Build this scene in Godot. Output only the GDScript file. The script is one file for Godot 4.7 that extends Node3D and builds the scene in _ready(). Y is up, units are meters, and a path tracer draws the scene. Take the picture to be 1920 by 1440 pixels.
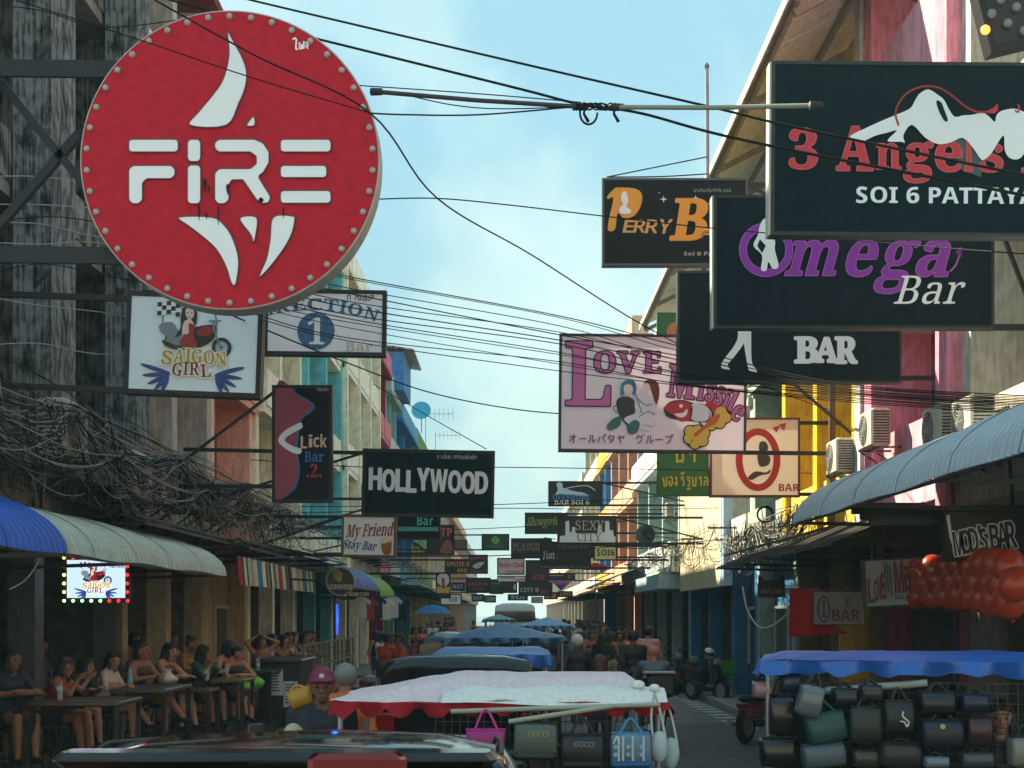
extends Node3D
# A bar street seen between rows of hanging signs. Metres, y up, the street runs along -z.

const F := 2700.0
const CX := 960.0
const CY := 1150.0
const EYE := 2.1

var M := {}
var used := {}
var rng := RandomNumberGenerator.new()
var unit_box: ArrayMesh
var fonts := {}
var tex := {}


func P(px: float, py: float, d: float) -> Vector3:
	return Vector3((px - CX) / F * d, EYE + (CY - py) / F * d, -d)


# ---------------------------------------------------------------- nodes
func numbered(called: String) -> String:
	if not used.has(called):
		used[called] = 0
		return called
	used[called] += 1
	return "%s_%03d" % [called, used[called]]


func thing(called: String, label: String, category: String, at := Vector3.ZERO, group := "", turn := 0.0) -> Node3D:
	var o := Node3D.new()
	o.name = numbered(called)
	add_child(o)
	o.position = at
	o.rotation.y = turn
	o.set_meta("label", label)
	o.set_meta("category", category)
	if group != "":
		o.set_meta("group", group)
	return o


func put(called: String, mesh: Mesh, m: Material, parent: Node, at := Vector3.ZERO) -> MeshInstance3D:
	var o := MeshInstance3D.new()
	o.name = called
	o.mesh = mesh
	o.material_override = m
	parent.add_child(o, true)
	o.position = at
	return o


func part(called: String, st: SurfaceTool, m: Material, parent: Node) -> MeshInstance3D:
	return put(called, st.commit(), m, parent)


func struct(called: String, st: SurfaceTool, m: Material) -> MeshInstance3D:
	var o := part(numbered(called), st, m, self)
	o.set_meta("kind", "structure")
	return o


func tag(o: Node, label: String, category := "", group := "", kind := "") -> void:
	o.set_meta("label", label)
	if category != "":
		o.set_meta("category", category)
	if group != "":
		o.set_meta("group", group)
	if kind != "":
		o.set_meta("kind", kind)


# ---------------------------------------------------------------- shapes
func mb() -> SurfaceTool:
	var st := SurfaceTool.new()
	st.begin(Mesh.PRIMITIVE_TRIANGLES)
	return st


func tri(st: SurfaceTool, a: Vector3, b: Vector3, c: Vector3) -> void:
	var n := (b - a).cross(c - a).normalized()
	st.set_normal(n)
	st.add_vertex(a)
	st.set_normal(n)
	st.add_vertex(c)
	st.set_normal(n)
	st.add_vertex(b)


func quad(st: SurfaceTool, a: Vector3, b: Vector3, c: Vector3, d: Vector3) -> void:
	tri(st, a, b, c)
	tri(st, a, c, d)


func box(st: SurfaceTool, c: Vector3, s: Vector3, bas := Basis.IDENTITY) -> void:
	var h := s * 0.5
	var p := []
	for i in 8:
		p.append(c + bas * Vector3(h.x if i & 1 else -h.x, h.y if i & 2 else -h.y, h.z if i & 4 else -h.z))
	quad(st, p[4], p[5], p[7], p[6])
	quad(st, p[1], p[0], p[2], p[3])
	quad(st, p[5], p[1], p[3], p[7])
	quad(st, p[0], p[4], p[6], p[2])
	quad(st, p[6], p[7], p[3], p[2])
	quad(st, p[0], p[1], p[5], p[4])


func bx(st: SurfaceTool, x0: float, y0: float, z0: float, x1: float, y1: float, z1: float) -> void:
	box(st, Vector3((x0 + x1) / 2, (y0 + y1) / 2, (z0 + z1) / 2), Vector3(absf(x1 - x0), absf(y1 - y0), absf(z1 - z0)))


func bevel_box(st: SurfaceTool, c: Vector3, s: Vector3, b := 0.02, bas := Basis.IDENTITY) -> void:
	# a box with chamfered edges: three rings of an octagon in plan
	var h := s * 0.5
	b = minf(b, minf(h.x, minf(h.y, h.z)) * 0.9)
	var ring := func(ins: float, y: float) -> Array:
		var x := h.x - ins
		var z := h.z - ins
		var out := []
		for q in [Vector2(x - b, z), Vector2(x, z - b), Vector2(x, -z + b), Vector2(x - b, -z), Vector2(-x + b, -z), Vector2(-x, -z + b), Vector2(-x, z - b), Vector2(-x + b, z)]:
			out.append(c + bas * Vector3(q.x, y, q.y))
		return out
	var rs := [ring.call(b, -h.y), ring.call(0.0, -h.y + b), ring.call(0.0, h.y - b), ring.call(b, h.y)]
	for k in 3:
		for i in 8:
			var j := (i + 1) % 8
			quad(st, rs[k][j], rs[k][i], rs[k + 1][i], rs[k + 1][j])
	for i in range(1, 7):
		tri(st, rs[3][0], rs[3][i + 1], rs[3][i])
		tri(st, rs[0][0], rs[0][i], rs[0][i + 1])


func bar(st: SurfaceTool, a: Vector3, b: Vector3, w := 0.05, h := 0.05) -> void:
	var z := (b - a)
	var l := z.length()
	if l < 1e-5:
		return
	z /= l
	var up := Vector3.UP if absf(z.y) < 0.95 else Vector3.RIGHT
	var x := up.cross(z).normalized()
	var y := z.cross(x)
	box(st, (a + b) / 2, Vector3(w, h, l), Basis(x, y, z))


func tube(st: SurfaceTool, pts: Array, r: float, sides := 5, r1 := -1.0, closed := true) -> void:
	var n := pts.size()
	if n < 2:
		return
	if r1 < 0:
		r1 = r
	var rings := []
	var nrm := []
	var last := Vector3.ZERO
	for i in n:
		var t: Vector3 = (pts[mini(i + 1, n - 1)] - pts[maxi(i - 1, 0)]).normalized()
		var x: Vector3
		if last == Vector3.ZERO:
			x = (Vector3.UP if absf(t.y) < 0.9 else Vector3.RIGHT).cross(t).normalized()
		else:
			x = (last - t * last.dot(t))
			x = x.normalized() if x.length() > 1e-4 else (Vector3.UP if absf(t.y) < 0.9 else Vector3.RIGHT).cross(t).normalized()
		last = x
		var y := t.cross(x)
		var rr: float = lerpf(r, r1, float(i) / (n - 1))
		var ring := []
		var nn := []
		for k in sides:
			var a := TAU * k / sides
			var q := x * cos(a) + y * sin(a)
			nn.append(q)
			ring.append(pts[i] + q * rr)
		rings.append(ring)
		nrm.append(nn)
	for i in n - 1:
		for k in sides:
			var j := (k + 1) % sides
			for v in [[i, k], [i + 1, j], [i, j], [i, k], [i + 1, k], [i + 1, j]]:
				st.set_normal(nrm[v[0]][v[1]])
				st.add_vertex(rings[v[0]][v[1]])
	if closed:
		for k in range(1, sides - 1):
			tri(st, rings[0][0], rings[0][k + 1], rings[0][k])
			tri(st, rings[n - 1][0], rings[n - 1][k], rings[n - 1][k + 1])


# revolve a profile of (radius, along) about an axis
func lathe(st: SurfaceTool, prof: Array, sides := 16, at := Vector3.ZERO, bas := Basis.IDENTITY) -> void:
	var n := prof.size()
	for i in n - 1:
		var a: Vector2 = prof[i]
		var b: Vector2 = prof[i + 1]
		var t := b - a
		var nr := Vector2(t.y, -t.x).normalized()
		for k in sides:
			var p0 := TAU * k / sides
			var p1 := TAU * (k + 1) / sides
			var q := func(v: Vector2, p: float) -> Vector3: return at + bas * Vector3(cos(p) * v.x, v.y, -sin(p) * v.x)
			var w := func(p: float) -> Vector3: return bas * Vector3(cos(p) * nr.x, nr.y, -sin(p) * nr.x)
			var vs := [q.call(a, p0), q.call(b, p1), q.call(a, p1), q.call(a, p0), q.call(b, p0), q.call(b, p1)]
			var ns := [w.call(p0), w.call(p1), w.call(p1), w.call(p0), w.call(p0), w.call(p1)]
			for v in 6:
				st.set_normal(ns[v])
				st.add_vertex(vs[v])


func ball(st: SurfaceTool, c: Vector3, r: Vector3, lat := 8, lon := 12) -> void:
	for i in lat:
		for k in lon:
			var vs := []
			for q in [[i, k], [i + 1, k], [i + 1, k + 1], [i, k + 1]]:
				var a: float = PI * q[0] / lat
				var b: float = TAU * q[1] / lon
				vs.append(Vector3(sin(a) * cos(b), cos(a), sin(a) * sin(b)))
			for v in [0, 1, 2, 0, 2, 3]:
				st.set_normal((vs[v] / r).normalized())
				st.add_vertex(c + vs[v] * r)


# a smooth sheet from a grid of points [rows][columns]
func sheet(st: SurfaceTool, g: Array) -> void:
	var rows := g.size()
	var cols: int = g[0].size()
	var nrm := []
	for i in rows:
		var line := []
		for k in cols:
			var u: Vector3 = g[mini(i + 1, rows - 1)][k] - g[maxi(i - 1, 0)][k]
			var v: Vector3 = g[i][mini(k + 1, cols - 1)] - g[i][maxi(k - 1, 0)]
			line.append(v.cross(u).normalized())
		nrm.append(line)
	for i in rows - 1:
		for k in cols - 1:
			for v in [[i, k], [i + 1, k + 1], [i, k + 1], [i, k], [i + 1, k], [i + 1, k + 1]]:
				st.set_normal(nrm[v[0]][v[1]])
				st.add_vertex(g[v[0]][v[1]])


func smooth(pts: Array, closed := true, steps := 5) -> PackedVector2Array:
	var n := pts.size()
	var out := PackedVector2Array()
	for i in (n if closed else n - 1):
		var a: Vector2 = pts[(i - 1 + n) % n] if closed else pts[maxi(i - 1, 0)]
		var b: Vector2 = pts[i]
		var c: Vector2 = pts[(i + 1) % n]
		var d: Vector2 = pts[(i + 2) % n] if closed else pts[mini(i + 2, n - 1)]
		for k in steps:
			out.append(b.cubic_interpolate(c, a, d, float(k) / steps))
	if not closed:
		out.append(pts[n - 1])
	return out


func v2(a: Array) -> Array:
	var out := []
	for i in range(0, a.size(), 2):
		out.append(Vector2(a[i], a[i + 1]))
	return out


# a flat outline with thickness, front at z + depth
func poly(st: SurfaceTool, pts: PackedVector2Array, depth: float, z := 0.0) -> void:
	if Geometry2D.is_polygon_clockwise(pts):
		pts.reverse()
	var idx := Geometry2D.triangulate_polygon(pts)
	var n := pts.size()
	for i in range(0, idx.size(), 3):
		var a := pts[idx[i]]
		var b := pts[idx[i + 1]]
		var c := pts[idx[i + 2]]
		if (b - a).cross(c - a) < 0:
			var t := b
			b = c
			c = t
		tri(st, Vector3(a.x, a.y, z + depth), Vector3(b.x, b.y, z + depth), Vector3(c.x, c.y, z + depth))
	for i in n:
		var a := pts[i]
		var b := pts[(i + 1) % n]
		quad(st, Vector3(a.x, a.y, z), Vector3(b.x, b.y, z), Vector3(b.x, b.y, z + depth), Vector3(a.x, a.y, z + depth))


func line_poly(pts: Array, w: float) -> Array:
	var p := PackedVector2Array(pts)
	return Geometry2D.offset_polyline(p, w / 2, Geometry2D.JOIN_ROUND, Geometry2D.END_ROUND)


# ---------------------------------------------------------------- materials
func mat(key: String, c: Color, rough := 0.7, metal := 0.0, tx := "", sc := 1.0) -> StandardMaterial3D:
	if M.has(key):
		return M[key]
	var m := StandardMaterial3D.new()
	m.resource_name = key
	m.albedo_color = c
	m.roughness = rough
	m.metallic = metal
	if rough > 0.65:
		m.metallic_specular = 0.3
	if tx != "":
		m.albedo_texture = tex[tx]
		m.uv1_triplanar = true
		m.uv1_world_triplanar = true
		m.uv1_scale = Vector3(sc, sc, sc)
	M[key] = m
	return m


func hexmat(hex: String, rough := 0.6, tx := "", sc := 1.0) -> StandardMaterial3D:
	return mat("paint_%s_%s_%s" % [hex, tx, rough], Color(hex), rough, 0.0, tx, sc)


func noise_tex(key: String, freq: float, ramp: Array, size := 512, kind := FastNoiseLite.TYPE_SIMPLEX_SMOOTH, oct := 5, sd := 1) -> void:
	var n := FastNoiseLite.new()
	n.noise_type = kind
	n.seed = sd
	n.frequency = freq
	n.fractal_octaves = oct
	var g := Gradient.new()
	g.offsets = PackedFloat32Array()
	g.colors = PackedColorArray()
	var off := PackedFloat32Array()
	var cl := PackedColorArray()
	for r in ramp:
		off.append(r[0])
		cl.append(r[1])
	g.offsets = off
	g.colors = cl
	var t := NoiseTexture2D.new()
	t.width = size
	t.height = size
	t.seamless = true
	t.noise = n
	t.color_ramp = g
	tex[key] = t


# vertical run-off streaks and stains, as on rain-washed concrete
func streak_tex(key: String, dark: float, sd: int, warm := 0.0) -> void:
	var n := FastNoiseLite.new()
	n.seed = sd
	n.frequency = 1.0
	n.fractal_octaves = 4
	var w := 256
	var h := 256
	var im := Image.create(w, h, false, Image.FORMAT_RGB8)
	for y in h:
		for x in w:
			var a := TAU * x / w
			var b := TAU * y / h
			var s := n.get_noise_3d(cos(a) * 9.0, sin(a) * 9.0, sin(b) * 0.8 + cos(b) * 0.5)
			var f := n.get_noise_3d(cos(a) * 22.0 + 40, sin(a) * 22.0, sin(b) * 2.0)
			var g := n.get_noise_3d(cos(a) * 2.0 + 90, sin(a) * 2.0 + cos(b) * 1.6, sin(b) * 1.6)
			var v := clampf(1.0 - dark * clampf(0.34 - s * 0.9 - f * 0.5 - g * 0.9, 0.0, 1.0), 0.0, 1.0)
			im.set_pixel(x, y, Color(v, v * (1.0 - warm * (1 - v)), v * (1.0 - 2.0 * warm * (1 - v))))
	tex[key] = ImageTexture.create_from_image(im)


func make_materials() -> void:
	var w := Color.WHITE
	noise_tex("grain", 0.06, [[0.0, Color(0.72, 0.72, 0.72)], [1.0, w]])
	noise_tex("blotch", 0.012, [[0.0, Color(0.55, 0.53, 0.5)], [0.45, Color(0.86, 0.85, 0.83)], [1.0, w]], 512, FastNoiseLite.TYPE_SIMPLEX_SMOOTH, 6, 4)
	noise_tex("asphalt", 0.05, [[0.0, Color(0.5, 0.5, 0.5)], [0.5, Color(0.8, 0.8, 0.8)], [1.0, w]], 512, FastNoiseLite.TYPE_VALUE, 6, 9)
	noise_tex("faded", 0.02, [[0.0, Color(0.86, 0.86, 0.87)], [0.5, Color(0.96, 0.96, 0.96)], [1.0, w]], 512, FastNoiseLite.TYPE_SIMPLEX_SMOOTH, 6, 12)
	noise_tex("rusty", 0.02, [[0.0, Color(0.35, 0.2, 0.12)], [0.42, Color(0.75, 0.6, 0.5)], [0.55, w], [1.0, w]], 512, FastNoiseLite.TYPE_SIMPLEX_SMOOTH, 6, 17)
	streak_tex("streak", 0.72, 3)
	streak_tex("wash", 0.15, 8, 0.2)
	fonts["sans"] = SystemFont.new()
	fonts["sans"].font_names = PackedStringArray(["Droid Sans"])
	fonts["bold"] = SystemFont.new()
	fonts["bold"].font_names = PackedStringArray(["Droid Sans"])
	fonts["bold"].font_weight = 700
	fonts["serif"] = SystemFont.new()
	fonts["serif"].font_names = PackedStringArray(["Droid Serif"])
	fonts["slab"] = SystemFont.new()
	fonts["slab"].font_names = PackedStringArray(["Droid Serif"])
	fonts["slab"].font_weight = 700
	mat("black_metal", Color(0.10, 0.105, 0.11), 0.5, 0.3)
	mat("steel", Color(0.45, 0.46, 0.47), 0.4, 0.8, "rusty", 1.2)
	mat("galv", Color(0.62, 0.64, 0.66), 0.45, 0.6, "faded", 0.8)
	mat("cable", Color(0.055, 0.058, 0.06), 0.7)
	mat("cable_grey", Color(0.58, 0.58, 0.56), 0.8)
	mat("rubber", Color(0.06, 0.06, 0.062), 0.8)
	mat("chrome", Color(0.8, 0.8, 0.82), 0.15, 1.0)
	mat("wood", Color(0.33, 0.22, 0.14), 0.6, 0.0, "wash", 0.9)
	mat("dark_wood", Color(0.16, 0.10, 0.07), 0.5, 0.0, "grain", 1.5)
	var g := StandardMaterial3D.new()
	g.resource_name = "window_glass"
	g.albedo_color = Color(0.10, 0.14, 0.16)
	g.roughness = 0.06
	g.metallic_specular = 0.6
	M["glass"] = g
	var cg := StandardMaterial3D.new()
	cg.resource_name = "clear_plastic"
	cg.transparency = BaseMaterial3D.TRANSPARENCY_ALPHA
	cg.albedo_color = Color(0.8, 0.85, 0.87, 0.25)
	cg.roughness = 0.15
	M["clear"] = cg


func fabric(key: String, c: Color, back := 0.0, rough := 0.9, tx := "") -> StandardMaterial3D:
	if M.has(key):
		return M[key]
	var m := mat(key, c, rough, 0.0, tx, 1.3)
	if back > 0:
		m.backlight_enabled = true
		m.backlight = Color(c.r * back, c.g * back, c.b * back)
	return m


# ---------------------------------------------------------------- camera, sky, sun
func make_view() -> void:
	var cam := Camera3D.new()
	cam.name = "camera"
	add_child(cam)
	cam.position = Vector3(0, EYE, 0)
	cam.projection = Camera3D.PROJECTION_FRUSTUM
	cam.near = 0.1
	cam.far = 6000.0
	cam.size = 0.1 * 1440.0 / F
	cam.frustum_offset = Vector2(0, 0.1 * (CY - 720.0) / F)
	cam.current = true
	var e := Environment.new()
	e.background_mode = Environment.BG_SKY
	var ps := ProceduralSkyMaterial.new()
	ps.sky_top_color = Color(0.118, 0.232, 0.30).linear_to_srgb()
	ps.sky_horizon_color = Color(0.198, 0.28, 0.265).linear_to_srgb()
	ps.sky_curve = 0.16
	ps.sky_energy_multiplier = 1.0
	ps.ground_bottom_color = Color(0.15, 0.17, 0.17).linear_to_srgb()
	ps.ground_horizon_color = Color(0.33, 0.45, 0.44).linear_to_srgb()
	ps.sun_angle_max = 6.0
	var n := FastNoiseLite.new()
	n.seed = 57
	n.noise_type = FastNoiseLite.TYPE_SIMPLEX_SMOOTH
	n.frequency = 0.0085
	n.fractal_octaves = 6
	n.fractal_gain = 0.52
	n.domain_warp_enabled = true
	n.domain_warp_amplitude = 30.0
	n.domain_warp_frequency = 0.012
	var g := Gradient.new()
	g.offsets = PackedFloat32Array([0.0, 0.40, 0.50, 0.68, 1.0])
	g.colors = PackedColorArray([Color(1, 1, 0.9, 0.0), Color(1, 1, 0.9, 0.0), Color(1, 0.93, 0.62, 0.045), Color(1, 0.90, 0.66, 0.15), Color(1, 0.92, 0.72, 0.24)])
	var t := NoiseTexture2D.new()
	t.width = 2048
	t.height = 1024
	t.seamless = true
	t.noise = n
	t.color_ramp = g
	ps.sky_cover = t
	ps.sky_cover_modulate = Color(0.70, 0.70, 0.68)
	var sk := Sky.new()
	sk.sky_material = ps
	e.sky = sk
	e.tonemap_mode = Environment.TONE_MAPPER_LINEAR
	e.tonemap_exposure = 3.1
	e.sdfgi_enabled = true
	e.ssao_enabled = true
	e.ssil_enabled = true
	e.fog_enabled = true
	e.fog_density = 0.0012
	e.fog_light_color = Color(0.80, 0.92, 0.93)
	var we := WorldEnvironment.new()
	we.name = "environment"
	we.environment = e
	add_child(we)
	var sun := DirectionalLight3D.new()
	sun.name = "sun"
	sun.light_energy = 1.6
	sun.light_color = Color(1.0, 0.94, 0.82)
	sun.light_angular_distance = 0.5
	sun.shadow_enabled = true
	add_child(sun)
	sun.look_at_from_position(Vector3(-0.60, 0.62, -0.52), Vector3.ZERO)


# ---------------------------------------------------------------- ground
func make_ground() -> void:
	var st := mb()
	quad(st, Vector3(-2500, 0, 60), Vector3(2500, 0, 60), Vector3(2500, 0, -262), Vector3(-2500, 0, -262))
	struct("ground", st, mat("soil", Color(0.36, 0.35, 0.33), 0.95, 0.0, "blotch", 0.3))
	st = mb()
	quad(st, Vector3(-3000, -0.6, -262), Vector3(3000, -0.6, -262), Vector3(3000, -0.6, -5600), Vector3(-3000, -0.6, -5600))
	struct("water", st, mat("sea", Color(0.30, 0.42, 0.45), 0.15))
	st = mb()
	quad(st, Vector3(-3.7, 0.006, 30), Vector3(4.6, 0.006, 30), Vector3(4.6, 0.006, -262), Vector3(-3.7, 0.006, -262))
	var asphalt := mat("asphalt", Color(0.50, 0.505, 0.51), 0.85, 0.0, "asphalt", 0.35)
	var road := struct("road", st, asphalt)
	# patched strips and painted marks along the kerb
	st = mb()
	quad(st, Vector3(2.2, 0.011, -14), Vector3(4.2, 0.011, -14), Vector3(4.0, 0.011, -27.5), Vector3(1.9, 0.011, -26.5))
	part("asphalt_patch", st, mat("asphalt_dark", Color(0.40, 0.405, 0.41), 0.8, 0.0, "asphalt", 0.5), road)
	var paint := mat("road_paint", Color(0.80, 0.80, 0.77), 0.7, 0.0, "blotch", 1.1)
	for i in 17:
		st = mb()
		var z := -26.0 - i * 0.85
		var x := 4.50 - 0.004 * i
		quad(st, Vector3(x - 0.42, 0.015, z), Vector3(x, 0.015, z - 0.1), Vector3(x - 0.03, 0.015, z - 0.48), Vector3(x - 0.45, 0.015, z - 0.38))
		part("painted_bar", st, paint, road)
	for s in [-1, 1]:
		st = mb()
		var a: float = 3.7 if s < 0 else 4.6
		bx(st, s * (a + 0.15), 0.0, 30, s * 16.0, 0.14, -262)
		struct("pavement_left" if s < 0 else "pavement_right", st, mat("paving", Color(0.58, 0.57, 0.55), 0.85, 0.0, "blotch", 0.7))
		st = mb()
		bevel_box(st, Vector3(s * (a + 0.075), 0.075, -116), Vector3(0.146, 0.155, 292), 0.02)
		struct("kerb_left" if s < 0 else "kerb_right", st, mat("kerb", Color(0.55, 0.54, 0.51), 0.85, 0.0, "wash", 0.6))


# ---------------------------------------------------------------- buildings
var win_mesh := {}


# a window set in a wall that faces the street: frame ring with mullions, a pane behind
func window(parent: Node, at: Vector3, w: float, h: float, side: int, fm: Material, gm: Material) -> void:
	var key := "%.2f_%.2f" % [w, h]
	if not win_mesh.has(key):
		var st := mb()
		var t := 0.07
		bx(st, -0.04, -h / 2, -w / 2, 0.04, -h / 2 + t, w / 2)
		bx(st, -0.04, h / 2 - t, -w / 2, 0.04, h / 2, w / 2)
		for z in [-w / 2 + t / 2, 0.0, w / 2 - t / 2]:
			bx(st, -0.038, -h / 2 + t, z - t / 2, 0.038, h / 2 - t, z + t / 2)
		bx(st, -0.03, h * 0.18, -w / 2 + t, 0.03, h * 0.18 + 0.05, -t / 2)
		bx(st, -0.03, h * 0.18, t / 2, 0.03, h * 0.18 + 0.05, w / 2 - t)
		var pn := mb()
		bx(pn, -0.008, -h / 2 + 0.03, -w / 2 + 0.03, 0.008, h / 2 - 0.03, w / 2 - 0.03)
		win_mesh[key] = [st.commit(), pn.commit()]
	var f := put("window", win_mesh[key][0], fm, parent, at)
	put("pane", win_mesh[key][1], gm, f, Vector3(0.015 * side, 0, 0))


# side: -1 left, 1 right of the street; d0..d1 metres from the camera
func shop(side: int, d0: float, d1: float, h: float, label: String, c: Dictionary, o := {}) -> Node3D:
	var xf: float = o.get("front", 5.6 if side < 0 else 5.4)
	var base := Vector3(side * xf, 0, -(d0 + d1) / 2)
	var t := thing("shophouse", label, "building", base, "buildings on the left side" if side < 0 else "buildings on the right side")
	var wall := hexmat(c.wall, 0.85, "wash", 0.22)
	var pier := hexmat(c.get("pier", c.wall), 0.85, c.get("tex", "wash"), 0.3)
	var front := hexmat(c.get("front", c.wall), 0.85, c.get("tex", "wash"), 0.25)
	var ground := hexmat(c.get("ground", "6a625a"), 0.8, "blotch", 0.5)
	var w := d1 - d0
	var gh: float = o.get("gh", 3.35)
	var inner := 0.55
	var L := func(st: SurfaceTool, x0: float, y0: float, z0: float, x1: float, y1: float, z1: float) -> void: bx(st, side * x0, y0, z0, side * x1, y1, z1)
	var hw := w / 2 - 0.004
	# mass of the upper storeys, the open ground floor under it
	var st := mb()
	L.call(st, inner, gh, -hw, 9.0, h, hw)
	part("wall", st, wall, t)
	st = mb()
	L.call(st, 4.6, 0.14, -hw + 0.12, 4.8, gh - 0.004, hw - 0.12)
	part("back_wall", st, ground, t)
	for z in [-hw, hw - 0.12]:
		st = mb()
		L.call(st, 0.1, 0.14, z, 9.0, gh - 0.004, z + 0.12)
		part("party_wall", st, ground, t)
	var bays: int = o.get("bays", maxi(1, roundi(w / 4.0)))
	var floors: int = o.get("floors", maxi(1, roundi((h - gh) / 3.1)))
	var fh := (h - gh) / floors
	var fin: float = o.get("fin", 0.12)
	var pw: float = o.get("pw", 0.32)
	for b in bays + 1:
		st = mb()
		var z := clampf(-w / 2 + b * w / bays, -hw + pw / 2, hw - pw / 2)
		L.call(st, -fin, gh, z - pw / 2, inner, h - 0.006, z + pw / 2)
		part("pier", st, pier, t)
		if not o.get("no_columns", false):
			st = mb()
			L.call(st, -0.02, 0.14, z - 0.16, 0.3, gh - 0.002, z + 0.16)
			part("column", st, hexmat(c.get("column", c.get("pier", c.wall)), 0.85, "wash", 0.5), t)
	var fm := hexmat(c.get("frame", "6a6c6c"), 0.5)
	var bal: float = o.get("bal", 0.0)
	for f in floors:
		var y := gh + f * fh
		st = mb()
		L.call(st, -bal - 0.02, y, -hw, inner + 0.01, y + 0.16, hw)
		part("floor_slab", st, hexmat(c.get("slab", c.get("front", c.wall)), 0.85, "wash", 0.3), t)
		for b in bays:
			var z0 := -w / 2 + b * w / bays + pw / 2 + 0.004
			var z1 := -w / 2 + (b + 1) * w / bays - pw / 2 - 0.004
			var wd := snappedf((z1 - z0) * 0.72, 0.1)
			var wh := snappedf((fh - 0.16) * (0.5 if o.get("balcony", true) else 0.6), 0.1)
			window(t, Vector3(side * (inner - 0.03), y + fh * 0.62, (z0 + z1) / 2), wd, wh, side, fm, M.glass)
			if o.get("balcony", true):
				st = mb()
				L.call(st, -bal - 0.05, y + 0.165, z0, -bal + 0.07, y + o.get("ph", 0.95), z1)
				part("balcony_front", st, front, t)
			elif o.get("hood", true):
				st = mb()
				L.call(st, 0.02, y + fh * 0.93, z0 + 0.1, inner + 0.01, y + fh * 0.93 + 0.09, z1 - 0.1)
				part("window_hood", st, front, t)
	# roof
	st = mb()
	L.call(st, -0.1 - bal, h, -hw, 9.0, h + 0.18, hw)
	part("roof_slab", st, hexmat(c.get("slab", c.wall), 0.9, "wash", 0.3), t)
	if o.get("parapet", true):
		st = mb()
		L.call(st, -0.08 - bal, h + 0.185, -hw, 0.1, h + o.get("parapet_h", 0.9), hw)
		part("roof_parapet", st, front, t)
	return t


func closed_front(t: Node3D, side: int, z0: float, z1: float, gh: float, m: Material) -> void:
	var st := mb()
	bx(st, side * 0.32, 0.14, z0, side * 0.45, gh - 0.004, z1)
	part("front_wall", st, m, t)
	# a door and a display window set into it
	var w := absf(z1 - z0)
	for q in [[z1 - w * 0.28, w * 0.3, 0.14, 2.35, "door"], [z0 + w * 0.26, w * 0.34, 0.9, 2.2, "display_window"]]:
		st = mb()
		bx(st, side * 0.30, q[2], q[0] - q[1] / 2, side * 0.325, q[3], q[0] + q[1] / 2)
		var dn := part(q[4], st, M.glass, t)
		for e in [-1, 1]:
			st = mb()
			bx(st, side * 0.27, q[2], q[0] + e * q[1] / 2 - 0.04, side * 0.335, q[3] + 0.06, q[0] + e * q[1] / 2 + 0.04)
			part("jamb", st, hexmat("b8b8b0", 0.5), dn)
		st = mb()
		bx(st, side * 0.27, q[3], q[0] - q[1] / 2 + 0.042, side * 0.334, q[3] + 0.058, q[0] + q[1] / 2 - 0.042)
		part("lintel", st, hexmat("b8b8b0", 0.5), dn)


# overhanging roof of corrugated cement sheets seen from below
func eave(side: int, d0: float, d1: float, x_in: float, x_out: float, y_in: float, y_out: float, label: String) -> void:
	var base := Vector3(side * x_in, y_in, -(d0 + d1) / 2)
	var t := thing("eave_roof", label, "roof", base, "overhanging roofs")
	var m := mat("cement_sheet", Color(0.80, 0.82, 0.82), 0.9, 0.0, "wash", 0.5)
	var n := int((d1 - d0) / 1.05)
	var step := (d1 - d0) / n
	for i in n:
		var st := mb()
		var za := -(d0 + step * i)
		var rows := []
		var jit := 0.006 * sin(i * 12.9)
		for r in 2:
			var line := []
			for k in 13:
				var z := za - (step + 0.05) * k / 12.0
				var u := float(r)
				var x := lerpf(x_in, x_out + 0.012 * sin(i * 3.7), u)
				var y := lerpf(y_in, y_out, u) + 0.028 * cos(TAU * k / 4.0) + jit * u + (0.012 if i % 2 else 0.0)
				line.append(Vector3(side * x, y, z) - base)
			rows.append(line)
		sheet(st, rows)
		part("roof_sheet", st, m, t)
	var fs := mb()
	bar(fs, Vector3(side * (x_out - 0.02), y_out - 0.02, -d0) - base, Vector3(side * (x_out - 0.02), y_out - 0.02, -d1) - base, 0.025, 0.16)
	part("fascia", fs, hexmat("d8d6cc", 0.7, "wash", 0.6), t)
	for k in 3:
		var u := 0.15 + 0.4 * k
		var st := mb()
		var p := Vector3(side * lerpf(x_in, x_out, u), lerpf(y_in, y_out, u) - 0.09, 0)
		bar(st, p + Vector3(0, 0, -d0) - base, p + Vector3(0, 0, -d1) - base, 0.07, 0.1)
		part("purlin", st, hexmat("8f8470", 0.8, "wash", 0.8), t)
	for k in int((d1 - d0) / 3.4) + 1:
		var st := mb()
		var z := -(d0 + 0.2 + 3.4 * k)
		bar(st, Vector3(side * x_in, y_in - 0.17, z) - base, Vector3(side * (x_out + 0.1 * signf(x_in - x_out)), y_out - 0.17, z) - base, 0.08, 0.1)
		bar(st, Vector3(side * x_in, y_in - 1.5, z) - base, Vector3(side * lerpf(x_in, x_out, 0.6), lerpf(y_in, y_out, 0.6) - 0.2, z) - base, 0.06, 0.06)
		part("rafter", st, hexmat("8a8274", 0.7, "wash", 0.8), t)


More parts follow.
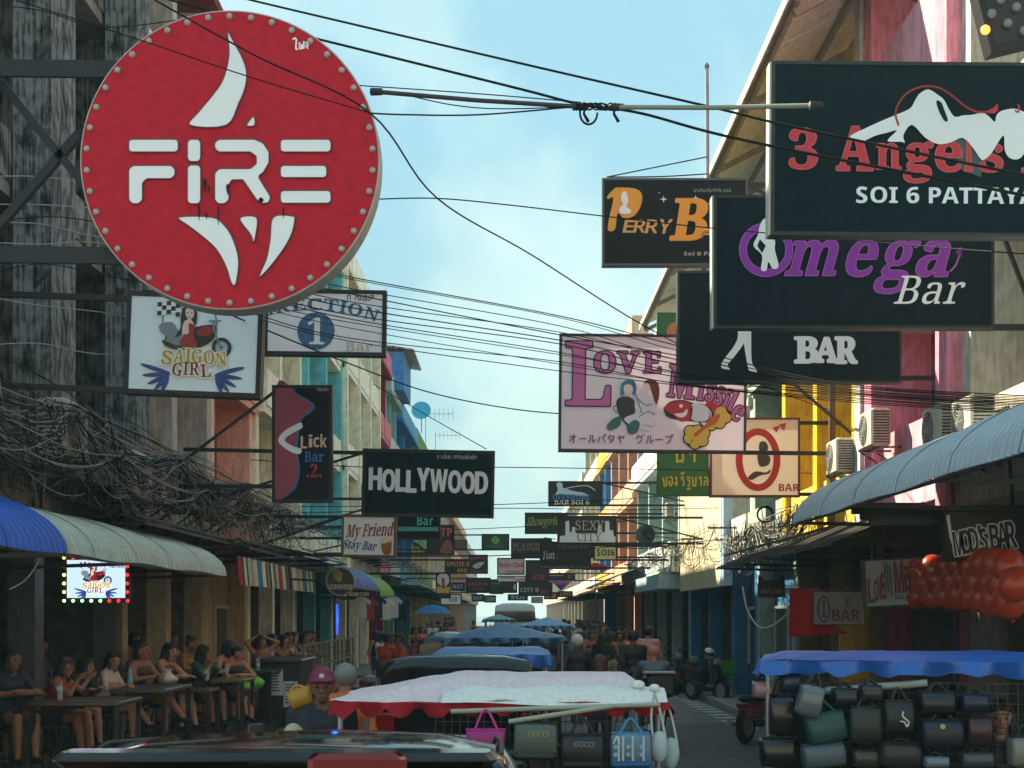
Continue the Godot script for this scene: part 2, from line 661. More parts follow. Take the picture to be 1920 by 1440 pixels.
func make_buildings() -> void:
	# left: weathered concrete block with deep fins
	var g := {"wall": "7c8082", "pier": "8a8d8c", "front": "8d8f8c", "ground": "5c564e", "tex": "streak", "slab": "8d8d88", "column": "5e6064", "frame": "4a4d50"}
	var t := shop(-1, 13.4, 20.6, 13.6, "dark weathered concrete block with deep vertical fins behind the red round sign", g, {"bays": 2, "floors": 3, "fin": 0.02, "pw": 0.3, "bal": -0.05, "ph": 0.72, "parapet": false})
	var fin_m := hexmat("858a8c", 0.85, "streak", 0.4)
	var face_m := fin_m
	for dd in [[16.1, 17.0], [19.75, 20.45]]:
		var st := mb()
		bx(st, 0.02, 3.9, 17.0 - dd[0], 0.42, 13.4, 17.0 - dd[1])
		var fn := part("fin", st, fin_m, t)
		st = mb()
		bx(st, 0.422, 3.9, 17.0 - dd[0] - 0.004, 0.45, 13.4, 17.0 - dd[1] + 0.004)
		part("fin_face", st, face_m, fn)
	# a lower slab that carries the fins
	var sl := mb()
	bx(sl, 0.0, 3.7, 3.55, 0.5, 3.896, -3.55)
	part("ledge", sl, face_m, t)
	shop(-1, 20.6, 26.2, 12.9, "cream shophouse with red-brown roof beam directly behind the red round sign", {"wall": "ded2c0", "pier": "b8b2aa", "front": "e8ddcb", "ground": "8a7a5c", "column": "b8a887", "slab": "7a3a30"}, {"bays": 2, "parapet": false, "bal": 0.25})
	var pk := shop(-1, 26.2, 30.4, 12.2, "salmon pink shophouse behind the biker girl sign's lower corner", {"wall": "eaae9a", "pier": "f0b8a8", "front": "e8a592", "ground": "8f7e5c", "column": "c9b48c"}, {"bays": 1, "bal": 0.2})
	closed_front(pk, -1, -1.9, 1.9, 3.35, hexmat("b8a066", 0.85, "wash", 0.5))
	shop(-1, 30.4, 37.0, 12.4, "cream shophouse with stacked balconies left of the tall narrow sign", {"wall": "e6dcb8", "pier": "f2ecd2", "front": "f5f1de", "ground": "7a6e58"}, {"bays": 2, "bal": 0.35, "fin": 0.2})
	shop(-1, 37.0, 44.6, 12.6, "cream shophouse with a turquoise painted end bay", {"wall": "eae0bc", "pier": "6cc4d4", "front": "f3edd6", "ground": "6a6258"}, {"bays": 2, "bal": 0.3, "fin": 0.35})
	shop(-1, 44.6, 56.0, 12.9, "long cream shophouse row with zigzag balcony walls", {"wall": "eae0ba", "pier": "f4edd2", "front": "f8f3e2", "ground": "6a6258"}, {"bays": 3, "bal": 0.4, "fin": 0.5})
	shop(-1, 56.0, 62.5, 12.2, "maroon and pink shophouse past the cream row", {"wall": "8e2236", "pier": "a02a40", "front": "d77f90", "ground": "6a5856"}, {"bays": 2, "bal": 0.3})
	shop(-1, 62.5, 68.0, 11.6, "pale teal shophouse beyond the maroon one", {"wall": "7fb8b4", "pier": "8cc6c0", "front": "b9dcd6", "ground": "5e6460"}, {"bays": 2, "bal": 0.3})
	shop(-1, 68.0, 79.0, 11.2, "bright blue shophouse under the satellite dish", {"wall": "2f86c4", "pier": "3f9ad6", "front": "62b0e0", "ground": "5e6062"}, {"bays": 2, "bal": 0.35})
	shop(-1, 79.0, 95.0, 11.4, "green and cream shophouse beyond the satellite dish", {"wall": "7fae6a", "pier": "d9d3a0", "front": "5f9c62", "ground": "5e6062"}, {"bays": 3, "bal": 0.3})
	shop(-1, 95.0, 125.0, 10.8, "white shophouse row on the left far down the street", {"wall": "c9c6ba", "front": "dcd8c8", "ground": "5e6062"}, {"bays": 5, "bal": 0.3})
	shop(-1, 125.0, 165.0, 10.4, "orange-beige shophouse row on the left near the street end", {"wall": "c8a27e", "front": "d8b894", "ground": "5e6062"}, {"bays": 6, "bal": 0.3})
	shop(-1, 165.0, 225.0, 9.6, "pale grey shophouse row closing the left side", {"wall": "b8babb", "front": "c9cbca", "ground": "5e6062"}, {"bays": 8, "bal": 0.3})
	# right side
	var bw := shop(1, 12.6, 16.9, 13.2, "off-white shophouse with wide balconies at the right picture edge", {"wall": "cfc9bb", "pier": "d9d4c8", "front": "e6e0d0", "ground": "5a544e", "column": "6a6462"}, {"bays": 1, "bal": 0.15, "ph": 1.1})
	bw.set_meta("label", "off-white shophouse with wide balconies at the right picture edge")
	var pn := shop(1, 16.9, 20.9, 14.2, "pink shophouse with a crimson recess beside the crowded black signs", {"wall": "c02c62", "pier": "ee96ae", "front": "f4aabd", "ground": "5a544e", "column": "7a3a50", "slab": "e9e3d8"}, {"bays": 1, "bal": 0.1, "fin": 0.3, "pw": 0.45, "ph": 1.25})
	var st2 := mb()
	bx(st2, -0.35, 3.4, -2.0, 0.5, 14.6, -2.34)
	part("end_wall", st2, hexmat("dcdcd4", 0.85, "wash", 0.4), pn)
	shop(1, 21.3, 27.2, 10.6, "yellow shophouse with drainpipes right of the red letter sign", {"wall": "c9a51e", "pier": "e0b91c", "front": "ecd256", "ground": "7a6a4a", "column": "7a6a40"}, {"bays": 2, "bal": 0.15, "fin": 0.3, "parapet": false})
	var gg := shop(1, 27.2, 31.6, 10.4, "grey-green shophouse behind the red letter sign", {"wall": "7d9088", "pier": "93a79d", "front": "9db1a6", "ground": "66645c"}, {"bays": 1, "bal": 0.2, "parapet": false})
	closed_front(gg, 1, -2.1, 2.1, 3.35, hexmat("3a7aac", 0.7, "wash", 0.5))
	var nw := shop(1, 31.6, 35.0, 10.0, "narrow white shophouse hung with knotted cables", {"wall": "c9cdc6", "pier": "dcdfd8", "front": "d8dbd2", "ground": "275a80", "column": "2d6d9c"}, {"bays": 1, "bal": 0.2, "parapet": false})
	closed_front(nw, 1, -1.6, 1.6, 3.35, hexmat("2d6d9c", 0.7, "wash", 0.5))
	var bg := shop(1, 35.0, 43.5, 9.6, "cream clad shophouse with pale blue corner strips", {"wall": "c8bea0", "pier": "8fb0cc", "front": "dcd3b4", "ground": "54646c", "column": "2d6d9c"}, {"bays": 2, "bal": 0.2, "parapet": false, "fin": 0.2})
	st2 = mb()
	bx(st2, -0.36, 2.76, -3.9, -0.22, 5.7, 4.6)
	var clad := part("cladding", st2, hexmat("d9cfae", 0.7, "wash", 0.2), bg)
	clad.set_meta("label", "large plain cream cladding panel")
	for z in [4.85, 5.2]:
		st2 = mb()
		bx(st2, -0.42, 2.76, z - 0.12, -0.2, 6.0, z + 0.12)
		part("blue_strip", st2, hexmat("a9c6de", 0.6), bg)
	shop(1, 43.5, 58.0, 10.6, "white shophouse with round columns under its balconies", {"wall": "b9cfc9", "pier": "9cb8b6", "front": "dfe9e6", "ground": "5c6668", "column": "a9bdb9"}, {"bays": 3, "bal": 0.55, "fin": 0.35})
	shop(1, 58.0, 74.0, 13.2, "brick-orange shophouse beyond the green street board", {"wall": "b06a52", "pier": "d9a98c", "front": "e0b296", "ground": "6a5c54"}, {"bays": 3, "bal": 0.5, "fin": 0.3})
	shop(1, 74.0, 84.0, 13.6, "blue shophouse with a yellow upper arch on the right", {"wall": "2f7cc0", "pier": "3c8ad0", "front": "e6bb3c", "ground": "6a5c54"}, {"bays": 2, "bal": 0.4, "fin": 0.3})
	shop(1, 84.0, 104.0, 13.8, "white and tan shophouse under the tin roof shed", {"wall": "c9b79a", "pier": "e0d5bf", "front": "ddd8c6", "ground": "6a5c54"}, {"bays": 3, "bal": 0.4})
	shop(1, 104.0, 150.0, 11.4, "pale shophouse row on the right far down the street", {"wall": "c4c0b2", "front": "d6d2c4", "ground": "6a5c54"}, {"bays": 7, "bal": 0.3})
	shop(1, 150.0, 225.0, 9.8, "cream shophouse row closing the right side", {"wall": "c8c4ac", "front": "d4cfba", "ground": "6a5c54"}, {"bays": 9, "bal": 0.3})
	eave(1, 19.2, 33.0, 6.2, 3.7, 11.6, 10.35, "broad corrugated roof overhang above the stacked black signs")
	eave(1, 33.6, 41.0, 6.2, 3.65, 11.4, 10.25, "shorter corrugated roof overhang behind the gold letter sign")
	# unseen row behind the viewer, placed to bounce sunlight onto the sign fronts
	for q in [[-17.0, "cream"], [1.0, "white"], [19.0, "sand"]]:
		var fb := thing("unseen_facing_building", "%s unseen building behind the viewer, placed to bounce sun onto the sign fronts" % q[1], "building", Vector3(q[0], 0, 24.0), "unseen row behind the viewer")
		var fw := hexmat({"cream": "efe6d2", "white": "f0eee8", "sand": "e6d8bc"}[q[1]], 0.85, "wash", 0.3)
		var fst := mb()
		bx(fst, -8.8, 0, 0, 8.8, 13.0, 8.0)
		part("wall", fst, fw, fb)
		for f in 4:
			fst = mb()
			bx(fst, -8.8, 3.2 * f + 2.9, -0.35, 8.8, 3.2 * f + 3.15, -0.004)
			part("floor_slab", fst, fw, fb)
			for b in 5:
				fst = mb()
				bx(fst, -7.4 + 3.4 * b, 3.2 * f + 0.9, -0.06, -5.9 + 3.4 * b, 3.2 * f + 2.4, -0.004)
				var fwin := part("window", fst, hexmat("a8aaa6", 0.5), fb)
				fst = mb()
				bx(fst, -7.3 + 3.4 * b, 3.2 * f + 1.0, -0.08, -6.0 + 3.4 * b, 3.2 * f + 2.3, -0.064)
				part("pane", fst, M.glass, fwin)
		fst = mb()
		bx(fst, -8.9, 13.004, -0.2, 8.9, 13.8, 0.2)
		part("roof_parapet", fst, fw, fb)
	# rooftop pieces on the left skyline
	var rp := thing("roof_shed", "small blue-walled rooftop shed with a tilted tin roof", "shed", Vector3(-5.7, 12.0, -66.0), "rooftop structures")
	var st := mb()
	bx(st, -1.4, 0, -2.2, 0.9, 1.7, 2.2)
	part("wall", st, hexmat("4a86c4", 0.7, "wash", 0.4), rp)
	st = mb()
	box(st, Vector3(-0.2, 1.95, 0), Vector3(3.2, 0.09, 5.2), Basis(Vector3.BACK, -0.16))
	part("tin_roof", st, mat("tin", Color(0.6, 0.56, 0.5), 0.6, 0.3, "rusty", 0.5), rp)
	rp = thing("roof_shed", "tan tin-roofed shed on top of the far right shophouse", "shed", Vector3(5.6, 14.9, -92), "rooftop structures")
	st = mb()
	bx(st, -0.5, 0, -4, 3.0, 1.0, 4)
	part("wall", st, hexmat("a08a6a", 0.8, "wash", 0.4), rp)
	st = mb()
	box(st, Vector3(0.2, 1.5, 0), Vector3(3.4, 0.1, 9), Basis(Vector3.BACK, 0.35))
	part("tin_roof", st, M.tin, rp)
	# satellite dish
	var dish := thing("satellite_dish", "turquoise satellite dish on the left rooftops", "dish", P(790, 790, 74))
	st = mb()
	var pr := []
	for i in 9:
		var r := 0.5 * i / 8.0
		pr.append(Vector2(r, r * r * 0.6))
	lathe(st, pr, 20, Vector3(0, 0.5, 0), Basis(Vector3.RIGHT, 1.25))
	part("reflector", st, hexmat("3aa6bc", 0.5), dish)
	st = mb()
	tube(st, [Vector3(0, -0.6, 0), Vector3(0, 0.5, -0.05)], 0.03, 6)
	tube(st, [Vector3(0, 0.2, 0), Vector3(0, 0.55, 0.45)], 0.012, 5)
	part("mast", st, M.galv, dish)
	# antenna rods
	for a in [["tv_antenna", 822, 770, 90.0], ["tv_antenna", 838, 805, 100.0]]:
		var an := thing(a[0], "spiky TV antenna on the left skyline" if a[2] < 800 else "lower TV antenna beside the satellite dish", "antenna", P(a[1], a[2] + 60, a[3]))
		st = mb()
		tube(st, [Vector3(-0.8, -2.0, 0), Vector3(-0.8, 2.0, 0)], 0.03, 5)
		tube(st, [Vector3(-0.8, 1.8, 0), Vector3(0.9, 1.8, 0)], 0.02, 5)
		part("mast", st, M.galv, an)
		for k in 6:
			st = mb()
			tube(st, [Vector3(-0.5 + 0.28 * k, 1.8 - 0.3, -0.3), Vector3(-0.5 + 0.28 * k, 1.8 + 0.3, 0.3)], 0.015, 4)
			part("rod", st, M.galv, an)


# ---------------------------------------------------------------- signs
# a sign board: corners given by where its face is seen, at distance d
func board(called: String, label: String, r: Array, d: float, pm: Material, o := {}) -> Dictionary:
	var c := P((r[0] + r[2]) / 2.0, (r[1] + r[3]) / 2.0, d)
	var t := thing(called, label, o.get("cat", "sign"), c, o.get("group", "hanging bar signs"))
	t.rotation = Vector3(0, deg_to_rad(o.get("yaw", 0.0)), deg_to_rad(o.get("roll", 0.0)))
	var w: float = (r[2] - r[0]) * d / F
	var h: float = (r[3] - r[1]) * d / F
	var dep: float = o.get("depth", 0.16)
	var fw: float = o.get("fw", 0.035)
	var st := mb()
	if o.get("sheet", false):
		# stretched translucent sheet: the open frame behind shows through a little
		quad(st, Vector3(-w / 2 + fw, -h / 2 + fw, 0), Vector3(w / 2 - fw, -h / 2 + fw, 0), Vector3(w / 2 - fw, h / 2 - fw, 0), Vector3(-w / 2 + fw, h / 2 - fw, 0))
	else:
		bx(st, -w / 2 + fw, -h / 2 + fw, -dep + 0.01, w / 2 - fw, h / 2 - fw, 0)
	var pn := part("panel", st, pm, t)
	for k in int(o.get("seams", 0)):
		var ss := mb()
		var sx := lerpf(-w / 2, w / 2, (k + 1.0) / (o.seams + 1.0))
		bx(ss, sx - 0.004, -h / 2 + fw, 0.0, sx + 0.004, h / 2 - fw, 0.0025)
		part("panel_seam", ss, pm, pn)
	st = mb()
	for s in [-1, 1]:
		box(st, Vector3(0, s * (h - fw) / 2, -dep / 2 + 0.012), Vector3(w, fw, dep))
		box(st, Vector3(s * (w - fw) / 2, 0, -dep / 2 + 0.012), Vector3(fw, h - 2 * fw, dep - 0.002))
	part("frame", st, o.get("frame", M.black_metal), t)
	if o.get("lip", 0) != 0:
		st = mb()
		box(st, Vector3(o.lip * (w / 2 + 0.009), 0, -dep / 2), Vector3(0.018, h - 0.01, dep * 0.9))
		part("edge_trim", st, hexmat("c9c6b4", 0.5), t)
	var side: int = o.get("wall", 0)
	if side != 0:
		var reach: float = (5.5 - side * c.x) - w / 2
		if reach > 0.05:
			for v in o.get("arms", [0.44, -0.46]):
				st = mb()
				bar(st, Vector3(side * (w / 2 - 0.02), v * h, -dep * 0.5), Vector3(side * (w / 2 + reach), v * h, -dep * 0.5), 0.06, 0.06)
				part("arm", st, M.black_metal, t)
			if o.get("brace", true):
				st = mb()
				bar(st, Vector3(side * w * 0.5, h * 0.44, -dep * 0.5), Vector3(side * (w / 2 + reach), -h * 0.45, -dep * 0.5), 0.04, 0.04)
				part("brace", st, M.black_metal, t)
	return {"n": t, "d": d, "cx": (r[0] + r[2]) / 2.0, "cy": (r[1] + r[3]) / 2.0, "z": 0.004, "k": d / F}


func to_sign(s: Dictionary, a: Array) -> Array:
	var out := []
	for i in range(0, a.size(), 2):
		out.append(Vector2((a[i] - s.cx) * s.k, (s.cy - a[i + 1]) * s.k))
	return out


# outline traced on the sign's face; lift in millimetres keeps layers apart
func shape(s: Dictionary, called: String, a: Array, m: Material, lift := 1.0, soft := true, steps := 5) -> void:
	var p := to_sign(s, a)
	var pts := smooth(p, true, steps) if soft else PackedVector2Array(p)
	var st := mb()
	poly(st, pts, 0.003, s.z + lift * 0.004)
	part(called, st, m, s.n)


# pen strokes joined into one part: [[x, y, x, y ...], ...]
func strokes(s: Dictionary, called: String, lines: Array, wpx: float, m: Material, lift := 1.0, soft := false) -> void:
	var st := mb()
	for l in lines:
		var p := to_sign(s, l)
		if soft:
			p = Array(smooth(p, false, 4))
		for q in line_poly(p, wpx * s.k):
			if not Geometry2D.is_polygon_clockwise(q):
				poly(st, q, 0.003, s.z + lift * 0.004)
			elif q.size() > 2 and line_poly(p, wpx * s.k).size() == 1:
				poly(st, q, 0.003, s.z + lift * 0.004)
	part(called, st, m, s.n)


func disc(s: Dictionary, called: String, x: float, y: float, r: float, m: Material, lift := 1.0, ry := -1.0, n := 28) -> void:
	var a := []
	for i in n:
		a.append_array([x + r * cos(TAU * i / n), y + (ry if ry > 0 else r) * sin(TAU * i / n)])
	shape(s, called, a, m, lift, false)


func ring(s: Dictionary, called: String, x: float, y: float, r: float, wd: float, m: Material, lift := 1.0, ry := -1.0) -> void:
	var n := 36
	if ry < 0:
		ry = r
	var st := mb()
	var z: float = s.z + lift * 0.004
	for i in n:
		var a0 := TAU * i / n
		var a1 := TAU * (i + 1) / n
		var p := to_sign(s, [x + r * cos(a0), y + ry * sin(a0), x + (r - wd) * cos(a0), y + (ry - wd) * sin(a0), x + (r - wd) * cos(a1), y + (ry - wd) * sin(a1), x + r * cos(a1), y + ry * sin(a1)])
		var q := []
		for v in p:
			q.append(Vector3(v.x, v.y, z + 0.003))
		quad(st, q[0], q[1], q[2], q[3])
	part(called, st, m, s.n)


# lettering fitted to the box that the glyphs fill on the face
func txt(s: Dictionary, text: String, r: Array, m: Material, font := "bold", lift := 1.0, slant := 0.0, turn := 0.0, called := "lettering", parent: Node = null) -> MeshInstance3D:
	var tm := TextMesh.new()
	tm.text = text
	tm.font = fonts[font]
	tm.font_size = 64
	tm.pixel_size = 0.01
	tm.depth = 0.02
	tm.curve_step = 1.0
	var o := MeshInstance3D.new()
	o.name = called
	o.mesh = tm
	o.material_override = m
	(parent if parent else s.n).add_child(o, true)
	var b := tm.get_aabb()
	var w: float = (r[2] - r[0]) * s.k
	var h: float = (r[3] - r[1]) * s.k
	var sx: float = w / maxf(b.size.x, 0.001)
	var sy: float = h / maxf(b.size.y, 0.001)
	var bas := Basis(Vector3(sx, 0, 0), Vector3(slant * sy, sy, 0), Vector3(0, 0, 0.15))
	bas = Basis(Vector3.BACK, deg_to_rad(turn)) * bas
	var c := Vector3(((r[0] + r[2]) / 2.0 - s.cx) * s.k, (s.cy - (r[1] + r[3]) / 2.0) * s.k, s.z + lift * 0.004)
	o.transform = Transform3D(bas, c - bas * Vector3(b.position.x + b.size.x / 2, b.position.y + b.size.y / 2, b.position.z))
	return o


# single letters with their own boxes: [["A", x0, y0, x1, y1, turn], ...]
func letters(s: Dictionary, called: String, list: Array, m: Material, font := "bold", lift := 1.0, rim: Material = null, grow := 2.0, slant := 0.0) -> void:
	var g := Node3D.new()
	g.name = called
	s.n.add_child(g, true)
	for l in list:
		var turn: float = l[5] if l.size() > 5 else 0.0
		if rim:
			for q in [[-grow, 0], [grow, 0], [0, -grow], [0, grow], [-grow * 0.7, -grow * 0.7], [grow * 0.7, grow * 0.7], [grow * 0.7, -grow * 0.7], [-grow * 0.7, grow * 0.7]]:
				txt(s, l[0], [l[1] + q[0], l[2] + q[1], l[3] + q[0], l[4] + q[1]], rim, font, lift - 0.5 - 0.03 * q[0] - 0.01 * q[1], slant, turn, "outline", g)
		txt(s, l[0], [l[1], l[2], l[3], l[4]], m, font, lift, slant, turn, "letter", g)


# letters set along a row with arched height: text, box, rise in the middle, turn at the ends
func arch(s: Dictionary, called: String, text: String, r: Array, rise: float, turn: float, m: Material, font := "bold", lift := 1.0, rim: Material = null, grow := 2.0) -> void:
	var list := []
	var n := text.length()
	var narrow := {"I": 0.5, "i": 0.45, "l": 0.45, "1": 0.6, "t": 0.6, "r": 0.7, "M": 1.25, "W": 1.35, "m": 1.3, " ": 0.5, ".": 0.3, "'": 0.3}
	var total := 0.0
	for ch in text:
		total += narrow.get(ch, 1.0)
	var x: float = r[0]
	for i in n:
		var w: float = (r[2] - r[0]) * narrow.get(text[i], 1.0) / total
		var u: float = ((x + w / 2 - r[0]) / (r[2] - r[0])) * 2.0 - 1.0
		var dy: float = rise * u * u
		if text[i] != " ":
			list.append([text[i], x + w * 0.06, r[1] + dy, x + w * 0.94, r[3] + dy, -turn * u])
		x += w
	letters(s, called, list, m, font, lift, rim, grow)


# small unreadable company line: a row of short strokes like Thai letters
func thai_line(s: Dictionary, x0: float, x1: float, y: float, h: float, m: Material, sd := 1) -> void:
	var r := RandomNumberGenerator.new()
	r.seed = sd
	var lines := []
	var x := x0
	while x < x1 - h * 0.4:
		var w := h * r.randf_range(0.4, 0.65)
		match r.randi() % 4:
			0: lines.append([x, y + h * 0.25, x + w * 0.25, y + h * 0.1, x + w * 0.3, y + h, x + w, y + h, x + w, y])
			1: lines.append([x, y + h, x, y + h * 0.2, x + w * 0.5, y, x + w, y + h * 0.2, x + w, y + h])
			2: lines.append([x + w * 0.2, y + h * 0.5, x, y + h * 0.35, x, y, x + w * 0.2, y + h, x + w * 0.9, y + h, x + w * 0.9, y + h * 0.1])
			3: lines.append([x, y + h * 0.1, x + w, y + h * 0.1, x + w, y + h * 0.4, x + w * 0.3, y + h * 0.5, x + w * 0.4, y + h])
		if r.randf() < 0.3:
			lines.append([x + w * 0.1, y - h * 0.25, x + w, y - h * 0.3])
		x += w + h * 0.22
		if r.randf() < 0.12:
			x += h * 0.6
	strokes(s, "small_print", lines, maxf(h * 0.16, 0.8), m, 1.0)


func rounded(x0: float, y0: float, x1: float, y1: float, r: float) -> Array:
	var a := []
	for q in [[x1 - r, y1 - r, 0], [x0 + r, y1 - r, 1], [x0 + r, y0 + r, 2], [x1 - r, y0 + r, 3]]:
		for k in 5:
			var t: float = PI / 2 * (q[2] + k / 4.0)
			a.append_array([q[0] + r * cos(t), q[1] + r * sin(t)])
	return a


func lightbox(key: String, c: Color, t := 0.55) -> StandardMaterial3D:
	if M.has(key):
		return M[key]
	var m := mat(key, c, 0.45)
	m.backlight_enabled = true
	m.backlight = Color(c.r * t, c.g * t, c.b * t)
	return m


func fire_sign() -> void:
	var d := 12.0
	var k := d / F
	var t := thing("round_sign", "huge round red sign with white flame letters and a rim of bulbs", "sign", P(431, 300, d), "hanging bar signs")
	var R := 281.0 * k
	var prof := [Vector2(0, 0.0), Vector2(R - 0.03, 0.0), Vector2(R, -0.02), Vector2(R, -0.24), Vector2(R - 0.02, -0.26), Vector2(0, -0.26)]
	prof.reverse()
	var st := mb()
	lathe(st, [Vector2(R - 0.012, 0.0), Vector2(0.0, 0.0)], 96, Vector3.ZERO, Basis(Vector3.RIGHT, PI / 2))
	part("face", st, mat("red_face", Color(0.78, 0.11, 0.20), 0.68, 0.0, "faded", 0.8), t)
	st = mb()
	lathe(st, [Vector2(R - 0.012, 0.003), Vector2(R, -0.004), Vector2(R, -0.26), Vector2(0, -0.262)].map(func(v): return v), 96, Vector3.ZERO, Basis(Vector3.RIGHT, PI / 2))
	part("rim", st, hexmat("b9b2a8", 0.5, "faded", 0.6), t)
	var bulb := mb()
	ball(bulb, Vector3.ZERO, Vector3(0.027, 0.027, 0.022), 8, 12)
	var bm := bulb.commit()
	var col := hexmat("a8a6a0", 0.35)
	for i in 42:
		var a := TAU * (i + 0.5) / 42
		put("bulb", bm, col, t, Vector3(cos(a), sin(a), 0) * (R - 0.056) + Vector3(0, 0, 0.012))
	var s := {"n": t, "d": d, "cx": 431.0, "cy": 300.0, "z": 0.0, "k": k}
	var white := lightbox("letter_white", Color(0.95, 0.96, 0.98), 0.2)
	var edge := hexmat("6a4044", 0.6)
	var bars := []
	bars.append(rounded(242, 262, 335, 286, 7))
	bars.append([242, 318, 250, 311, 322, 311, 329, 318, 329, 329, 322, 336, 276, 336, 268, 344, 268, 376, 261, 383, 249, 383, 242, 376])
	bars.append(rounded(352, 262, 377, 304, 8))
	bars.append(rounded(352, 310, 377, 383, 8))
	bars.append([403, 269, 410, 262, 478, 262, 494, 269, 505, 286, 505, 306, 494, 325, 484, 331, 508, 370, 505, 381, 492, 383, 482, 376, 456, 338, 436, 338, 430, 346, 430, 376, 422, 383, 410, 383, 403, 376, 403, 326, 411, 317, 470, 317, 481, 308, 481, 294, 470, 286, 410, 286, 403, 279])
	bars.append(rounded(526, 262, 621, 286, 7))
	bars.append(rounded(526, 311, 613, 334, 7))
	bars.append(rounded(526, 358, 621, 382, 7))
	for i in bars.size():
		# round the traced corners
		var pg := PackedVector2Array(v2(bars[i]))
		var inn := Geometry2D.offset_polygon(pg, -7.0, Geometry2D.JOIN_ROUND)
		if inn.size() == 1 and i in [1, 4]:
			var rnd := Geometry2D.offset_polygon(inn[0], 7.0, Geometry2D.JOIN_ROUND)
			var hol := Geometry2D.offset_polygon(rnd[0], 5.0, Geometry2D.JOIN_ROUND)
			var fin: PackedVector2Array = Geometry2D.offset_polygon(hol[0], -5.0, Geometry2D.JOIN_ROUND)[0]
			bars[i] = []
			for v in fin:
				bars[i].append_array([v.x, v.y])
	for b in bars:
		shape(s, "letter_bar", b, white, 3, false)
	var flames := [
		v_(427, 60, 440, 82, 456, 112, 463, 138, 460, 166, 448, 195, 425, 236, 357, 236, 374, 210, 399, 180, 418, 152, 428, 118, 430, 92),
		v_(476, 219, 478, 236, 463, 236),
		v_(336, 408, 397, 408, 420, 422, 437, 448, 448, 488, 444, 528, 439, 536, 433, 528, 424, 500, 406, 468, 380, 444, 354, 424),
		v_(450, 410, 481, 408, 481, 436, 476, 455, 470, 440),
		v_(513, 408, 549, 406, 553, 414, 547, 440, 533, 466, 511, 496, 490, 519, 488, 514, 500, 486, 507, 450)]
	for f in flames:
		shape(s, "flame", f, white, 3, true, 4)
	for b in bars + flames:
		# raised metal line round every white field
		var p := to_sign(s, b)
		if b in flames:
			p = Array(smooth(p, true, 4))
		p.append(p[0])
		st = mb()
		var q := []
		for v in p:
			q.append(Vector3(v.x, v.y, 0.014))
		tube(st, q, 0.0065, 5)
		part("letter_edge", st, edge, t)
	# small lettering at the top right
	strokes(s, "small_lettering", [[549, 75, 553, 72, 556, 75, 555, 93, 559, 93], [562, 80, 562, 92, 566, 92, 566, 84, 570, 92, 570, 78], [573, 82, 578, 80, 578, 86, 574, 87, 578, 92]], 3.0, white, 2)
	# rust drips under the letters
	var rust := hexmat("3a1a16", 0.9)
	for q in [[385, 340, 3.0, 20], [392, 352, 2.0, 12], [428, 350, 3.5, 16], [490, 376, 5.0, 6], [374, 388, 2, 26], [410, 392, 1.6, 30], [388, 402, 2.0, 10], [532, 392, 1.6, 18]]:
		shape(s, "rust_stain", [q[0] - q[2], q[1], q[0], q[1] - q[2], q[0] + q[2], q[1], q[0] + q[2] * 0.3, q[1] + q[3], q[0] - q[2] * 0.4, q[1] + q[3] * 0.8], rust, 4.2, true, 3)
	# two beams to the wall
	for y in [118, 470]:
		st = mb()
		var yy: float = (300.0 - y) * k
		var xx := -sqrt(R * R - yy * yy)
		bar(st, Vector3(xx + 0.12, yy, -0.13), Vector3(-5.5 - P(431, 300, d).x, yy + 0.03, -0.13), 0.1, 0.1)
		bar(st, Vector3(xx + 0.12, yy - 0.07, -0.10), Vector3(-5.5 - P(431, 300, d).x, yy - 0.04, -0.10), 0.04, 0.04)
		part("beam", st, mat("navy_beam", Color(0.10, 0.13, 0.16), 0.6, 0.2, "faded", 2.0), t)
	for q in [[-60, 80, 165, 355], [-20, 445, 150, 250]]:
		st = mb()
		var a := P(q[0], q[1], 12.4) - t.position
		var b := P(q[2], q[3], 12.4) - t.position
		bar(st, a, b, 0.07, 0.07)
		part("brace", st, M.navy_beam, t)


func v_(a0, a1, a2, a3, a4, a5, a6 = null, a7 = null, a8 = null, a9 = null, b0 = null, b1 = null, b2 = null, b3 = null, b4 = null, b5 = null, b6 = null, b7 = null, b8 = null, b9 = null, c0 = null, c1 = null, c2 = null, c3 = null, c4 = null, c5 = null, c6 = null, c7 = null) -> Array:
	var out := []
	for v in [a0, a1, a2, a3, a4, a5, a6, a7, a8, a9, b0, b1, b2, b3, b4, b5, b6, b7, b8, b9, c0, c1, c2, c3, c4, c5, c6, c7]:
		if v != null:
			out.append(float(v))
	return out


func wings(s: Dictionary, cx: float, cy: float, k: float, mir: float, m: Material, rim: Material) -> void:
	for i in 5:
		var a := deg_to_rad(-16.0 + 21.0 * i)
		var l := k * (44.0 - 5.0 * i)
		var d := Vector2(-cos(a) * mir, sin(a))
		var n := Vector2(-d.y, d.x)
		var o := Vector2(cx, cy + k * (1.5 * i - 4.0))
		for q in [[3.6, 1.0, rim, 0.0], [2.3, 0.95, m, 0.15]]:
			var out := []
			for v in [[0.0, -0.4], [0.45, -1.0], [0.85, -0.7], [1.0, 0.0], [0.85, 0.5], [0.45, 0.8], [0.0, 0.5]]:
				var pt: Vector2 = o + d * l * v[0] * q[1] + n * k * q[0] * v[1]
				out.append_array([pt.x, pt.y])
			shape(s, "wing_feather", out, q[2], 1.0 + 0.3 * i + q[3], true, 3)


# biker woman emblem: flag, rider in a red dress, motorcycle, arched words
func lit(hex: String) -> StandardMaterial3D:
	var key := "screen_" + hex
	if M.has(key):
		return M[key]
	var m := mat(key, Color(hex), 0.4)
	m.emission_enabled = true
	m.emission = Color(hex)
	m.emission_energy_multiplier = 0.35
	return m


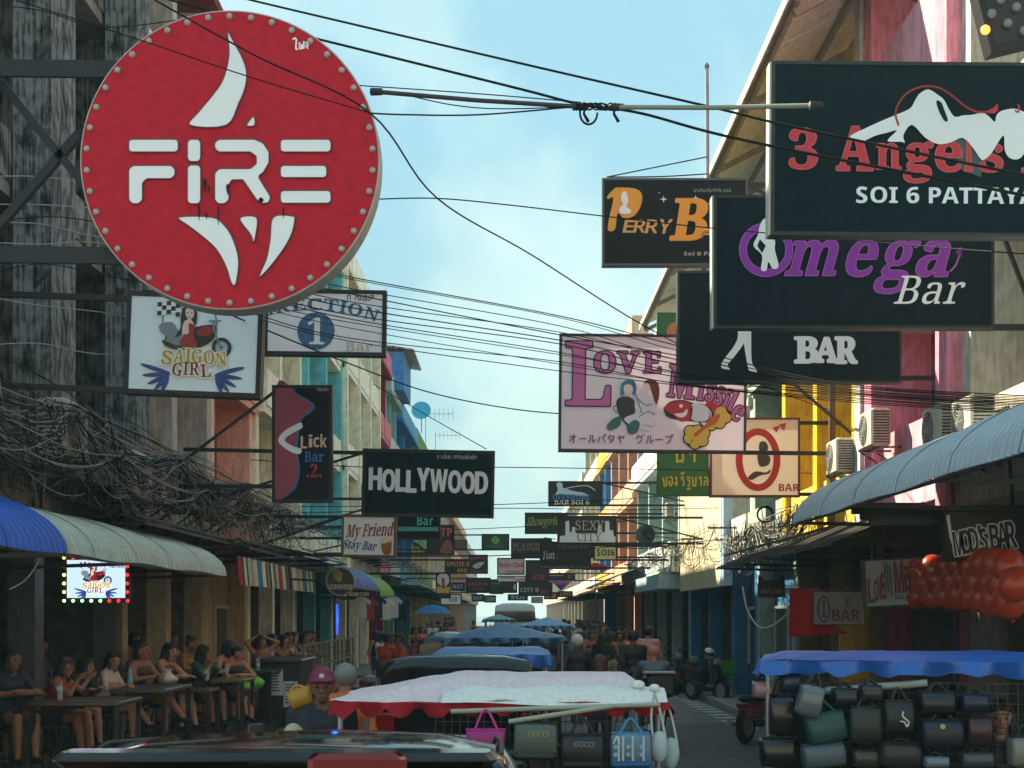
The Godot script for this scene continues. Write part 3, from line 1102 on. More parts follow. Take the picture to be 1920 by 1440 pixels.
func biker_art(s: Dictionary, ox: float, oy: float, k: float, glow := false) -> void:
	var ink := func(hex: String) -> StandardMaterial3D: return lit(hex) if glow else hexmat(hex, 0.5)
	var X := func(a: Array) -> Array:
		var out := []
		for i in range(0, a.size(), 2):
			out.append_array([ox + (a[i] - 360) * k, oy + (a[i + 1] - 640) * k])
		return out
	var blk := ink.call("15171a")
	var wht := ink.call("e6e8ea")
	var red := ink.call("9a1420")
	var grey := ink.call("7d858c")
	var skin := ink.call("e6c4b4")
	var gold := ink.call("b8862a")
	# chequered flag
	shape(s, "flag", X.call([290, 572, 312, 564, 334, 570, 336, 592, 314, 588, 294, 596]), wht, 1, true, 3)
	for i in 5:
		for j in 3:
			if (i + j) % 2 == 0:
				var x := 291.0 + i * 8.6
				var y := 570.0 + j * 8.2 - 3.0 * sin(i * 0.9)
				shape(s, "flag_check", X.call([x, y, x + 8.2, y - 1, x + 8.6, y + 7, x + 0.4, y + 8]), blk, 2, false)
	strokes(s, "flag_pole", [X.call([334, 568, 344, 604, 340, 640])], 1.6 * k, blk, 2)
	# motorcycle
	for w in [[414, 650, 18.5], [322, 640, 15.0]]:
		var c: Array = X.call([w[0], w[1]])
		ring(s, "tyre", c[0], c[1], w[2] * k, 6.0 * k, blk, 2)
		ring(s, "rim", c[0], c[1], (w[2] - 6.5) * k, 1.6 * k, grey, 2.2)
		for a in 6:
			strokes(s, "spoke", [[c[0] - cos(a * PI / 6) * w[2] * 0.6 * k, c[1] - sin(a * PI / 6) * w[2] * 0.6 * k, c[0] + cos(a * PI / 6) * w[2] * 0.6 * k, c[1] + sin(a * PI / 6) * w[2] * 0.6 * k]], 0.7 * k, grey, 2.1)
	shape(s, "engine", X.call([296, 612, 318, 606, 330, 618, 338, 640, 326, 656, 306, 650, 312, 634, 300, 626]), grey, 3, true, 3)
	shape(s, "exhaust", X.call([304, 640, 332, 650, 340, 648, 338, 655, 326, 657, 306, 648]), blk, 3.4, true, 3)
	shape(s, "frame", X.call([350, 620, 392, 608, 404, 616, 398, 636, 376, 650, 352, 648]), blk, 3, true, 3)
	shape(s, "tank", X.call([368, 622, 380, 612, 396, 614, 394, 626, 372, 630]), red, 4, true, 3)
	strokes(s, "fork", [X.call([396, 600, 400, 620, 412, 650]), X.call([388, 602, 412, 600])], 3.2 * k, grey, 4)
	ring(s, "arc", X.call([352, 605])[0], X.call([352, 605])[1], 52 * k, 3.0 * k, grey, 0.6)
	# woman
	shape(s, "hair", X.call([340, 578, 352, 572, 364, 580, 366, 600, 360, 616, 340, 628, 326, 634, 336, 616, 336, 594]), blk, 4, true, 4)
	shape(s, "face", X.call([345, 582, 354, 578, 360, 584, 360, 594, 353, 601, 346, 594]), skin, 5, true, 4)
	strokes(s, "eye", [X.call([347, 588, 350, 588]), X.call([355, 588, 358, 588])], 1.8 * k, blk, 6)
	strokes(s, "mouth", [X.call([350, 596, 355, 596])], 1.6 * k, red, 6)
	shape(s, "shoulder", X.call([342, 606, 352, 600, 360, 606, 362, 622, 354, 628, 360, 640, 350, 638, 340, 628]), skin, 5, true, 4)
	shape(s, "dress", X.call([352, 608, 362, 612, 362, 628, 368, 650, 338, 650, 342, 630, 352, 626]), red, 5.4, true, 4)
	# arched words
	arch(s, "word", "SAIGON", X.call([302, 655, 426, 681]), 7 * k, -9, gold, "slab", 6, ink.call("efe6cc"), 2.2 * k)
	arch(s, "word", "GIRL", X.call([323, 680, 397, 704]), 5 * k, -8, ink.call("7a1418"), "slab", 6, ink.call("f2ead6"), 2.2 * k)
	var w1: Array = X.call([316, 706, 406, 706])
	wings(s, w1[0], w1[1], k * 1.25, 1.0, ink.call("1f3f9c"), ink.call("20242c"))
	wings(s, w1[2], w1[3], k * 1.25, -1.0, ink.call("1f3f9c"), ink.call("20242c"))


func make_signs_left() -> void:
	fire_sign()
	var blk := hexmat("14161a", 0.5)
	var s := board("hanging_sign", "white signboard with a biker woman emblem below the red round sign", [235, 550, 491, 742], 15.2, lightbox("panel_cool", Color(0.90, 0.94, 0.97), 0.5), {"sheet": true, "fw": 0.05, "roll": -2.2, "wall": -1, "brace": false, "depth": 0.2})
	biker_art(s, 362, 640, 1.0)
	s = board("hanging_sign", "white signboard with blue arched letters and a blue disc", [495, 543, 724, 667], 20.0, lightbox("panel_grey", Color(0.92, 0.91, 0.94), 0.5), {"sheet": true, "fw": 0.055, "roll": -0.8, "wall": -1})
	var blue := hexmat("2c6ea0", 0.5, "blotch", 3.0)
	arch(s, "word", "DIRECTION", [468, 560, 712, 582], 22, 22, blue, "slab", 2)
	disc(s, "blue_disc", 593, 621, 35, blue, 1, 35, 40)
	txt(s, "1", [577, 596, 609, 646], hexmat("dfe0e4", 0.5), "slab", 2, 0, 0, "numeral")
	txt(s, "Bar", [648, 641, 700, 658], hexmat("c2b4ac", 0.5), "slab", 1, 0, 0)
	thai_line(s, 651, 705, 552, 10, blk, 5)
	# tall narrow sign
	s = board("narrow_sign", "tall narrow black and pink sign with a white wedge letter", [510, 722, 623, 942], 21.0, hexmat("161a20", 0.75), {"fw": 0.045, "wall": -1, "arms": [-0.36]})
	shape(s, "pink_field", [517, 728, 548, 728, 556, 740, 586, 758, 584, 768, 566, 782, 560, 800, 556, 830, 556, 850, 560, 880, 556, 905, 548, 920, 530, 932, 517, 936], hexmat("b04a60", 0.6, "blotch", 5.0), 1, true, 4)
	strokes(s, "blue_line", [[549, 728, 557, 740, 587, 758, 584, 770, 567, 783, 561, 800, 557, 830, 557, 850, 561, 880, 557, 905, 549, 920, 531, 933]], 4, hexmat("2d5f9c", 0.5), 2, true)
	shape(s, "wedge_letter", [562, 793, 567, 797, 566, 803, 548, 813, 534, 825, 548, 836, 565, 842, 563, 851, 549, 849, 530, 837, 522, 825, 534, 808], hexmat("e8e8e6", 0.5), 3, true, 4)
	letters(s, "word", [["L", 564, 818, 576, 841], ["i", 579, 815, 586, 839], ["c", 588, 820, 599, 839], ["k", 601, 814, 613, 839]], hexmat("d8b89a", 0.5), "bold", 3)
	txt(s, "Bar", [571, 847, 608, 866], hexmat("2a6cb0", 0.5), "slab", 3)
	txt(s, ".2.", [575, 870, 603, 895], hexmat("b02a34", 0.5), "slab", 3)
	thai_line(s, 594, 618, 728, 5, hexmat("aab0b4", 0.5), 3)
	# big film-style sign
	s = board("hanging_sign", "large black sign with blocky white capital letters", [679, 843, 927, 969], 24.0, hexmat("0a222b", 0.9, "wash", 0.7), {"seams": 1, "fw": 0.05, "roll": -1.1, "wall": -1, "arms": [0.44]})
	var x := 692.0
	var k := 0
	for ch in "HOLLYWOOD":
		var w: float = {"W": 34.0, "L": 20.0}.get(ch, 25.0)
		var jit: float = [0, 4, 3, 5, 0, 2, 4, 5, 5][k]
		letters(s, "word", [[ch, x, 878 + jit, x + w * 0.93, 920 + jit * 0.8]], hexmat("e2e3e4", 0.5), "bold", 2, hexmat("e2e3e4", 0.5), 0.8)
		x += w
		k += 1
	thai_line(s, 818, 892, 853, 6, hexmat("a8b0b4", 0.5), 11)
	# smaller ones farther on
	s = board("hanging_sign", "white sign with red and blue script and a beer mug", [640, 965, 743, 1045], 28.5, lightbox("panel_white", Color(0.93, 0.93, 0.92), 0.5), {"sheet": true, "fw": 0.05, "frame": hexmat("6a4a34", 0.6), "roll": -0.8, "wall": -1})
	txt(s, "My Friend", [650, 981, 737, 1013], hexmat("96202c", 0.5), "slab", 2, 0.25, 3)
	txt(s, "Stay Bar", [644, 1014, 706, 1036], hexmat("1e3c7c", 0.5), "slab", 2, 0.25, -4)
	shape(s, "beer_mug", [716, 1014, 733, 1012, 734, 1034, 728, 1040, 718, 1036], hexmat("a85a22", 0.5), 2, true, 3)
	shape(s, "beer_foam", [712, 1012, 720, 1006, 730, 1008, 735, 1013, 724, 1018, 714, 1018], hexmat("e8d8b0", 0.5), 3, true, 3)
	s = board("hanging_sign", "black sign with turquoise letters behind the blocky white letters", [742, 930, 826, 1012], 33.0, hexmat("10161a", 0.75), {"fw": 0.06, "wall": -1})
	txt(s, "Bar", [782, 968, 812, 985], hexmat("4fb8a0", 0.5), "bold", 2)
	shape(s, "turquoise_bar", [746, 988, 822, 988, 822, 996, 746, 996], hexmat("3f9a90", 0.5), 2, false)
	s = board("hanging_sign", "dark sign with two big pale red letters", [800, 984, 852, 1040], 38.0, hexmat("20181c", 0.5), {"fw": 0.05, "wall": -1})
	txt(s, "TP", [826, 990, 848, 1006], hexmat("c05a64", 0.5), "bold", 2)
	shape(s, "figure", [826, 1036, 830, 1020, 838, 1012, 846, 1018, 848, 1036], hexmat("8a4a3c", 0.6), 2)
	s = board("hanging_sign", "black sign with orange letters on the left", [834, 1048, 882, 1076], 52.0, hexmat("1a1614", 0.5), {"fw": 0.06, "wall": -1, "brace": false})
	txt(s, "UPSTER B", [838, 1053, 880, 1062], hexmat("d88a4a", 0.5), "bold", 2)
	txt(s, "BAR", [858, 1066, 876, 1073], hexmat("b8a83a", 0.5), "bold", 2)
	s = board("hanging_sign", "black sign with a ring of red words", [879, 1040, 915, 1076], 56.0, hexmat("15131a", 0.5), {"fw": 0.07, "wall": -1, "brace": false})
	arch(s, "word", "RAMROD", [882, 1042, 912, 1048], 4, 25, hexmat("c23a4c", 0.5), "bold", 2)
	arch(s, "word", "SALOON", [882, 1070, 912, 1074], -4, -25, hexmat("c23a4c", 0.5), "bold", 2)
	shape(s, "feather", [886, 1062, 896, 1055, 908, 1054, 902, 1062, 894, 1066], hexmat("c8b8b8", 0.5), 2)
	s = board("hanging_sign", "dark sign with dim red lettering low over the street", [873, 1083, 920, 1112], 70.0, hexmat("1b1a24", 0.5), {"fw": 0.08, "wall": -1, "brace": false})
	txt(s, "BEAR B", [878, 1092, 914, 1098], hexmat("a83a44", 0.5), "bold", 2)
	txt(s, "CLUB", [886, 1102, 908, 1107], hexmat("a83a44", 0.5), "bold", 2)
	s = board("hanging_sign", "small white sign below the orange lettered one", [825, 1113, 866, 1135], 48.0, lightbox("panel_white", Color(0.93, 0.93, 0.92), 0.5), {"sheet": true, "fw": 0.04})
	txt(s, "BAR", [842, 1119, 858, 1128], hexmat("4a6a9c", 0.5), "slab", 2)
	s = board("hanging_sign", "dark sign with a white fan shape and a yellow label", [817, 1073, 845, 1122], 45.0, hexmat("22242a", 0.5), {"fw": 0.05, "wall": -1, "brace": false})
	disc(s, "white_disc", 831, 1087, 12, hexmat("c8cacc", 0.5), 1)
	shape(s, "red_mark", [828, 1083, 834, 1085, 834, 1104, 829, 1103], hexmat("b0202a", 0.5), 3, false)
	shape(s, "yellow_label", [819, 1100, 843, 1100, 843, 1112, 819, 1112], hexmat("c8a83a", 0.5), 2, false)
	# lit menu screen with coloured bulbs
	s = board("screen_sign", "small lit screen with the biker woman emblem ringed by coloured bulbs", [117, 1042, 243, 1130], 17.5, hexmat("0c0c0e", 0.5), {"fw": 0.03, "depth": 0.1, "group": ""})
	var scr := mat("lit_screen", Color(0.5, 0.56, 0.6), 0.3)
	scr.emission_enabled = true
	scr.emission = Color(0.74, 0.84, 0.94)
	scr.emission_energy_multiplier = 0.42
	shape(s, "lit_screen", [126, 1050, 235, 1050, 235, 1121, 126, 1121], scr, 0.5, false)
	biker_art(s, 180, 1084, 0.42, true)
	txt(s, "PATTAYA", [207, 1058, 234, 1065], blk, "bold", 2)
	var lit := {}
	for q in [["bulb_red", Color(1, 0.10, 0.12)], ["bulb_yellow", Color(1.0, 0.95, 0.4)], ["bulb_green", Color(0.6, 1.0, 0.55)]]:
		var m := mat(q[0], q[1], 0.4)
		m.emission_enabled = true
		m.emission = q[1]
		m.emission_energy_multiplier = 2.2
		lit[q[0]] = m
	var bb := mb()
	ball(bb, Vector3.ZERO, Vector3(0.019, 0.019, 0.015), 6, 10)
	var bmesh := bb.commit()
	for i in 8:
		var xx := 121.0 + i * 17.0
		put("light_bulb", bmesh, lit["bulb_yellow"] if i == 0 else lit["bulb_red"], s.n, Vector3((xx - s.cx) * s.k, (s.cy - 1045.5) * s.k, 0.02))
		put("light_bulb", bmesh, lit["bulb_red"] if i > 4 else lit["bulb_green"], s.n, Vector3((xx - s.cx) * s.k, (s.cy - 1126.5) * s.k, 0.02))
	for i in 4:
		var yy := 1062.0 + i * 16.0
		put("light_bulb", bmesh, lit["bulb_yellow"], s.n, Vector3((121.0 - s.cx) * s.k, (s.cy - yy) * s.k, 0.02))
		put("light_bulb", bmesh, lit["bulb_red"], s.n, Vector3((239.5 - s.cx) * s.k, (s.cy - yy) * s.k, 0.02))
	var al := AreaLight3D.new()
	al.name = "screen_light"
	al.area_size = Vector2(0.6, 0.4)
	al.light_energy = 0.05
	al.light_color = Color(0.85, 0.92, 1.0)
	al.shadow_enabled = true
	s.n.add_child(al)
	al.position = Vector3(0, 0, 0.09)
	al.rotation.y = PI
	for hx in [-0.3, 0.3]:
		var hang := mb()
		bar(hang, Vector3(hx, 0.28, -0.04), Vector3(hx, 0.62, -0.04), 0.02, 0.02)
		part("hanger", hang, M.black_metal, s.n)
	# round beer sign
	var rt := thing("round_sign", "small round black beer sign with a gold harp", "sign", P(638, 1090, 27.0), "hanging bar signs")
	var r := 27.0 * 27.0 / F
	var st := mb()
	lathe(st, [Vector2(r - 0.02, 0.0), Vector2(0, 0.0)], 40, Vector3.ZERO, Basis(Vector3.RIGHT, PI / 2))
	part("face", st, hexmat("101216", 0.4), rt)
	st = mb()
	lathe(st, [Vector2(r - 0.02, 0.004), Vector2(r, 0.006), Vector2(r, -0.12), Vector2(0, -0.12)], 40, Vector3.ZERO, Basis(Vector3.RIGHT, PI / 2))
	part("rim", st, hexmat("8a8a80", 0.4), rt)
	s = {"n": rt, "d": 27.0, "cx": 638.0, "cy": 1090.0, "z": 0.0, "k": 27.0 / F}
	txt(s, "GUINNESS", [614, 1096, 661, 1105], hexmat("c9c4b4", 0.5), "slab", 2)
	strokes(s, "harp", [[626, 1072, 634, 1070, 642, 1076, 638, 1090], [626, 1072, 628, 1084, 638, 1091], [630, 1074, 632, 1086], [634, 1073, 635, 1088], [638, 1075, 637, 1089]], 2.0, hexmat("a8843a", 0.5), 2)
	st = mb()
	bar(st, Vector3(-r + 0.02, 0, -0.06), Vector3(-1.9, 0.1, -0.06), 0.04, 0.04)
	part("arm", st, M.black_metal, rt)


# pen shapes of the non-Latin letters that can be read on the boards, in a unit box with y down
const GLYPH := {
	"ko_khai": [[0.25, 0.3, 0.1, 0.2, 0.1, 0.45, 0.3, 0.4, 0.35, 0.95, 0.85, 0.95, 0.85, 0.1]],
	"o_ang": [[0.2, 0.2, 0.5, 0.08, 0.82, 0.25, 0.82, 0.75, 0.5, 0.95, 0.2, 0.75, 0.2, 0.55, 0.42, 0.55]],
	"ngo": [[0.35, 0.1, 0.5, 0.2, 0.38, 0.3, 0.38, 0.1, 0.55, 0.5, 0.5, 0.95, 0.1, 0.6]],
	"ro": [[0.15, 0.2, 0.5, 0.1, 0.8, 0.2], [0.2, 0.3, 0.75, 0.4, 0.75, 0.85, 0.6, 0.95, 0.5, 0.85]],
	"ro_up": [[0.15, 0.2, 0.5, 0.1, 0.8, 0.2], [0.2, 0.3, 0.75, 0.4, 0.75, 0.85, 0.6, 0.95], [0.3, -0.3, 0.3, -0.12, 0.9, -0.35]],
	"tho": [[0.2, 0.2, 0.7, 0.1, 0.8, 0.25], [0.25, 0.35, 0.75, 0.45, 0.75, 0.9, 0.55, 0.95, 0.35, 0.85], [0.3, 1.15, 0.45, 1.3, 0.6, 1.15, 0.8, 1.3, 0.8, 1.1]],
	"bo": [[0.25, 0.12, 0.1, 0.25, 0.22, 0.35, 0.22, 0.95, 0.82, 0.95, 0.82, 0.1]],
	"aa": [[0.25, 0.3, 0.45, 0.1, 0.7, 0.2, 0.7, 0.95]],
	"lo": [[0.2, 0.95, 0.15, 0.6, 0.4, 0.45, 0.55, 0.6], [0.15, 0.25, 0.5, 0.1, 0.85, 0.3, 0.85, 0.95]],
	"no": [[0.1, 0.12, 0.25, 0.25, 0.25, 0.95, 0.55, 0.8, 0.85, 0.95], [0.82, 0.1, 0.82, 0.8]],
	"k_o": [[0.05, 0.3, 0.95, 0.3], [0.62, 0.05, 0.62, 0.95, 0.45, 0.85], [0.6, 0.35, 0.1, 0.8]],
	"k_dash": [[0.05, 0.5, 0.95, 0.5]],
	"k_ru": [[0.3, 0.1, 0.28, 0.6, 0.05, 0.95], [0.58, 0.08, 0.58, 0.9, 0.98, 0.55]],
	"k_pa": [[0.3, 0.25, 0.05, 0.9], [0.6, 0.25, 0.95, 0.9], [0.8, 0.05, 0.95, 0.05, 0.95, 0.2, 0.8, 0.2, 0.8, 0.05]],
	"k_ta": [[0.35, 0.05, 0.1, 0.5], [0.3, 0.22, 0.85, 0.22, 0.7, 0.65, 0.25, 0.95], [0.3, 0.45, 0.65, 0.68]],
	"k_ya": [[0.05, 0.4, 0.92, 0.22, 0.72, 0.5], [0.3, 0.1, 0.5, 0.95]],
	"k_gu": [[0.3, 0.05, 0.05, 0.5], [0.25, 0.22, 0.75, 0.22, 0.65, 0.65, 0.2, 0.95], [0.8, 0.0, 0.86, 0.12], [0.93, -0.02, 0.99, 0.1]],
	"k_pu": [[0.05, 0.2, 0.75, 0.2, 0.65, 0.6, 0.2, 0.95], [0.82, 0.0, 0.97, 0.0, 0.97, 0.15, 0.82, 0.15, 0.82, 0.0]],
	"gap": [],
}


func pen(s: Dictionary, names: Array, r: Array, wpx: float, m: Material) -> void:
	var lines := []
	var w: float = (r[2] - r[0]) / names.size()
	var i := 0
	for n in names:
		for l in GLYPH[n]:
			var out := []
			for k in range(0, l.size(), 2):
				out.append_array([r[0] + w * (i + 0.08 + 0.84 * l[k]), r[1] + (r[3] - r[1]) * l[k + 1]])
			lines.append(out)
		i += 1
	strokes(s, "lettering", lines, wpx, m, 2)


func make_signs_right() -> void:
	var wht := hexmat("eef1f4", 0.5)
	var dark := hexmat("08222c", 0.9, "wash", 0.6)
	# 3 Angels
	var s := board("hanging_sign", "big black sign with red letters and a reclining white figure, nearest on the right", [1446, 117, 2110, 443], 12.3, dark, {"seams": 2, "fw": 0.03, "lip": -1, "roll": -0.4, "wall": 1, "brace": false, "frame": hexmat("1a2024", 0.5)})
	var red := hexmat("c8283a", 0.5)
	var rim := hexmat("c9646a", 0.5)
	letters(s, "word", [["3", 1479, 244, 1532, 320], ["A", 1568, 240, 1636, 322], ["n", 1642, 272, 1688, 319], ["g", 1694, 268, 1748, 344], ["e", 1753, 268, 1802, 323], ["l", 1808, 241, 1822, 322], ["s", 1836, 271, 1879, 323], ["B", 1915, 244, 1962, 322], ["a", 1968, 271, 2012, 323], ["r", 2018, 271, 2050, 322]], red, "slab", 4, rim, 1.6)
	shape(s, "reclining_figure", [1593, 258, 1618, 245, 1650, 230, 1678, 218, 1704, 206, 1714, 190, 1722, 178, 1738, 170, 1756, 180, 1768, 190, 1777, 207, 1788, 221, 1804, 218, 1820, 217, 1840, 213, 1852, 220, 1863, 230, 1866, 218, 1876, 209, 1900, 205, 1920, 213, 1934, 232, 1932, 262, 1913, 296, 1893, 298, 1882, 282, 1880, 255, 1867, 272, 1856, 290, 1843, 301, 1836, 298, 1822, 278, 1803, 260, 1780, 269, 1757, 272, 1733, 260, 1708, 236, 1692, 256, 1695, 270, 1688, 268, 1662, 267, 1680, 247, 1660, 252, 1640, 257, 1616, 268, 1600, 267], wht, 5, true, 3)
	shape(s, "leg_gap", [1753, 192, 1762, 194, 1768, 208, 1775, 228, 1768, 228, 1758, 210], dark, 6, true, 3)
	strokes(s, "tail", [[1683, 238, 1677, 218, 1682, 198, 1699, 177, 1727, 165, 1757, 167, 1783, 182, 1808, 202, 1832, 212, 1856, 210]], 3.4, hexmat("a8242c", 0.5), 6.5, true)
	shape(s, "tail_tip", [1852, 208, 1860, 204, 1868, 195, 1868, 208, 1862, 215, 1850, 214], red, 7, false)
	strokes(s, "horn", [[1900, 208, 1906, 212, 1908, 203, 1905, 197]], 3, red, 7, true)
	txt(s, "SOI 6 PATTAYA", [1605, 352, 1942, 383], hexmat("e6f0f2", 0.5), "bold", 3)
	var faint := hexmat("46555a", 0.6)
	shape(s, "ghost_mark", [1785, 262, 1845, 258, 1850, 300, 1838, 332, 1800, 318], faint, 1, false)
	# dark board with bulbs at the top right
	s = board("bulb_sign", "dark tilted board with big bulbs in the top right corner", [1835, -90, 2000, 82], 10.5, hexmat("2a1c1c", 0.5), {"fw": 0.05, "roll": 14, "group": ""})
	var bb := mb()
	ball(bb, Vector3.ZERO, Vector3(0.035, 0.035, 0.03), 8, 12)
	var bm := bb.commit()
	var glow := mat("bulb_orange", Color(1.0, 0.6, 0.25), 0.4)
	glow.emission_enabled = true
	glow.emission = Color(1.0, 0.55, 0.2)
	glow.emission_energy_multiplier = 1.2
	var off := hexmat("7d7f80", 0.3)
	for q in [[1858, 28, 0], [1888, 46, 0], [1846, 58, 1], [1874, 2, 0], [1904, 16, 0], [1918, 60, 0], [1930, 30, 0], [1866, -28, 0], [1900, -20, 0]]:
		put("light_bulb", bm, glow if q[2] else off, s.n, (P(q[0], q[1], 10.5) - s.n.position).rotated(Vector3.BACK, deg_to_rad(-14)) + Vector3(0, 0, 0.02))
	var ar := mb()
	bar(ar, Vector3(-0.3, -0.2, -0.1), Vector3(1.8, 0.2, -0.1), 0.06, 0.06)
	part("arm", ar, M.black_metal, s.n)
	# purple script sign
	s = board("hanging_sign", "black sign with purple script and a white standing figure", [1338, 366, 1864, 616], 15.0, hexmat("0c1f2c", 0.9, "wash", 0.6), {"seams": 1, "fw": 0.03, "lip": -1, "wall": 1, "arms": [-0.48], "frame": hexmat("1a2024", 0.5)})
	var pur := hexmat("8f24a8", 0.5)
	var prim := hexmat("b46ac0", 0.5)
	ring(s, "ring_letter_edge", 1436, 469, 51, 15, prim, 2)
	ring(s, "ring_letter", 1436, 469, 49.5, 12, pur, 3)
	letters(s, "word", [["m", 1480, 452, 1573, 517], ["e", 1588, 452, 1642, 519], ["g", 1648, 450, 1712, 551], ["a", 1722, 452, 1784, 519]], pur, "slab", 4, prim, 1.5, 0.28)
	strokes(s, "arrow", [[1780, 510, 1792, 496, 1800, 470]], 3, prim, 4, true)
	shape(s, "arrow_head", [1790, 474, 1801, 463, 1803, 484], pur, 4, false)
	shape(s, "standing_figure", [1431, 412, 1438, 416, 1440, 446, 1452, 452, 1452, 470, 1459, 500, 1448, 505, 1440, 492, 1436, 508, 1426, 506, 1428, 480, 1412, 462, 1420, 442, 1424, 424], wht, 5, true, 4)
	shape(s, "arm_gap", [1424, 450, 1435, 462, 1428, 476, 1419, 462], hexmat("0c1f2c", 0.9), 6, false)
	txt(s, "Bar", [1682, 518, 1806, 571], wht, "serif", 5, 0.3)
	# legs sign
	s = board("hanging_sign", "black sign with white walking legs and one white word", [1270, 508, 1690, 718], 17.4, hexmat("14242c", 0.9, "wash", 0.6), {"seams": 1, "fw": 0.03, "wall": 1, "arms": [-0.45], "frame": hexmat("20262a", 0.5)})
	letters(s, "word", [["B", 1490, 633, 1533, 680], ["A", 1528, 634, 1570, 679], ["R", 1566, 633, 1606, 681]], wht, "slab", 3, wht, 2.2)
	shape(s, "left_leg", [1383, 612, 1397, 612, 1396, 640, 1378, 667, 1364, 684, 1368, 694, 1355, 694, 1352, 684, 1360, 670, 1374, 652, 1383, 633], wht, 3, true, 4)
	shape(s, "right_leg", [1392, 612, 1406, 612, 1408, 640, 1408, 662, 1410, 682, 1419, 696, 1414, 699, 1404, 695, 1398, 668, 1394, 640], wht, 3.5, true, 4)
	# gold letters
	s = board("hanging_sign", "charcoal sign with golden letters up high beside the roof", [1129, 334, 1402, 498], 20.0, hexmat("1a2228", 0.9, "wash", 0.6), {"seams": 1, "fw": 0.03, "wall": 1, "frame": hexmat("4a4c4e", 0.5)})
	var gold := hexmat("e89c20", 0.5)
	var pale := hexmat("dca45a", 0.5)
	shape(s, "big_letter", [1139, 368, 1152, 354, 1160, 352, 1190, 354, 1203, 364, 1202, 384, 1190, 404, 1170, 410, 1158, 400, 1153, 430, 1140, 432, 1142, 410, 1150, 372, 1140, 374], gold, 2, true, 4)
	shape(s, "seated_figure", [1168, 360, 1174, 362, 1178, 378, 1174, 388, 1184, 396, 1176, 402, 1162, 400, 1162, 390, 1168, 384, 1164, 372], wht, 4, true, 3)
	letters(s, "word", [["E", 1170, 414, 1188, 436], ["R", 1190, 413, 1210, 436], ["R", 1212, 413, 1233, 437], ["Y", 1236, 412, 1258, 438]], pale, "sans", 3, pale, 0.8, 0.2)
	letters(s, "word", [["B", 1262, 374, 1326, 450]], gold, "slab", 3, gold, 2.0, 0.15)
	letters(s, "word", [["A", 1313, 428, 1338, 446], ["R", 1341, 428, 1362, 446]], pale, "sans", 3, pale, 0.8, 0.2)
	txt(s, "Soi 6 Pattaya", [1282, 472, 1372, 482], hexmat("b8a8a0", 0.5), "bold", 2)
	for q in [[1244, 374, 7.0], [1304, 372, 6.0], [1332, 382, 6.0], [1236, 362, 2.0]]:
		shape(s, "star", [q[0], q[1] - q[2], q[0] + q[2] * 0.2, q[1] - q[2] * 0.2, q[0] + q[2], q[1], q[0] + q[2] * 0.2, q[1] + q[2] * 0.2, q[0], q[1] + q[2], q[0] - q[2] * 0.2, q[1] + q[2] * 0.2, q[0] - q[2], q[1], q[0] - q[2] * 0.2, q[1] - q[2] * 0.2], wht, 2, false)
	thai_line(s, 1300, 1370, 355, 5, hexmat("8a8e90", 0.5), 6)
	# pink letters and rocket
	s = board("hanging_sign", "pale pink sign with bubble letters and a red cartoon rocket", [1048, 627, 1400, 848], 22.0, lightbox("panel_pink", Color(0.93, 0.89, 0.92), 0.5), {"sheet": true, "fw": 0.04, "wall": 1, "roll": -0.6, "arms": [-0.49], "frame": hexmat("3a3034", 0.6)})
	var pink := hexmat("c765a4", 0.5)
	var ink := hexmat("3a1a3c", 0.6)
	letters(s, "word", [["L", 1061, 642, 1144, 762], ["O", 1114, 660, 1153, 700], ["V", 1157, 660, 1198, 700], ["E", 1206, 660, 1238, 699], ["M", 1253, 686, 1304, 746, -6], ["i", 1309, 706, 1321, 750, -8], ["s", 1324, 718, 1340, 752, -14], ["s", 1341, 724, 1356, 760, -18], ["i", 1357, 728, 1368, 768, -22], ["l", 1366, 732, 1379, 776, -26], ["e", 1374, 758, 1393, 788, -32]], pink, "slab", 3, ink, 2.4)
	pen(s, ["k_o", "k_dash", "k_ru", "k_pa", "k_ta", "k_ya", "gap", "k_gu", "k_ru", "k_dash", "k_pu"], [1066, 815, 1270, 833], 2.6, hexmat("a05a96", 0.5))
	# two drawn figures back to back, in generic dark outfits
	shape(s, "drawn_hair", [1164, 722, 1176, 713, 1190, 717, 1193, 730, 1188, 742, 1182, 734, 1172, 738, 1164, 742], hexmat("2a7fa6", 0.5), 3, true, 4)
	shape(s, "drawn_face", [1170, 724, 1182, 722, 1187, 732, 1180, 744, 1171, 738], hexmat("e9d6cc", 0.5), 3.4, true, 3)
	shape(s, "drawn_jacket", [1156, 752, 1168, 744, 1186, 748, 1192, 764, 1186, 790, 1196, 796, 1186, 806, 1168, 790, 1158, 770], hexmat("262a30", 0.5), 3, true, 3)
	shape(s, "drawn_legs", [1170, 786, 1194, 776, 1216, 778, 1230, 790, 1222, 800, 1206, 796, 1220, 808, 1206, 806, 1186, 800], hexmat("dcdce4", 0.5), 3.6, true, 3)
	shape(s, "drawn_boot", [1138, 800, 1150, 786, 1164, 782, 1162, 800, 1144, 808], hexmat("2f6a66", 0.5), 3.8, true, 3)
	shape(s, "drawn_boot", [1176, 800, 1190, 788, 1200, 794, 1194, 812, 1180, 814], hexmat("2f6a66", 0.5), 3.8, true, 3)
	shape(s, "drawn_hair", [1208, 716, 1222, 711, 1234, 720, 1236, 742, 1230, 760, 1224, 744, 1218, 728, 1208, 730], hexmat("6a1f2a", 0.5), 3, true, 3)
	shape(s, "drawn_face", [1205, 722, 1214, 719, 1219, 728, 1214, 738, 1206, 734], hexmat("e9d6cc", 0.5), 3.4, true, 3)
	shape(s, "drawn_coat", [1194, 742, 1208, 738, 1222, 746, 1230, 762, 1222, 780, 1200, 782, 1190, 764], hexmat("d2d6e2", 0.5), 3.2, true, 3)
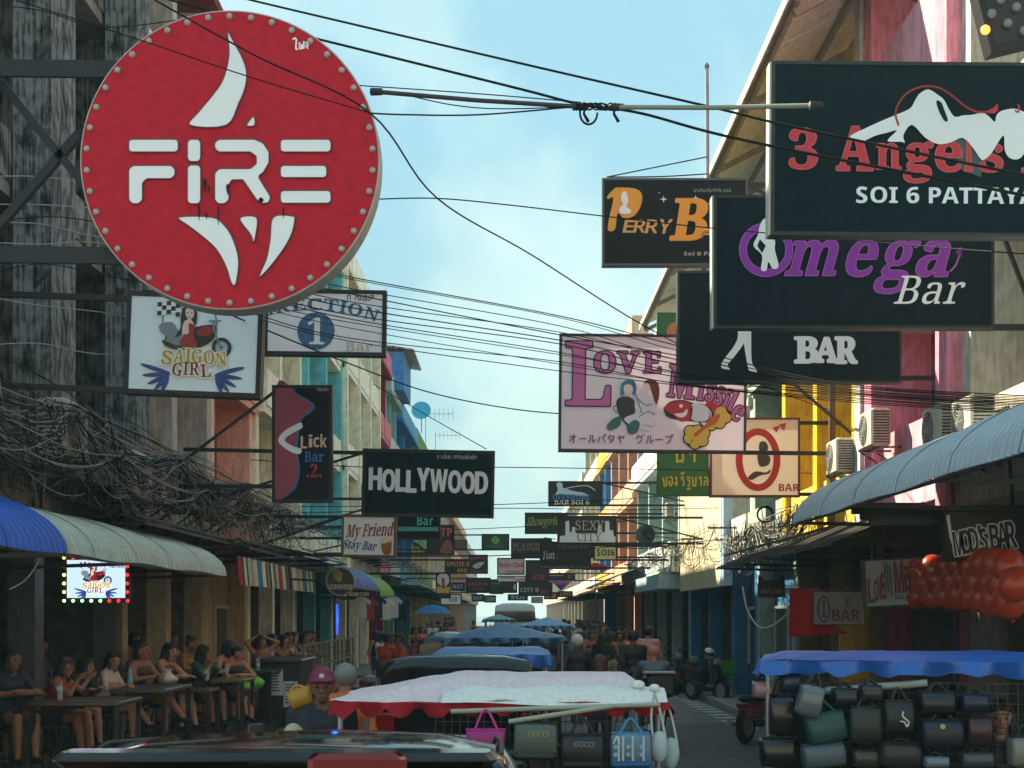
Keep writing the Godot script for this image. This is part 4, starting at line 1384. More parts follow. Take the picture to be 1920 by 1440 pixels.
	strokes(s, "drawn_line", [[1186, 712, 1192, 740, 1204, 776], [1196, 748, 1210, 760, 1222, 758], [1160, 756, 1150, 768, 1166, 778], [1198, 782, 1216, 772, 1228, 778]], 1.2, hexmat("20222a", 0.5), 4.4, true)
	var rr := hexmat("b8262c", 0.5)
	strokes(s, "rocket_outline", [[1245, 766, 1258, 754, 1280, 751, 1298, 756, 1326, 762, 1328, 788, 1296, 788, 1272, 786, 1252, 780, 1245, 766]], 3, hexmat("1c1a1c", 0.5), 2, true)
	shape(s, "rocket_nose", [1245, 767, 1258, 755, 1278, 752, 1296, 758, 1298, 772, 1294, 786, 1276, 790, 1262, 778], rr, 3, true, 4)
	shape(s, "rocket_grin", [1264, 776, 1280, 774, 1288, 766, 1288, 776, 1278, 783], wht, 4, true, 3)
	disc(s, "rocket_eye", 1277, 761, 3.5, wht, 4)
	shape(s, "rocket_body", [1297, 758, 1312, 757, 1328, 764, 1330, 780, 1322, 789, 1297, 786], hexmat("d6dcea", 0.5), 3, true, 3)
	shape(s, "rocket_fin", [1322, 758, 1336, 752, 1350, 768, 1342, 774], rr, 3.5, true, 3)
	strokes(s, "rocket_band", [[1330, 762, 1336, 776, 1330, 792], [1310, 790, 1322, 800, 1338, 796]], 3, hexmat("1c1a1c", 0.5), 4, true)
	strokes(s, "flame_edge", [[1338, 772, 1352, 764, 1368, 772, 1366, 788, 1352, 800, 1332, 804, 1326, 816, 1322, 832, 1304, 840, 1290, 832, 1284, 816, 1290, 800, 1304, 798, 1318, 802, 1334, 792, 1338, 772]], 3, hexmat("2a241c", 0.5), 3, true)
	shape(s, "flame_cloud", [1340, 774, 1352, 767, 1366, 774, 1363, 788, 1350, 798, 1330, 802, 1326, 816, 1320, 830, 1304, 837, 1292, 830, 1287, 816, 1292, 803, 1304, 801, 1318, 804, 1334, 796], hexmat("d9bd4a", 0.5), 4, true, 3)
	for q in [[1352, 772, 11], [1362, 782, 9], [1350, 792, 10], [1334, 798, 8], [1294, 808, 10], [1292, 822, 9], [1304, 832, 9], [1318, 826, 10], [1322, 812, 9], [1308, 806, 9]]:
		disc(s, "puff_edge", q[0], q[1], q[2] + 2.2, hexmat("2a241c", 0.5), 2.6 + 0.01 * q[2], -1, 16)
		disc(s, "puff", q[0], q[1], q[2], hexmat("d9bd4a", 0.5), 4.2 + 0.02 * q[2], -1, 16)
	shape(s, "flame_core", [1336, 780, 1350, 776, 1344, 792, 1322, 804, 1306, 818, 1302, 812, 1318, 800], hexmat("c9622a", 0.5), 5, true, 3)
	# red letter with a figure
	s = board("hanging_sign", "cream sign with a big red oval letter and the word bar", [1331, 783, 1500, 932], 24.0, lightbox("panel_cream", Color(0.90, 0.84, 0.77), 0.5), {"sheet": true, "fw": 0.035, "wall": 1, "brace": false, "frame": hexmat("5a2a2a", 0.6)})
	var rd := hexmat("b81a1e", 0.5)
	ring(s, "oval_letter", 1421, 862, 42, 13, rd, 2, 59)
	shape(s, "quote_mark", [1448, 802, 1462, 798, 1456, 812], rd, 2, false)
	shape(s, "quote_mark", [1460, 796, 1474, 793, 1470, 808], rd, 2, false)
	txt(s, "BAR", [1460, 907, 1498, 921], rd, "bold", 2)
	var ol := hexmat("3a3328", 0.5)
	shape(s, "figure_hair", [1424, 830, 1434, 828, 1440, 838, 1436, 848, 1424, 846], ol, 3, true, 3)
	shape(s, "figure_body", [1420, 852, 1432, 850, 1444, 858, 1440, 872, 1424, 874], ol, 3, true, 3)
	shape(s, "figure_leg", [1412, 886, 1420, 884, 1436, 886, 1444, 880, 1442, 888, 1424, 892, 1410, 900, 1402, 896], ol, 3, true, 3)
	# green street board
	s = board("street_board", "tall green board with yellow Thai letters behind the pink sign", [1232, 586, 1330, 930], 30.0, hexmat("0f6a34", 0.5, "faded", 0.8), {"fw": 0.03, "wall": 1, "brace": false, "frame": hexmat("0c5028", 0.5), "group": ""})
	var yel := hexmat("d0bc2c", 0.5)
	pen(s, ["no", "aa"], [1262, 846, 1310, 868], 4.2, yel)
	pen(s, ["ko_khai", "o_ang", "ngo", "ro_up", "tho", "bo", "aa", "lo"], [1241, 892, 1329, 912], 2.8, yel)
	disc(s, "orange_disc", 1268, 622, 18, hexmat("c8743c", 0.5), 1)
	# farther signs, nearest first
	s = board("hanging_sign", "black sign with a reclining angler figure and blue letters", [1028, 902, 1129, 949], 42.0, hexmat("14161c", 0.5), {"fw": 0.07, "wall": 1})
	txt(s, "OFFSHORE", [1036, 927, 1106, 937], hexmat("3a86d0", 0.5), "slab", 3)
	txt(s, "BAR SOI 6", [1039, 938, 1105, 946], wht, "slab", 3)
	shape(s, "angler_figure", [1043, 908, 1049, 904, 1055, 908, 1055, 914, 1066, 918, 1080, 922, 1094, 924, 1104, 930, 1092, 930, 1070, 928, 1050, 926, 1041, 928, 1046, 918], hexmat("b8d4ea", 0.5), 2, true, 3)
	strokes(s, "fishing_rod", [[1056, 917, 1080, 912, 1102, 911, 1116, 920]], 1.2, wht, 2, true)
	s = board("hanging_sign", "black sign with white city towers and two words", [1045, 967, 1156, 1021], 38.0, hexmat("17151a", 0.5), {"fw": 0.05, "wall": 1})
	shape(s, "city_towers", [1049, 1017, 1050, 1005, 1060, 1004, 1060, 978, 1067, 976, 1068, 998, 1072, 998, 1073, 988, 1078, 988, 1079, 1000, 1100, 1000, 1120, 1000, 1122, 984, 1128, 984, 1129, 998, 1134, 998, 1135, 977, 1142, 977, 1143, 994, 1149, 994, 1151, 1006, 1154, 1006, 1154, 1017], hexmat("d6dae0", 0.5), 2, false)
	txt(s, "SEXY", [1079, 976, 1133, 994], hexmat("b0aaa8", 0.5), "serif", 3)
	txt(s, "CITY", [1082, 999, 1128, 1015], hexmat("5a5a60", 0.5), "serif", 3)
	s = board("hanging_sign", "black sign with yellow-green script behind the city towers sign", [984, 961, 1064, 1001], 47.0, hexmat("161a1c", 0.5), {"fw": 0.06, "wall": 1, "brace": false})
	txt(s, "Showgirls", [989, 969, 1045, 991], hexmat("a8b83a", 0.5), "serif", 3, 0.3)
	s = board("hanging_sign", "cream sign with a short black word beside the city towers", [1113, 1022, 1157, 1051], 44.0, lightbox("panel_lemon", Color(0.82, 0.82, 0.60), 0.5), {"sheet": true, "fw": 0.04, "wall": 1, "brace": false})
	txt(s, "SOI6", [1119, 1030, 1152, 1042], hexmat("2a2418", 0.5), "bold", 2)
	s = board("hanging_sign", "dark sign with tan serif capitals in mid street", [958, 1009, 1035, 1047], 54.0, hexmat("1c1a1a", 0.5), {"fw": 0.07})
	txt(s, "PLAYGIRLS", [961, 1019, 1031, 1032], hexmat("a88458", 0.5), "serif", 3)
	s = board("hanging_sign", "black sign with a white brush script and dotted border", [1012, 1015, 1108, 1067], 50.0, hexmat("121214", 0.5), {"fw": 0.06, "wall": 1, "brace": false})
	txt(s, "Tonicar's", [1017, 1032, 1072, 1047], hexmat("d2d6d8", 0.5), "serif", 3, 0.3, 4)
	strokes(s, "underline", [[1060, 1045, 1100, 1045]], 1.2, hexmat("d2d6d8", 0.5), 3)
	for i in 17:
		disc(s, "border_dot", 1016 + i * 5.4, 1063, 0.8, wht, 3, -1, 8)
	s = board("hanging_sign", "dark sign with dim purple capitals under the city towers", [1040, 1019, 1113, 1046], 46.0, hexmat("16121a", 0.5), {"fw": 0.05, "wall": 1, "brace": false})
	txt(s, "TEXOTIC", [1044, 1021, 1109, 1029], hexmat("7a5070", 0.5), "serif", 3)
	s = board("hanging_sign", "grey-green sign with a bright green leaf disc", [903, 1001, 955, 1032], 62.0, hexmat("26302e", 0.5), {"fw": 0.07, "wall": -1, "brace": false})
	disc(s, "leaf_disc", 929, 1013, 7.2, hexmat("5fae3a", 0.5), 2)
	strokes(s, "leaf_vein", [[925, 1017, 933, 1008]], 1.2, hexmat("26302e", 0.5), 3)
	txt(s, "PERMITES", [913, 1023, 944, 1027], hexmat("5a8a4a", 0.5), "sans", 2)
	s = board("hanging_sign", "pale sign with red slab lettering and thin lines", [932, 1046, 984, 1078], 66.0, lightbox("panel_rose", Color(0.80, 0.72, 0.72), 0.5), {"sheet": true, "fw": 0.06})
	txt(s, "Ruby Club", [935, 1054, 982, 1066], hexmat("8c1c2c", 0.5), "slab", 2)
	strokes(s, "thin_line", [[946, 1071, 981, 1071], [950, 1074, 981, 1074]], 0.8, hexmat("8c3c4c", 0.5), 2)
	s = board("hanging_sign", "thin white sign with a row of small red marks", [932, 1079, 995, 1092], 74.0, lightbox("panel_white", Color(0.93, 0.93, 0.92), 0.5), {"sheet": true, "fw": 0.05})
	strokes(s, "thin_line", [[938, 1083, 966, 1083], [968, 1087, 990, 1087]], 1.4, hexmat("8a4a50", 0.5), 2)
	s = board("hanging_sign", "black sign with glowing-red capitals over the far crowd", [985, 1050, 1030, 1092], 72.0, hexmat("171318", 0.5), {"fw": 0.08})
	txt(s, "LUNE", [997, 1078, 1022, 1087], hexmat("b83a3c", 0.5), "slab", 2)
	s = board("hanging_sign", "black sign with a pale line and tan letter, right of the red capitals", [1024, 1074, 1078, 1089], 68.0, hexmat("1b1715", 0.5), {"fw": 0.08, "wall": 1, "brace": false})
	strokes(s, "pale_line", [[1030, 1079, 1056, 1079]], 1.4, hexmat("c8c2b8", 0.5), 2)
	txt(s, "B", [1064, 1078, 1070, 1085], hexmat("9a6a48", 0.5), "bold", 2)
	s = board("hanging_sign", "long dark sign with broken white capitals over the far street", [972, 1091, 1036, 1118], 84.0, hexmat("15151c", 0.5), {"fw": 0.1})
	txt(s, "CITY B", [976, 1102, 1010, 1110], hexmat("c6c2c8", 0.5), "bold", 2)
	txt(s, "BAR", [1014, 1106, 1028, 1114], hexmat("a8402c", 0.5), "bold", 2)
	s = board("hanging_sign", "small dark sign with a white letter left of the long dark one", [944, 1088, 970, 1112], 88.0, hexmat("1a1c20", 0.5), {"fw": 0.08})
	txt(s, "4", [962, 1095, 968, 1106], wht, "slab", 2)
	s = board("hanging_sign", "teal-dark sign with a small pale word over the far left crowd", [918, 1086, 944, 1114], 92.0, hexmat("14202a", 0.5), {"fw": 0.08})
	txt(s, "Hanky", [922, 1092, 938, 1097], hexmat("b8c0c4", 0.5), "serif", 2)
	# pennant
	s = board("pennant_sign", "violet and pink pennant above the right-hand crowd", [1034, 1090, 1071, 1092], 62.0, hexmat("a04a8c", 0.6), {"fw": 0.01, "depth": 0.03})
	shape(s, "pennant_cloth", [1035, 1091, 1070, 1091, 1052, 1108], hexmat("4a4aa8", 0.8), 1, false)
	shape(s, "pennant_band", [1035, 1091, 1070, 1091, 1065, 1096, 1040, 1096], hexmat("b05a7c", 0.8), 2, false)
	# under the right awnings
	s = board("bar_sign", "black board with leaning 3D white-edged letters under the blue awning", [1772, 952, 1930, 1048], 14.6, hexmat("0e0e12", 0.5), {"fw": 0.03, "roll": 4, "group": ""})
	letters(s, "word", [["M", 1785, 992, 1804, 1038, 4], ["O", 1800, 990, 1818, 1036, 4], ["D", 1815, 988, 1832, 1034, 4], ["'", 1832, 984, 1838, 1000, 4], ["S", 1836, 990, 1849, 1032, 4], ["B", 1854, 984, 1872, 1032, 4], ["A", 1869, 982, 1888, 1030, 4], ["R", 1884, 980, 1904, 1032, 4]], hexmat("1e1a24", 0.5), "bold", 4, hexmat("dfe0e2", 0.5), 2.4)
	shape(s, "white_edge", [1776, 962, 1782, 960, 1786, 1030, 1779, 1000], hexmat("dfe0e2", 0.5), 2, false)
	for hx in [-0.3, 0.3]:
		var hg := mb()
		bar(hg, Vector3(hx, 0.2, -0.06), Vector3(hx, 0.85, -0.06), 0.03, 0.03)
		part("hanger", hg, M.black_metal, s.n)
	s = board("bar_sign", "white sign with dripping maroon and green letters under the dark awning", [1621, 1046, 1752, 1137], 17.5, hexmat("a8b0a6", 0.6, "faded", 1.0), {"fw": 0.02, "roll": 3, "group": "", "frame": hexmat("3a3c3c", 0.6)})
	letters(s, "word", [["L", 1626, 1082, 1637, 1128], ["O", 1637, 1084, 1645, 1126], ["V", 1645, 1078, 1652, 1124], ["E", 1652, 1072, 1657, 1122], ["M", 1676, 1052, 1694, 1112], ["i", 1695, 1062, 1699, 1110], ["s", 1700, 1062, 1707, 1110], ["s", 1708, 1058, 1715, 1108], ["i", 1716, 1054, 1720, 1106], ["l", 1721, 1050, 1725, 1106], ["e", 1726, 1060, 1736, 1104]], hexmat("7a2c44", 0.5), "bold", 3)
	strokes(s, "green_drips", [[1660, 1052, 1659, 1122], [1665, 1056, 1664, 1110], [1669, 1060, 1670, 1118]], 2.4, hexmat("2c5a44", 0.6), 3)
	txt(s, "SOI 6 BAR", [1676, 1116, 1726, 1124], hexmat("4a4448", 0.5), "bold", 2)
	for hx in [-0.3, 0.3]:
		var hg := mb()
		bar(hg, Vector3(hx, 0.25, -0.06), Vector3(hx, 0.6, -0.06), 0.03, 0.03)
		part("hanger", hg, M.black_metal, s.n)
	s = board("banner", "grey banner with an oval emblem and red word beside the red cloth", [1524, 1108, 1622, 1172], 19.5, hexmat("8a8480", 0.8), {"fw": 0.01, "depth": 0.02, "cat": "banner", "group": ""})
	ring(s, "oval_emblem", 1544, 1142, 12, 3, hexmat("2a1c1c", 0.5), 2, 25)
	shape(s, "emblem_figure", [1541, 1124, 1548, 1126, 1546, 1142, 1549, 1158, 1541, 1158, 1543, 1142], hexmat("4a4040", 0.5), 2, false)
	txt(s, "BAR", [1560, 1142, 1612, 1164], hexmat("6a1c22", 0.5), "bold", 2)
	strokes(s, "red_sparks", [[1588, 1116, 1588, 1140], [1580, 1120, 1596, 1136], [1596, 1120, 1580, 1136]], 2, hexmat("8a2c2a", 0.5), 3)
	s = board("wooden_sign", "small dark carved sign with cat ears hanging under the dark awning", [1421, 1094, 1472, 1120], 23.0, hexmat("2a1c16", 0.7), {"fw": 0.02, "depth": 0.06, "group": ""})
	shape(s, "ears", [1421, 1098, 1422, 1076, 1434, 1088, 1458, 1088, 1470, 1074, 1472, 1098], hexmat("2c1e18", 0.7), 0.3, false)
	txt(s, "KULOV", [1427, 1104, 1466, 1113], hexmat("8a7466", 0.6), "bold", 2)
	# more boards crowding the far end
	var far := [
		["small violet board over the far left kerb", [884, 1114, 908, 1128], 96.0, "2c2038", "BAR", "c0a0c8"],
		["small teal board left of the street end", [908, 1116, 930, 1130], 110.0, "1a3a40", "CLUB", "a8c8c4"],
		["small white board right of the street end", [996, 1119, 1018, 1131], 104.0, "c8c8c4", "BAR", "6a2a2c"],
		["maroon board over the far right kerb", [1020, 1110, 1046, 1124], 92.0, "3a161c", "GO GO", "d8b0a0"],
		["black board with yellow letters far right", [1046, 1108, 1074, 1120], 80.0, "18181a", "LOVE", "c8b04a"],
		["blue board with pale letters far left", [846, 1092, 872, 1108], 76.0, "1c2c4c", "HOT", "b8c4d0"],
		["tan board high over the far left", [852, 1012, 876, 1030], 70.0, "8a6a4c", "INN", "2a2018"],
		["dark board just above the white van", [952, 1114, 990, 1126], 118.0, "20242a", "SOI", "a8acb0"],
	]
	for q in far:
		s = board("hanging_sign", q[0], q[1], q[2], hexmat(q[3], 0.7), {"fw": 0.06})
		var b: Array = q[1]
		txt(s, q[4], [lerpf(b[0], b[2], 0.15), lerpf(b[1], b[3], 0.25), lerpf(b[0], b[2], 0.85), lerpf(b[1], b[3], 0.75)], hexmat(q[5], 0.5), "bold", 2)


# ---------------------------------------------------------------- awnings
# corrugated sheets bent from the wall (x_in, y_in) down to the street edge (x_out, y_out); bend 1 = quarter round, 0 = flat
func awning(label: String, side: int, d0: float, d1: float, x_in: float, y_in: float, x_out: float, y_out: float, m: Material, bend := 1.0, pitch := 0.11, amp := 0.014, sheet_w := 0.8, group := "corrugated awnings") -> Node3D:
	var base := Vector3(side * x_in, y_in, -(d0 + d1) / 2)
	var t := thing("awning", label, "awning", base, group)
	var n := maxi(1, roundi((d1 - d0) / sheet_w))
	var w := (d1 - d0) / n
	var arc := 11 if bend > 0.3 else 4
	for i in n:
		var st := mb()
		var ribs := maxi(1, roundi(w / pitch))
		var cols := ribs * 10
		var rows := []
		for r in arc:
			var u := float(r) / (arc - 1)
			var a := u * PI / 2
			var px := lerpf(lerpf(x_in, x_out, u), x_in + (x_out - x_in) * sin(a), bend)
			var py := lerpf(lerpf(y_in, y_out, u), y_out + (y_in - y_out) * cos(a), bend)
			var nx := (y_in - y_out) * sin(a) * bend + (y_in - y_out) * (1 - bend)
			var ny := (x_in - x_out) * cos(a) * bend + (x_in - x_out) * (1 - bend)
			var nn := Vector2(-nx, ny).normalized()
			var line := []
			for k in cols + 1:
				var z := d0 + i * w + (w + 0.02) * k / cols
				var off := amp * clampf(0.5 + 1.3 * cos(TAU * k / 10.0), 0.0, 1.0) + (0.006 if i % 2 else 0.0)
				var wob := 0.012 * sin(z * 2.3 + u) * u
				line.append(Vector3(side * (px + nn.x * off), py + nn.y * off + wob, -z) - base)
			rows.append(line)
		sheet(st, rows)
		part("roof_sheet", st, m, t)
	var st := mb()
	for q in [[x_out, y_out + 0.02], [lerpf(x_in, x_out, 0.9), lerpf(y_in, y_out, 0.55) - 0.02]]:
		bar(st, Vector3(side * q[0], q[1] - 0.03, -d0) - base, Vector3(side * q[0], q[1] - 0.03, -d1) - base, 0.03, 0.03)
		part("rail", st, M.black_metal, t)
		st = mb()
	for k in maxi(2, int((d1 - d0) / 2.5) + 1):
		st = mb()
		var z := -lerpf(d0 + 0.1, d1 - 0.1, float(k) / maxi(1, int((d1 - d0) / 2.5)))
		bar(st, Vector3(side * x_in, y_out - 0.05, z) - base, Vector3(side * x_out, y_out, z) - base, 0.04, 0.04)
		part("bracket", st, M.black_metal, t)
	return t


func make_awnings() -> void:
	var blue := mat("awning_blue", Color(0.03, 0.33, 0.74), 0.42, 0.0, "faded", 1.0)
	var grey := mat("awning_grey", Color(0.74, 0.79, 0.76), 0.5, 0.0, "wash", 0.5)
	var pale := mat("awning_pale", Color(0.68, 0.73, 0.77), 0.35, 0.0, "faded", 0.6)
	awning("glossy blue barrel awning at the left picture edge", -1, 11.2, 13.6, 5.7, 3.28, 4.25, 2.66, blue, 1.0, 0.16, 0.045)
	awning("grey-green barrel awning over the seated women", -1, 13.65, 21.2, 5.7, 3.22, 4.25, 2.66, grey, 1.0, 0.14, 0.05)
	awning("flat blue-grey tin canopy above the barrel awnings", -1, 17.6, 23.2, 5.6, 3.52, 4.5, 3.22, mat("tin_blue", Color(0.34, 0.44, 0.56), 0.5, 0.2, "rusty", 0.5), 0.0, 0.12)
	awning("brown wooden canopy over the hanging cloths", -1, 23.0, 28.0, 5.6, 3.55, 4.2, 3.15, mat("plank_roof", Color(0.28, 0.25, 0.20), 0.85, 0.0, "streak", 0.6), 0.0, 0.3, 0.006)
	awning("grey canvas canopy left of the round beer sign", -1, 28.0, 34.0, 5.6, 3.6, 3.9, 3.25, mat("canvas_grey", Color(0.50, 0.50, 0.44), 0.9, 0.0, "blotch", 0.8), 0.0, 0.5, 0.01)
	awning("mid blue barrel awning past the round beer sign", -1, 34.5, 42.0, 5.6, 3.5, 3.9, 2.75, mat("awning_mid", Color(0.16, 0.30, 0.62), 0.5, 0.0, "faded", 0.8), 1.0, 0.2, 0.015)
	awning("lime green barrel awning end", -1, 42.1, 47.0, 5.6, 3.5, 3.85, 2.6, mat("awning_lime", Color(0.36, 0.58, 0.10), 0.5, 0.0, "faded", 0.8), 1.0, 0.25, 0.015)
	awning("small bright blue tin canopy above the lime awning", -1, 46.0, 56.0, 5.6, 4.3, 4.3, 3.9, mat("tin_bright", Color(0.15, 0.42, 0.70), 0.5, 0.0, "faded", 0.8), 0.2, 0.2)
	awning("white canopy strip farther along the left side", -1, 56.5, 68.0, 5.6, 3.7, 3.6, 3.2, mat("canvas_white", Color(0.72, 0.74, 0.72), 0.8, 0.0, "blotch", 0.5), 0.4, 0.4)
	awning("dark green canopy far along the left side", -1, 69.0, 90.0, 5.6, 3.6, 3.6, 3.1, mat("canvas_green", Color(0.16, 0.25, 0.2), 0.85, 0.0, "blotch", 0.5), 0.0, 0.6)
	awning("brown canopy far along the left side", -1, 92.0, 130.0, 5.6, 3.6, 3.6, 3.1, mat("canvas_brown", Color(0.32, 0.26, 0.2), 0.85, 0.0, "blotch", 0.5), 0.0, 0.9, 0.01, 2.0)
	# right side
	awning("pale blue barrel awning crossing the right picture edge", 1, 8.8, 17.3, 5.6, 3.92, 3.42, 3.18, pale, 1.0, 0.14, 0.05)
	awning("dark flat canopy with a red edge over the red cloth", 1, 17.6, 27.6, 5.5, 3.62, 3.92, 2.96, mat("canopy_dark", Color(0.12, 0.10, 0.10), 0.7, 0.0, "rusty", 0.5), 0.0, 0.25, 0.01)
	awning("white scalloped canopy over the crowd on the right", 1, 52.0, 64.0, 5.4, 4.0, 3.3, 3.2, mat("canvas_mint", Color(0.62, 0.74, 0.70), 0.8, 0.0, "faded", 0.5), 0.15, 0.5, 0.03)
	awning("dark red canopy far along the right side", 1, 65.0, 84.0, 5.4, 3.7, 3.4, 3.0, mat("canvas_red", Color(0.36, 0.12, 0.10), 0.85, 0.0, "blotch", 0.5), 0.0, 0.6)
	awning("sand coloured canopy far along the right side", 1, 86.0, 110.0, 5.4, 3.7, 3.5, 3.1, mat("canvas_sand", Color(0.55, 0.46, 0.34), 0.85, 0.0, "blotch", 0.5), 0.0, 0.8)
	# pale blue slab awning under the cream cladding
	var t := thing("slab_canopy", "pale blue concrete canopy under the cream cladding", "canopy", Vector3(5.0, 2.95, -48))
	var st := mb()
	bx(st, -0.55, -0.1, -4.2, 0.35, 0.36, 4.2)
	part("slab", st, hexmat("a9c4cc", 0.8, "wash", 0.5), t)
	# steel frames beside the pale blue awning
	t = thing("steel_frame", "row of black steel beams under the pale blue awning", "frame", Vector3(5.0, 3.0, -16.5))
	for k in 4:
		st = mb()
		bar(st, Vector3(-1.3 + 0.12 * k, 0.05 + 0.12 * k, 1.6 - 0.9 * k), Vector3(0.4, 0.05 + 0.12 * k, 1.6 - 0.9 * k), 0.08, 0.08)
		part("beam", st, M.black_metal, t)
	# hanging cloths under the brown canopy
	var cols := ["a8323a", "c8c4b0", "86c8a0", "b88a8a", "c4bca4", "2f7fb0", "d0cbb8", "7a8a6a", "c8c2a8", "44705a", "b4b09c", "9a3a3a", "c0baa6", "3a6a5a"]
	for i in 24:
		var d := 22.2 + i * 0.36
		var c := thing("hanging_cloth", "narrow %s cloth strip, %s in the row under the brown canopy" % [["red", "cream", "mint", "rose", "beige", "blue", "white", "olive", "sand", "green", "grey", "crimson", "ivory", "teal"][i % 14], ["nearest", "second", "third", "fourth", "fifth", "sixth", "seventh", "eighth", "ninth", "tenth", "eleventh", "twelfth", "thirteenth", "fourteenth", "fifteenth", "sixteenth", "seventeenth", "eighteenth", "nineteenth", "twentieth", "fourth from far end", "third from far end", "second from far end", "farthest"][i]], "cloth", Vector3(-4.22, 2.98, -d), "cloth strips under the canopy")
		st = mb()
		var g := []
		for r in 5:
			var l := []
			for k in 5:
				l.append(Vector3(0.03 * sin(k * 1.6 + i) + 0.01 * r, -0.11 * r, -0.12 + 0.06 * k))
			g.append(l)
		sheet(st, g)
		part("cloth", st, fabric("cloth_" + cols[i % 14], Color(cols[i % 14]), 0.3), c)
		st = mb()
		bar(st, Vector3(0, 0, -0.14), Vector3(0, 0, 0.14), 0.015, 0.015)
		part("rod", st, M.black_metal, c)


# ---------------------------------------------------------------- air conditioners
var ac_mesh := []


func ac_unit(label: String, at: Vector3, turn: float) -> void:
	if ac_mesh.is_empty():
		var st := mb()
		bevel_box(st, Vector3(0, 0.32, 0), Vector3(0.86, 0.62, 0.32), 0.03)
		ac_mesh.append(st.commit())
		st = mb()
		for k in 5:
			var pts := []
			for i in 25:
				pts.append(Vector3(cos(TAU * i / 24), sin(TAU * i / 24), 0) * (0.05 + 0.05 * k))
			tube(st, pts, 0.006, 4)
		for k in 8:
			bar(st, Vector3.ZERO, Vector3(cos(TAU * k / 8), sin(TAU * k / 8), 0) * 0.26, 0.008, 0.008)
		ac_mesh.append(st.commit())
		st = mb()
		for k in 12:
			bx(st, -0.005, 0.06 + 0.045 * k, -0.13, 0.005, 0.08 + 0.045 * k, 0.13)
		ac_mesh.append(st.commit())
		st = mb()
		lathe(st, [Vector2(0.25, 0.0), Vector2(0.0, 0.0)], 24, Vector3.ZERO, Basis(Vector3.RIGHT, PI / 2))
		ac_mesh.append(st.commit())
		st = mb()
		for s in [-1, 1]:
			bar(st, Vector3(s * 0.3, 0, -0.35), Vector3(s * 0.3, 0, 0.2), 0.035, 0.035)
			bar(st, Vector3(s * 0.3, 0, 0.18), Vector3(s * 0.3, -0.35, -0.33), 0.03, 0.03)
		bar(st, Vector3(-0.31, -0.005, 0.02), Vector3(0.31, -0.005, 0.02), 0.03, 0.03)
		ac_mesh.append(st.commit())
	var t := thing("air_conditioner", label, "air conditioner", at, "outdoor air conditioner units", turn)
	t.scale = Vector3.ONE * (0.82 if at.x > 0 else 1.0)
	var body := hexmat("bdbcb2", 0.6, "wash", 1.2)
	put("casing", ac_mesh[0], body, t)
	var dk := put("fan_opening", ac_mesh[3], hexmat("24272a", 0.7), t, Vector3(-0.12, 0.32, 0.163))
	put("fan_grille", ac_mesh[1], hexmat("8e8f8a", 0.6), dk, Vector3(0, 0, 0.012))
	for s in [-1, 1]:
		put("side_louvre", ac_mesh[2], hexmat("3a3d3f", 0.7), t, Vector3(s * 0.433, 0, 0))
	put("wall_bracket", ac_mesh[4], M.steel, t)


func make_units() -> void:
	ac_unit("grimy white air conditioner under the dark concrete fins", P(118, 862, 15.9), PI / 2)
	ac_unit("first air conditioner of the row above the grey-green awning", P(248, 940, 18.9), PI / 2)
	ac_unit("second air conditioner of the row above the grey-green awning", P(300, 950, 20.4), PI / 2)
	ac_unit("third air conditioner of the row above the grey-green awning", P(355, 960, 22.2), PI / 2)
	ac_unit("fourth air conditioner of the row, nearest the salmon wall", P(408, 974, 24.4), PI / 2)
	ac_unit("white air conditioner on the yellow balcony", P(1640, 842, 19.6), -PI / 2)
	ac_unit("air conditioner in front of the crimson recess", P(1766, 846, 16.6), -PI / 2)
	ac_unit("second air conditioner beside the crimson recess", P(1824, 836, 15.5), -PI / 2)
	ac_unit("air conditioner low on the yellow wall above the pale blue awning", P(1575, 890, 21.6), -PI / 2)
	ac_unit("small air conditioner beside the white columns", P(1255, 975, 44.6), -PI / 2)
	# drain pipes on the yellow front
	for q in [[1560, 22.7, 9.6], [1612, 21.6, 9.4], [1695, 20.7, 9.8]]:
		var at := P(q[0], 1150, q[1])
		var t := thing("drain_pipe", {1560: "brown drain pipe farthest along the yellow front", 1612: "white drain pipe in the middle of the yellow front", 1695: "dark drain pipe between the yellow and pink fronts"}[q[0]], "pipe", Vector3(at.x, 3.4, at.z), "drain pipes")
		var st := mb()
		tube(st, [Vector3.ZERO, Vector3(0, q[2] - 3.4, 0)], 0.055, 8)
		part("pipe", st, hexmat({1560: "5a3a1c", 1612: "c8c4b8", 1695: "3a2028"}[q[0]], 0.6), t)
		for k in 3:
			st = mb()
			bx(st, -0.07, 1.0 + k * 2.0, -0.07, 0.12, 1.05 + k * 2.0, 0.07)
			part("clamp", st, M.steel, t)
	# loudspeaker on the white columns
	var sp := thing("horn_speaker", "grey horn loudspeaker on the white columned building", "loudspeaker", P(1210, 1003, 46))
	var st := mb()
	lathe(st, [Vector2(0.32, 0.0), Vector2(0.12, -0.25), Vector2(0.1, -0.45), Vector2(0.0, -0.45)], 20, Vector3.ZERO, Basis(Vector3.UP, -0.3) * Basis(Vector3.RIGHT, PI / 2))
	part("horn", st, hexmat("4a5254", 0.5), sp)
	st = mb()
	bar(st, Vector3(0.05, 0, -0.3), Vector3(1.0, -0.1, -0.3), 0.05, 0.05)
	part("arm", st, M.steel, sp)


# ---------------------------------------------------------------- cables
func sag(pts: Array, n := 10) -> Array:
	# smooth curve through the given points
	var c := Curve3D.new()
	var k := pts.size()
	for i in k:
		var t: Vector3 = (pts[mini(i + 1, k - 1)] - pts[maxi(i - 1, 0)]) * 0.17
		c.add_point(pts[i], -t, t)
	var out := []
	for i in n * (k - 1) + 1:
		out.append(c.sample(mini(i / n, k - 2), float(i - mini(i / n, k - 2) * n) / n))
	return out


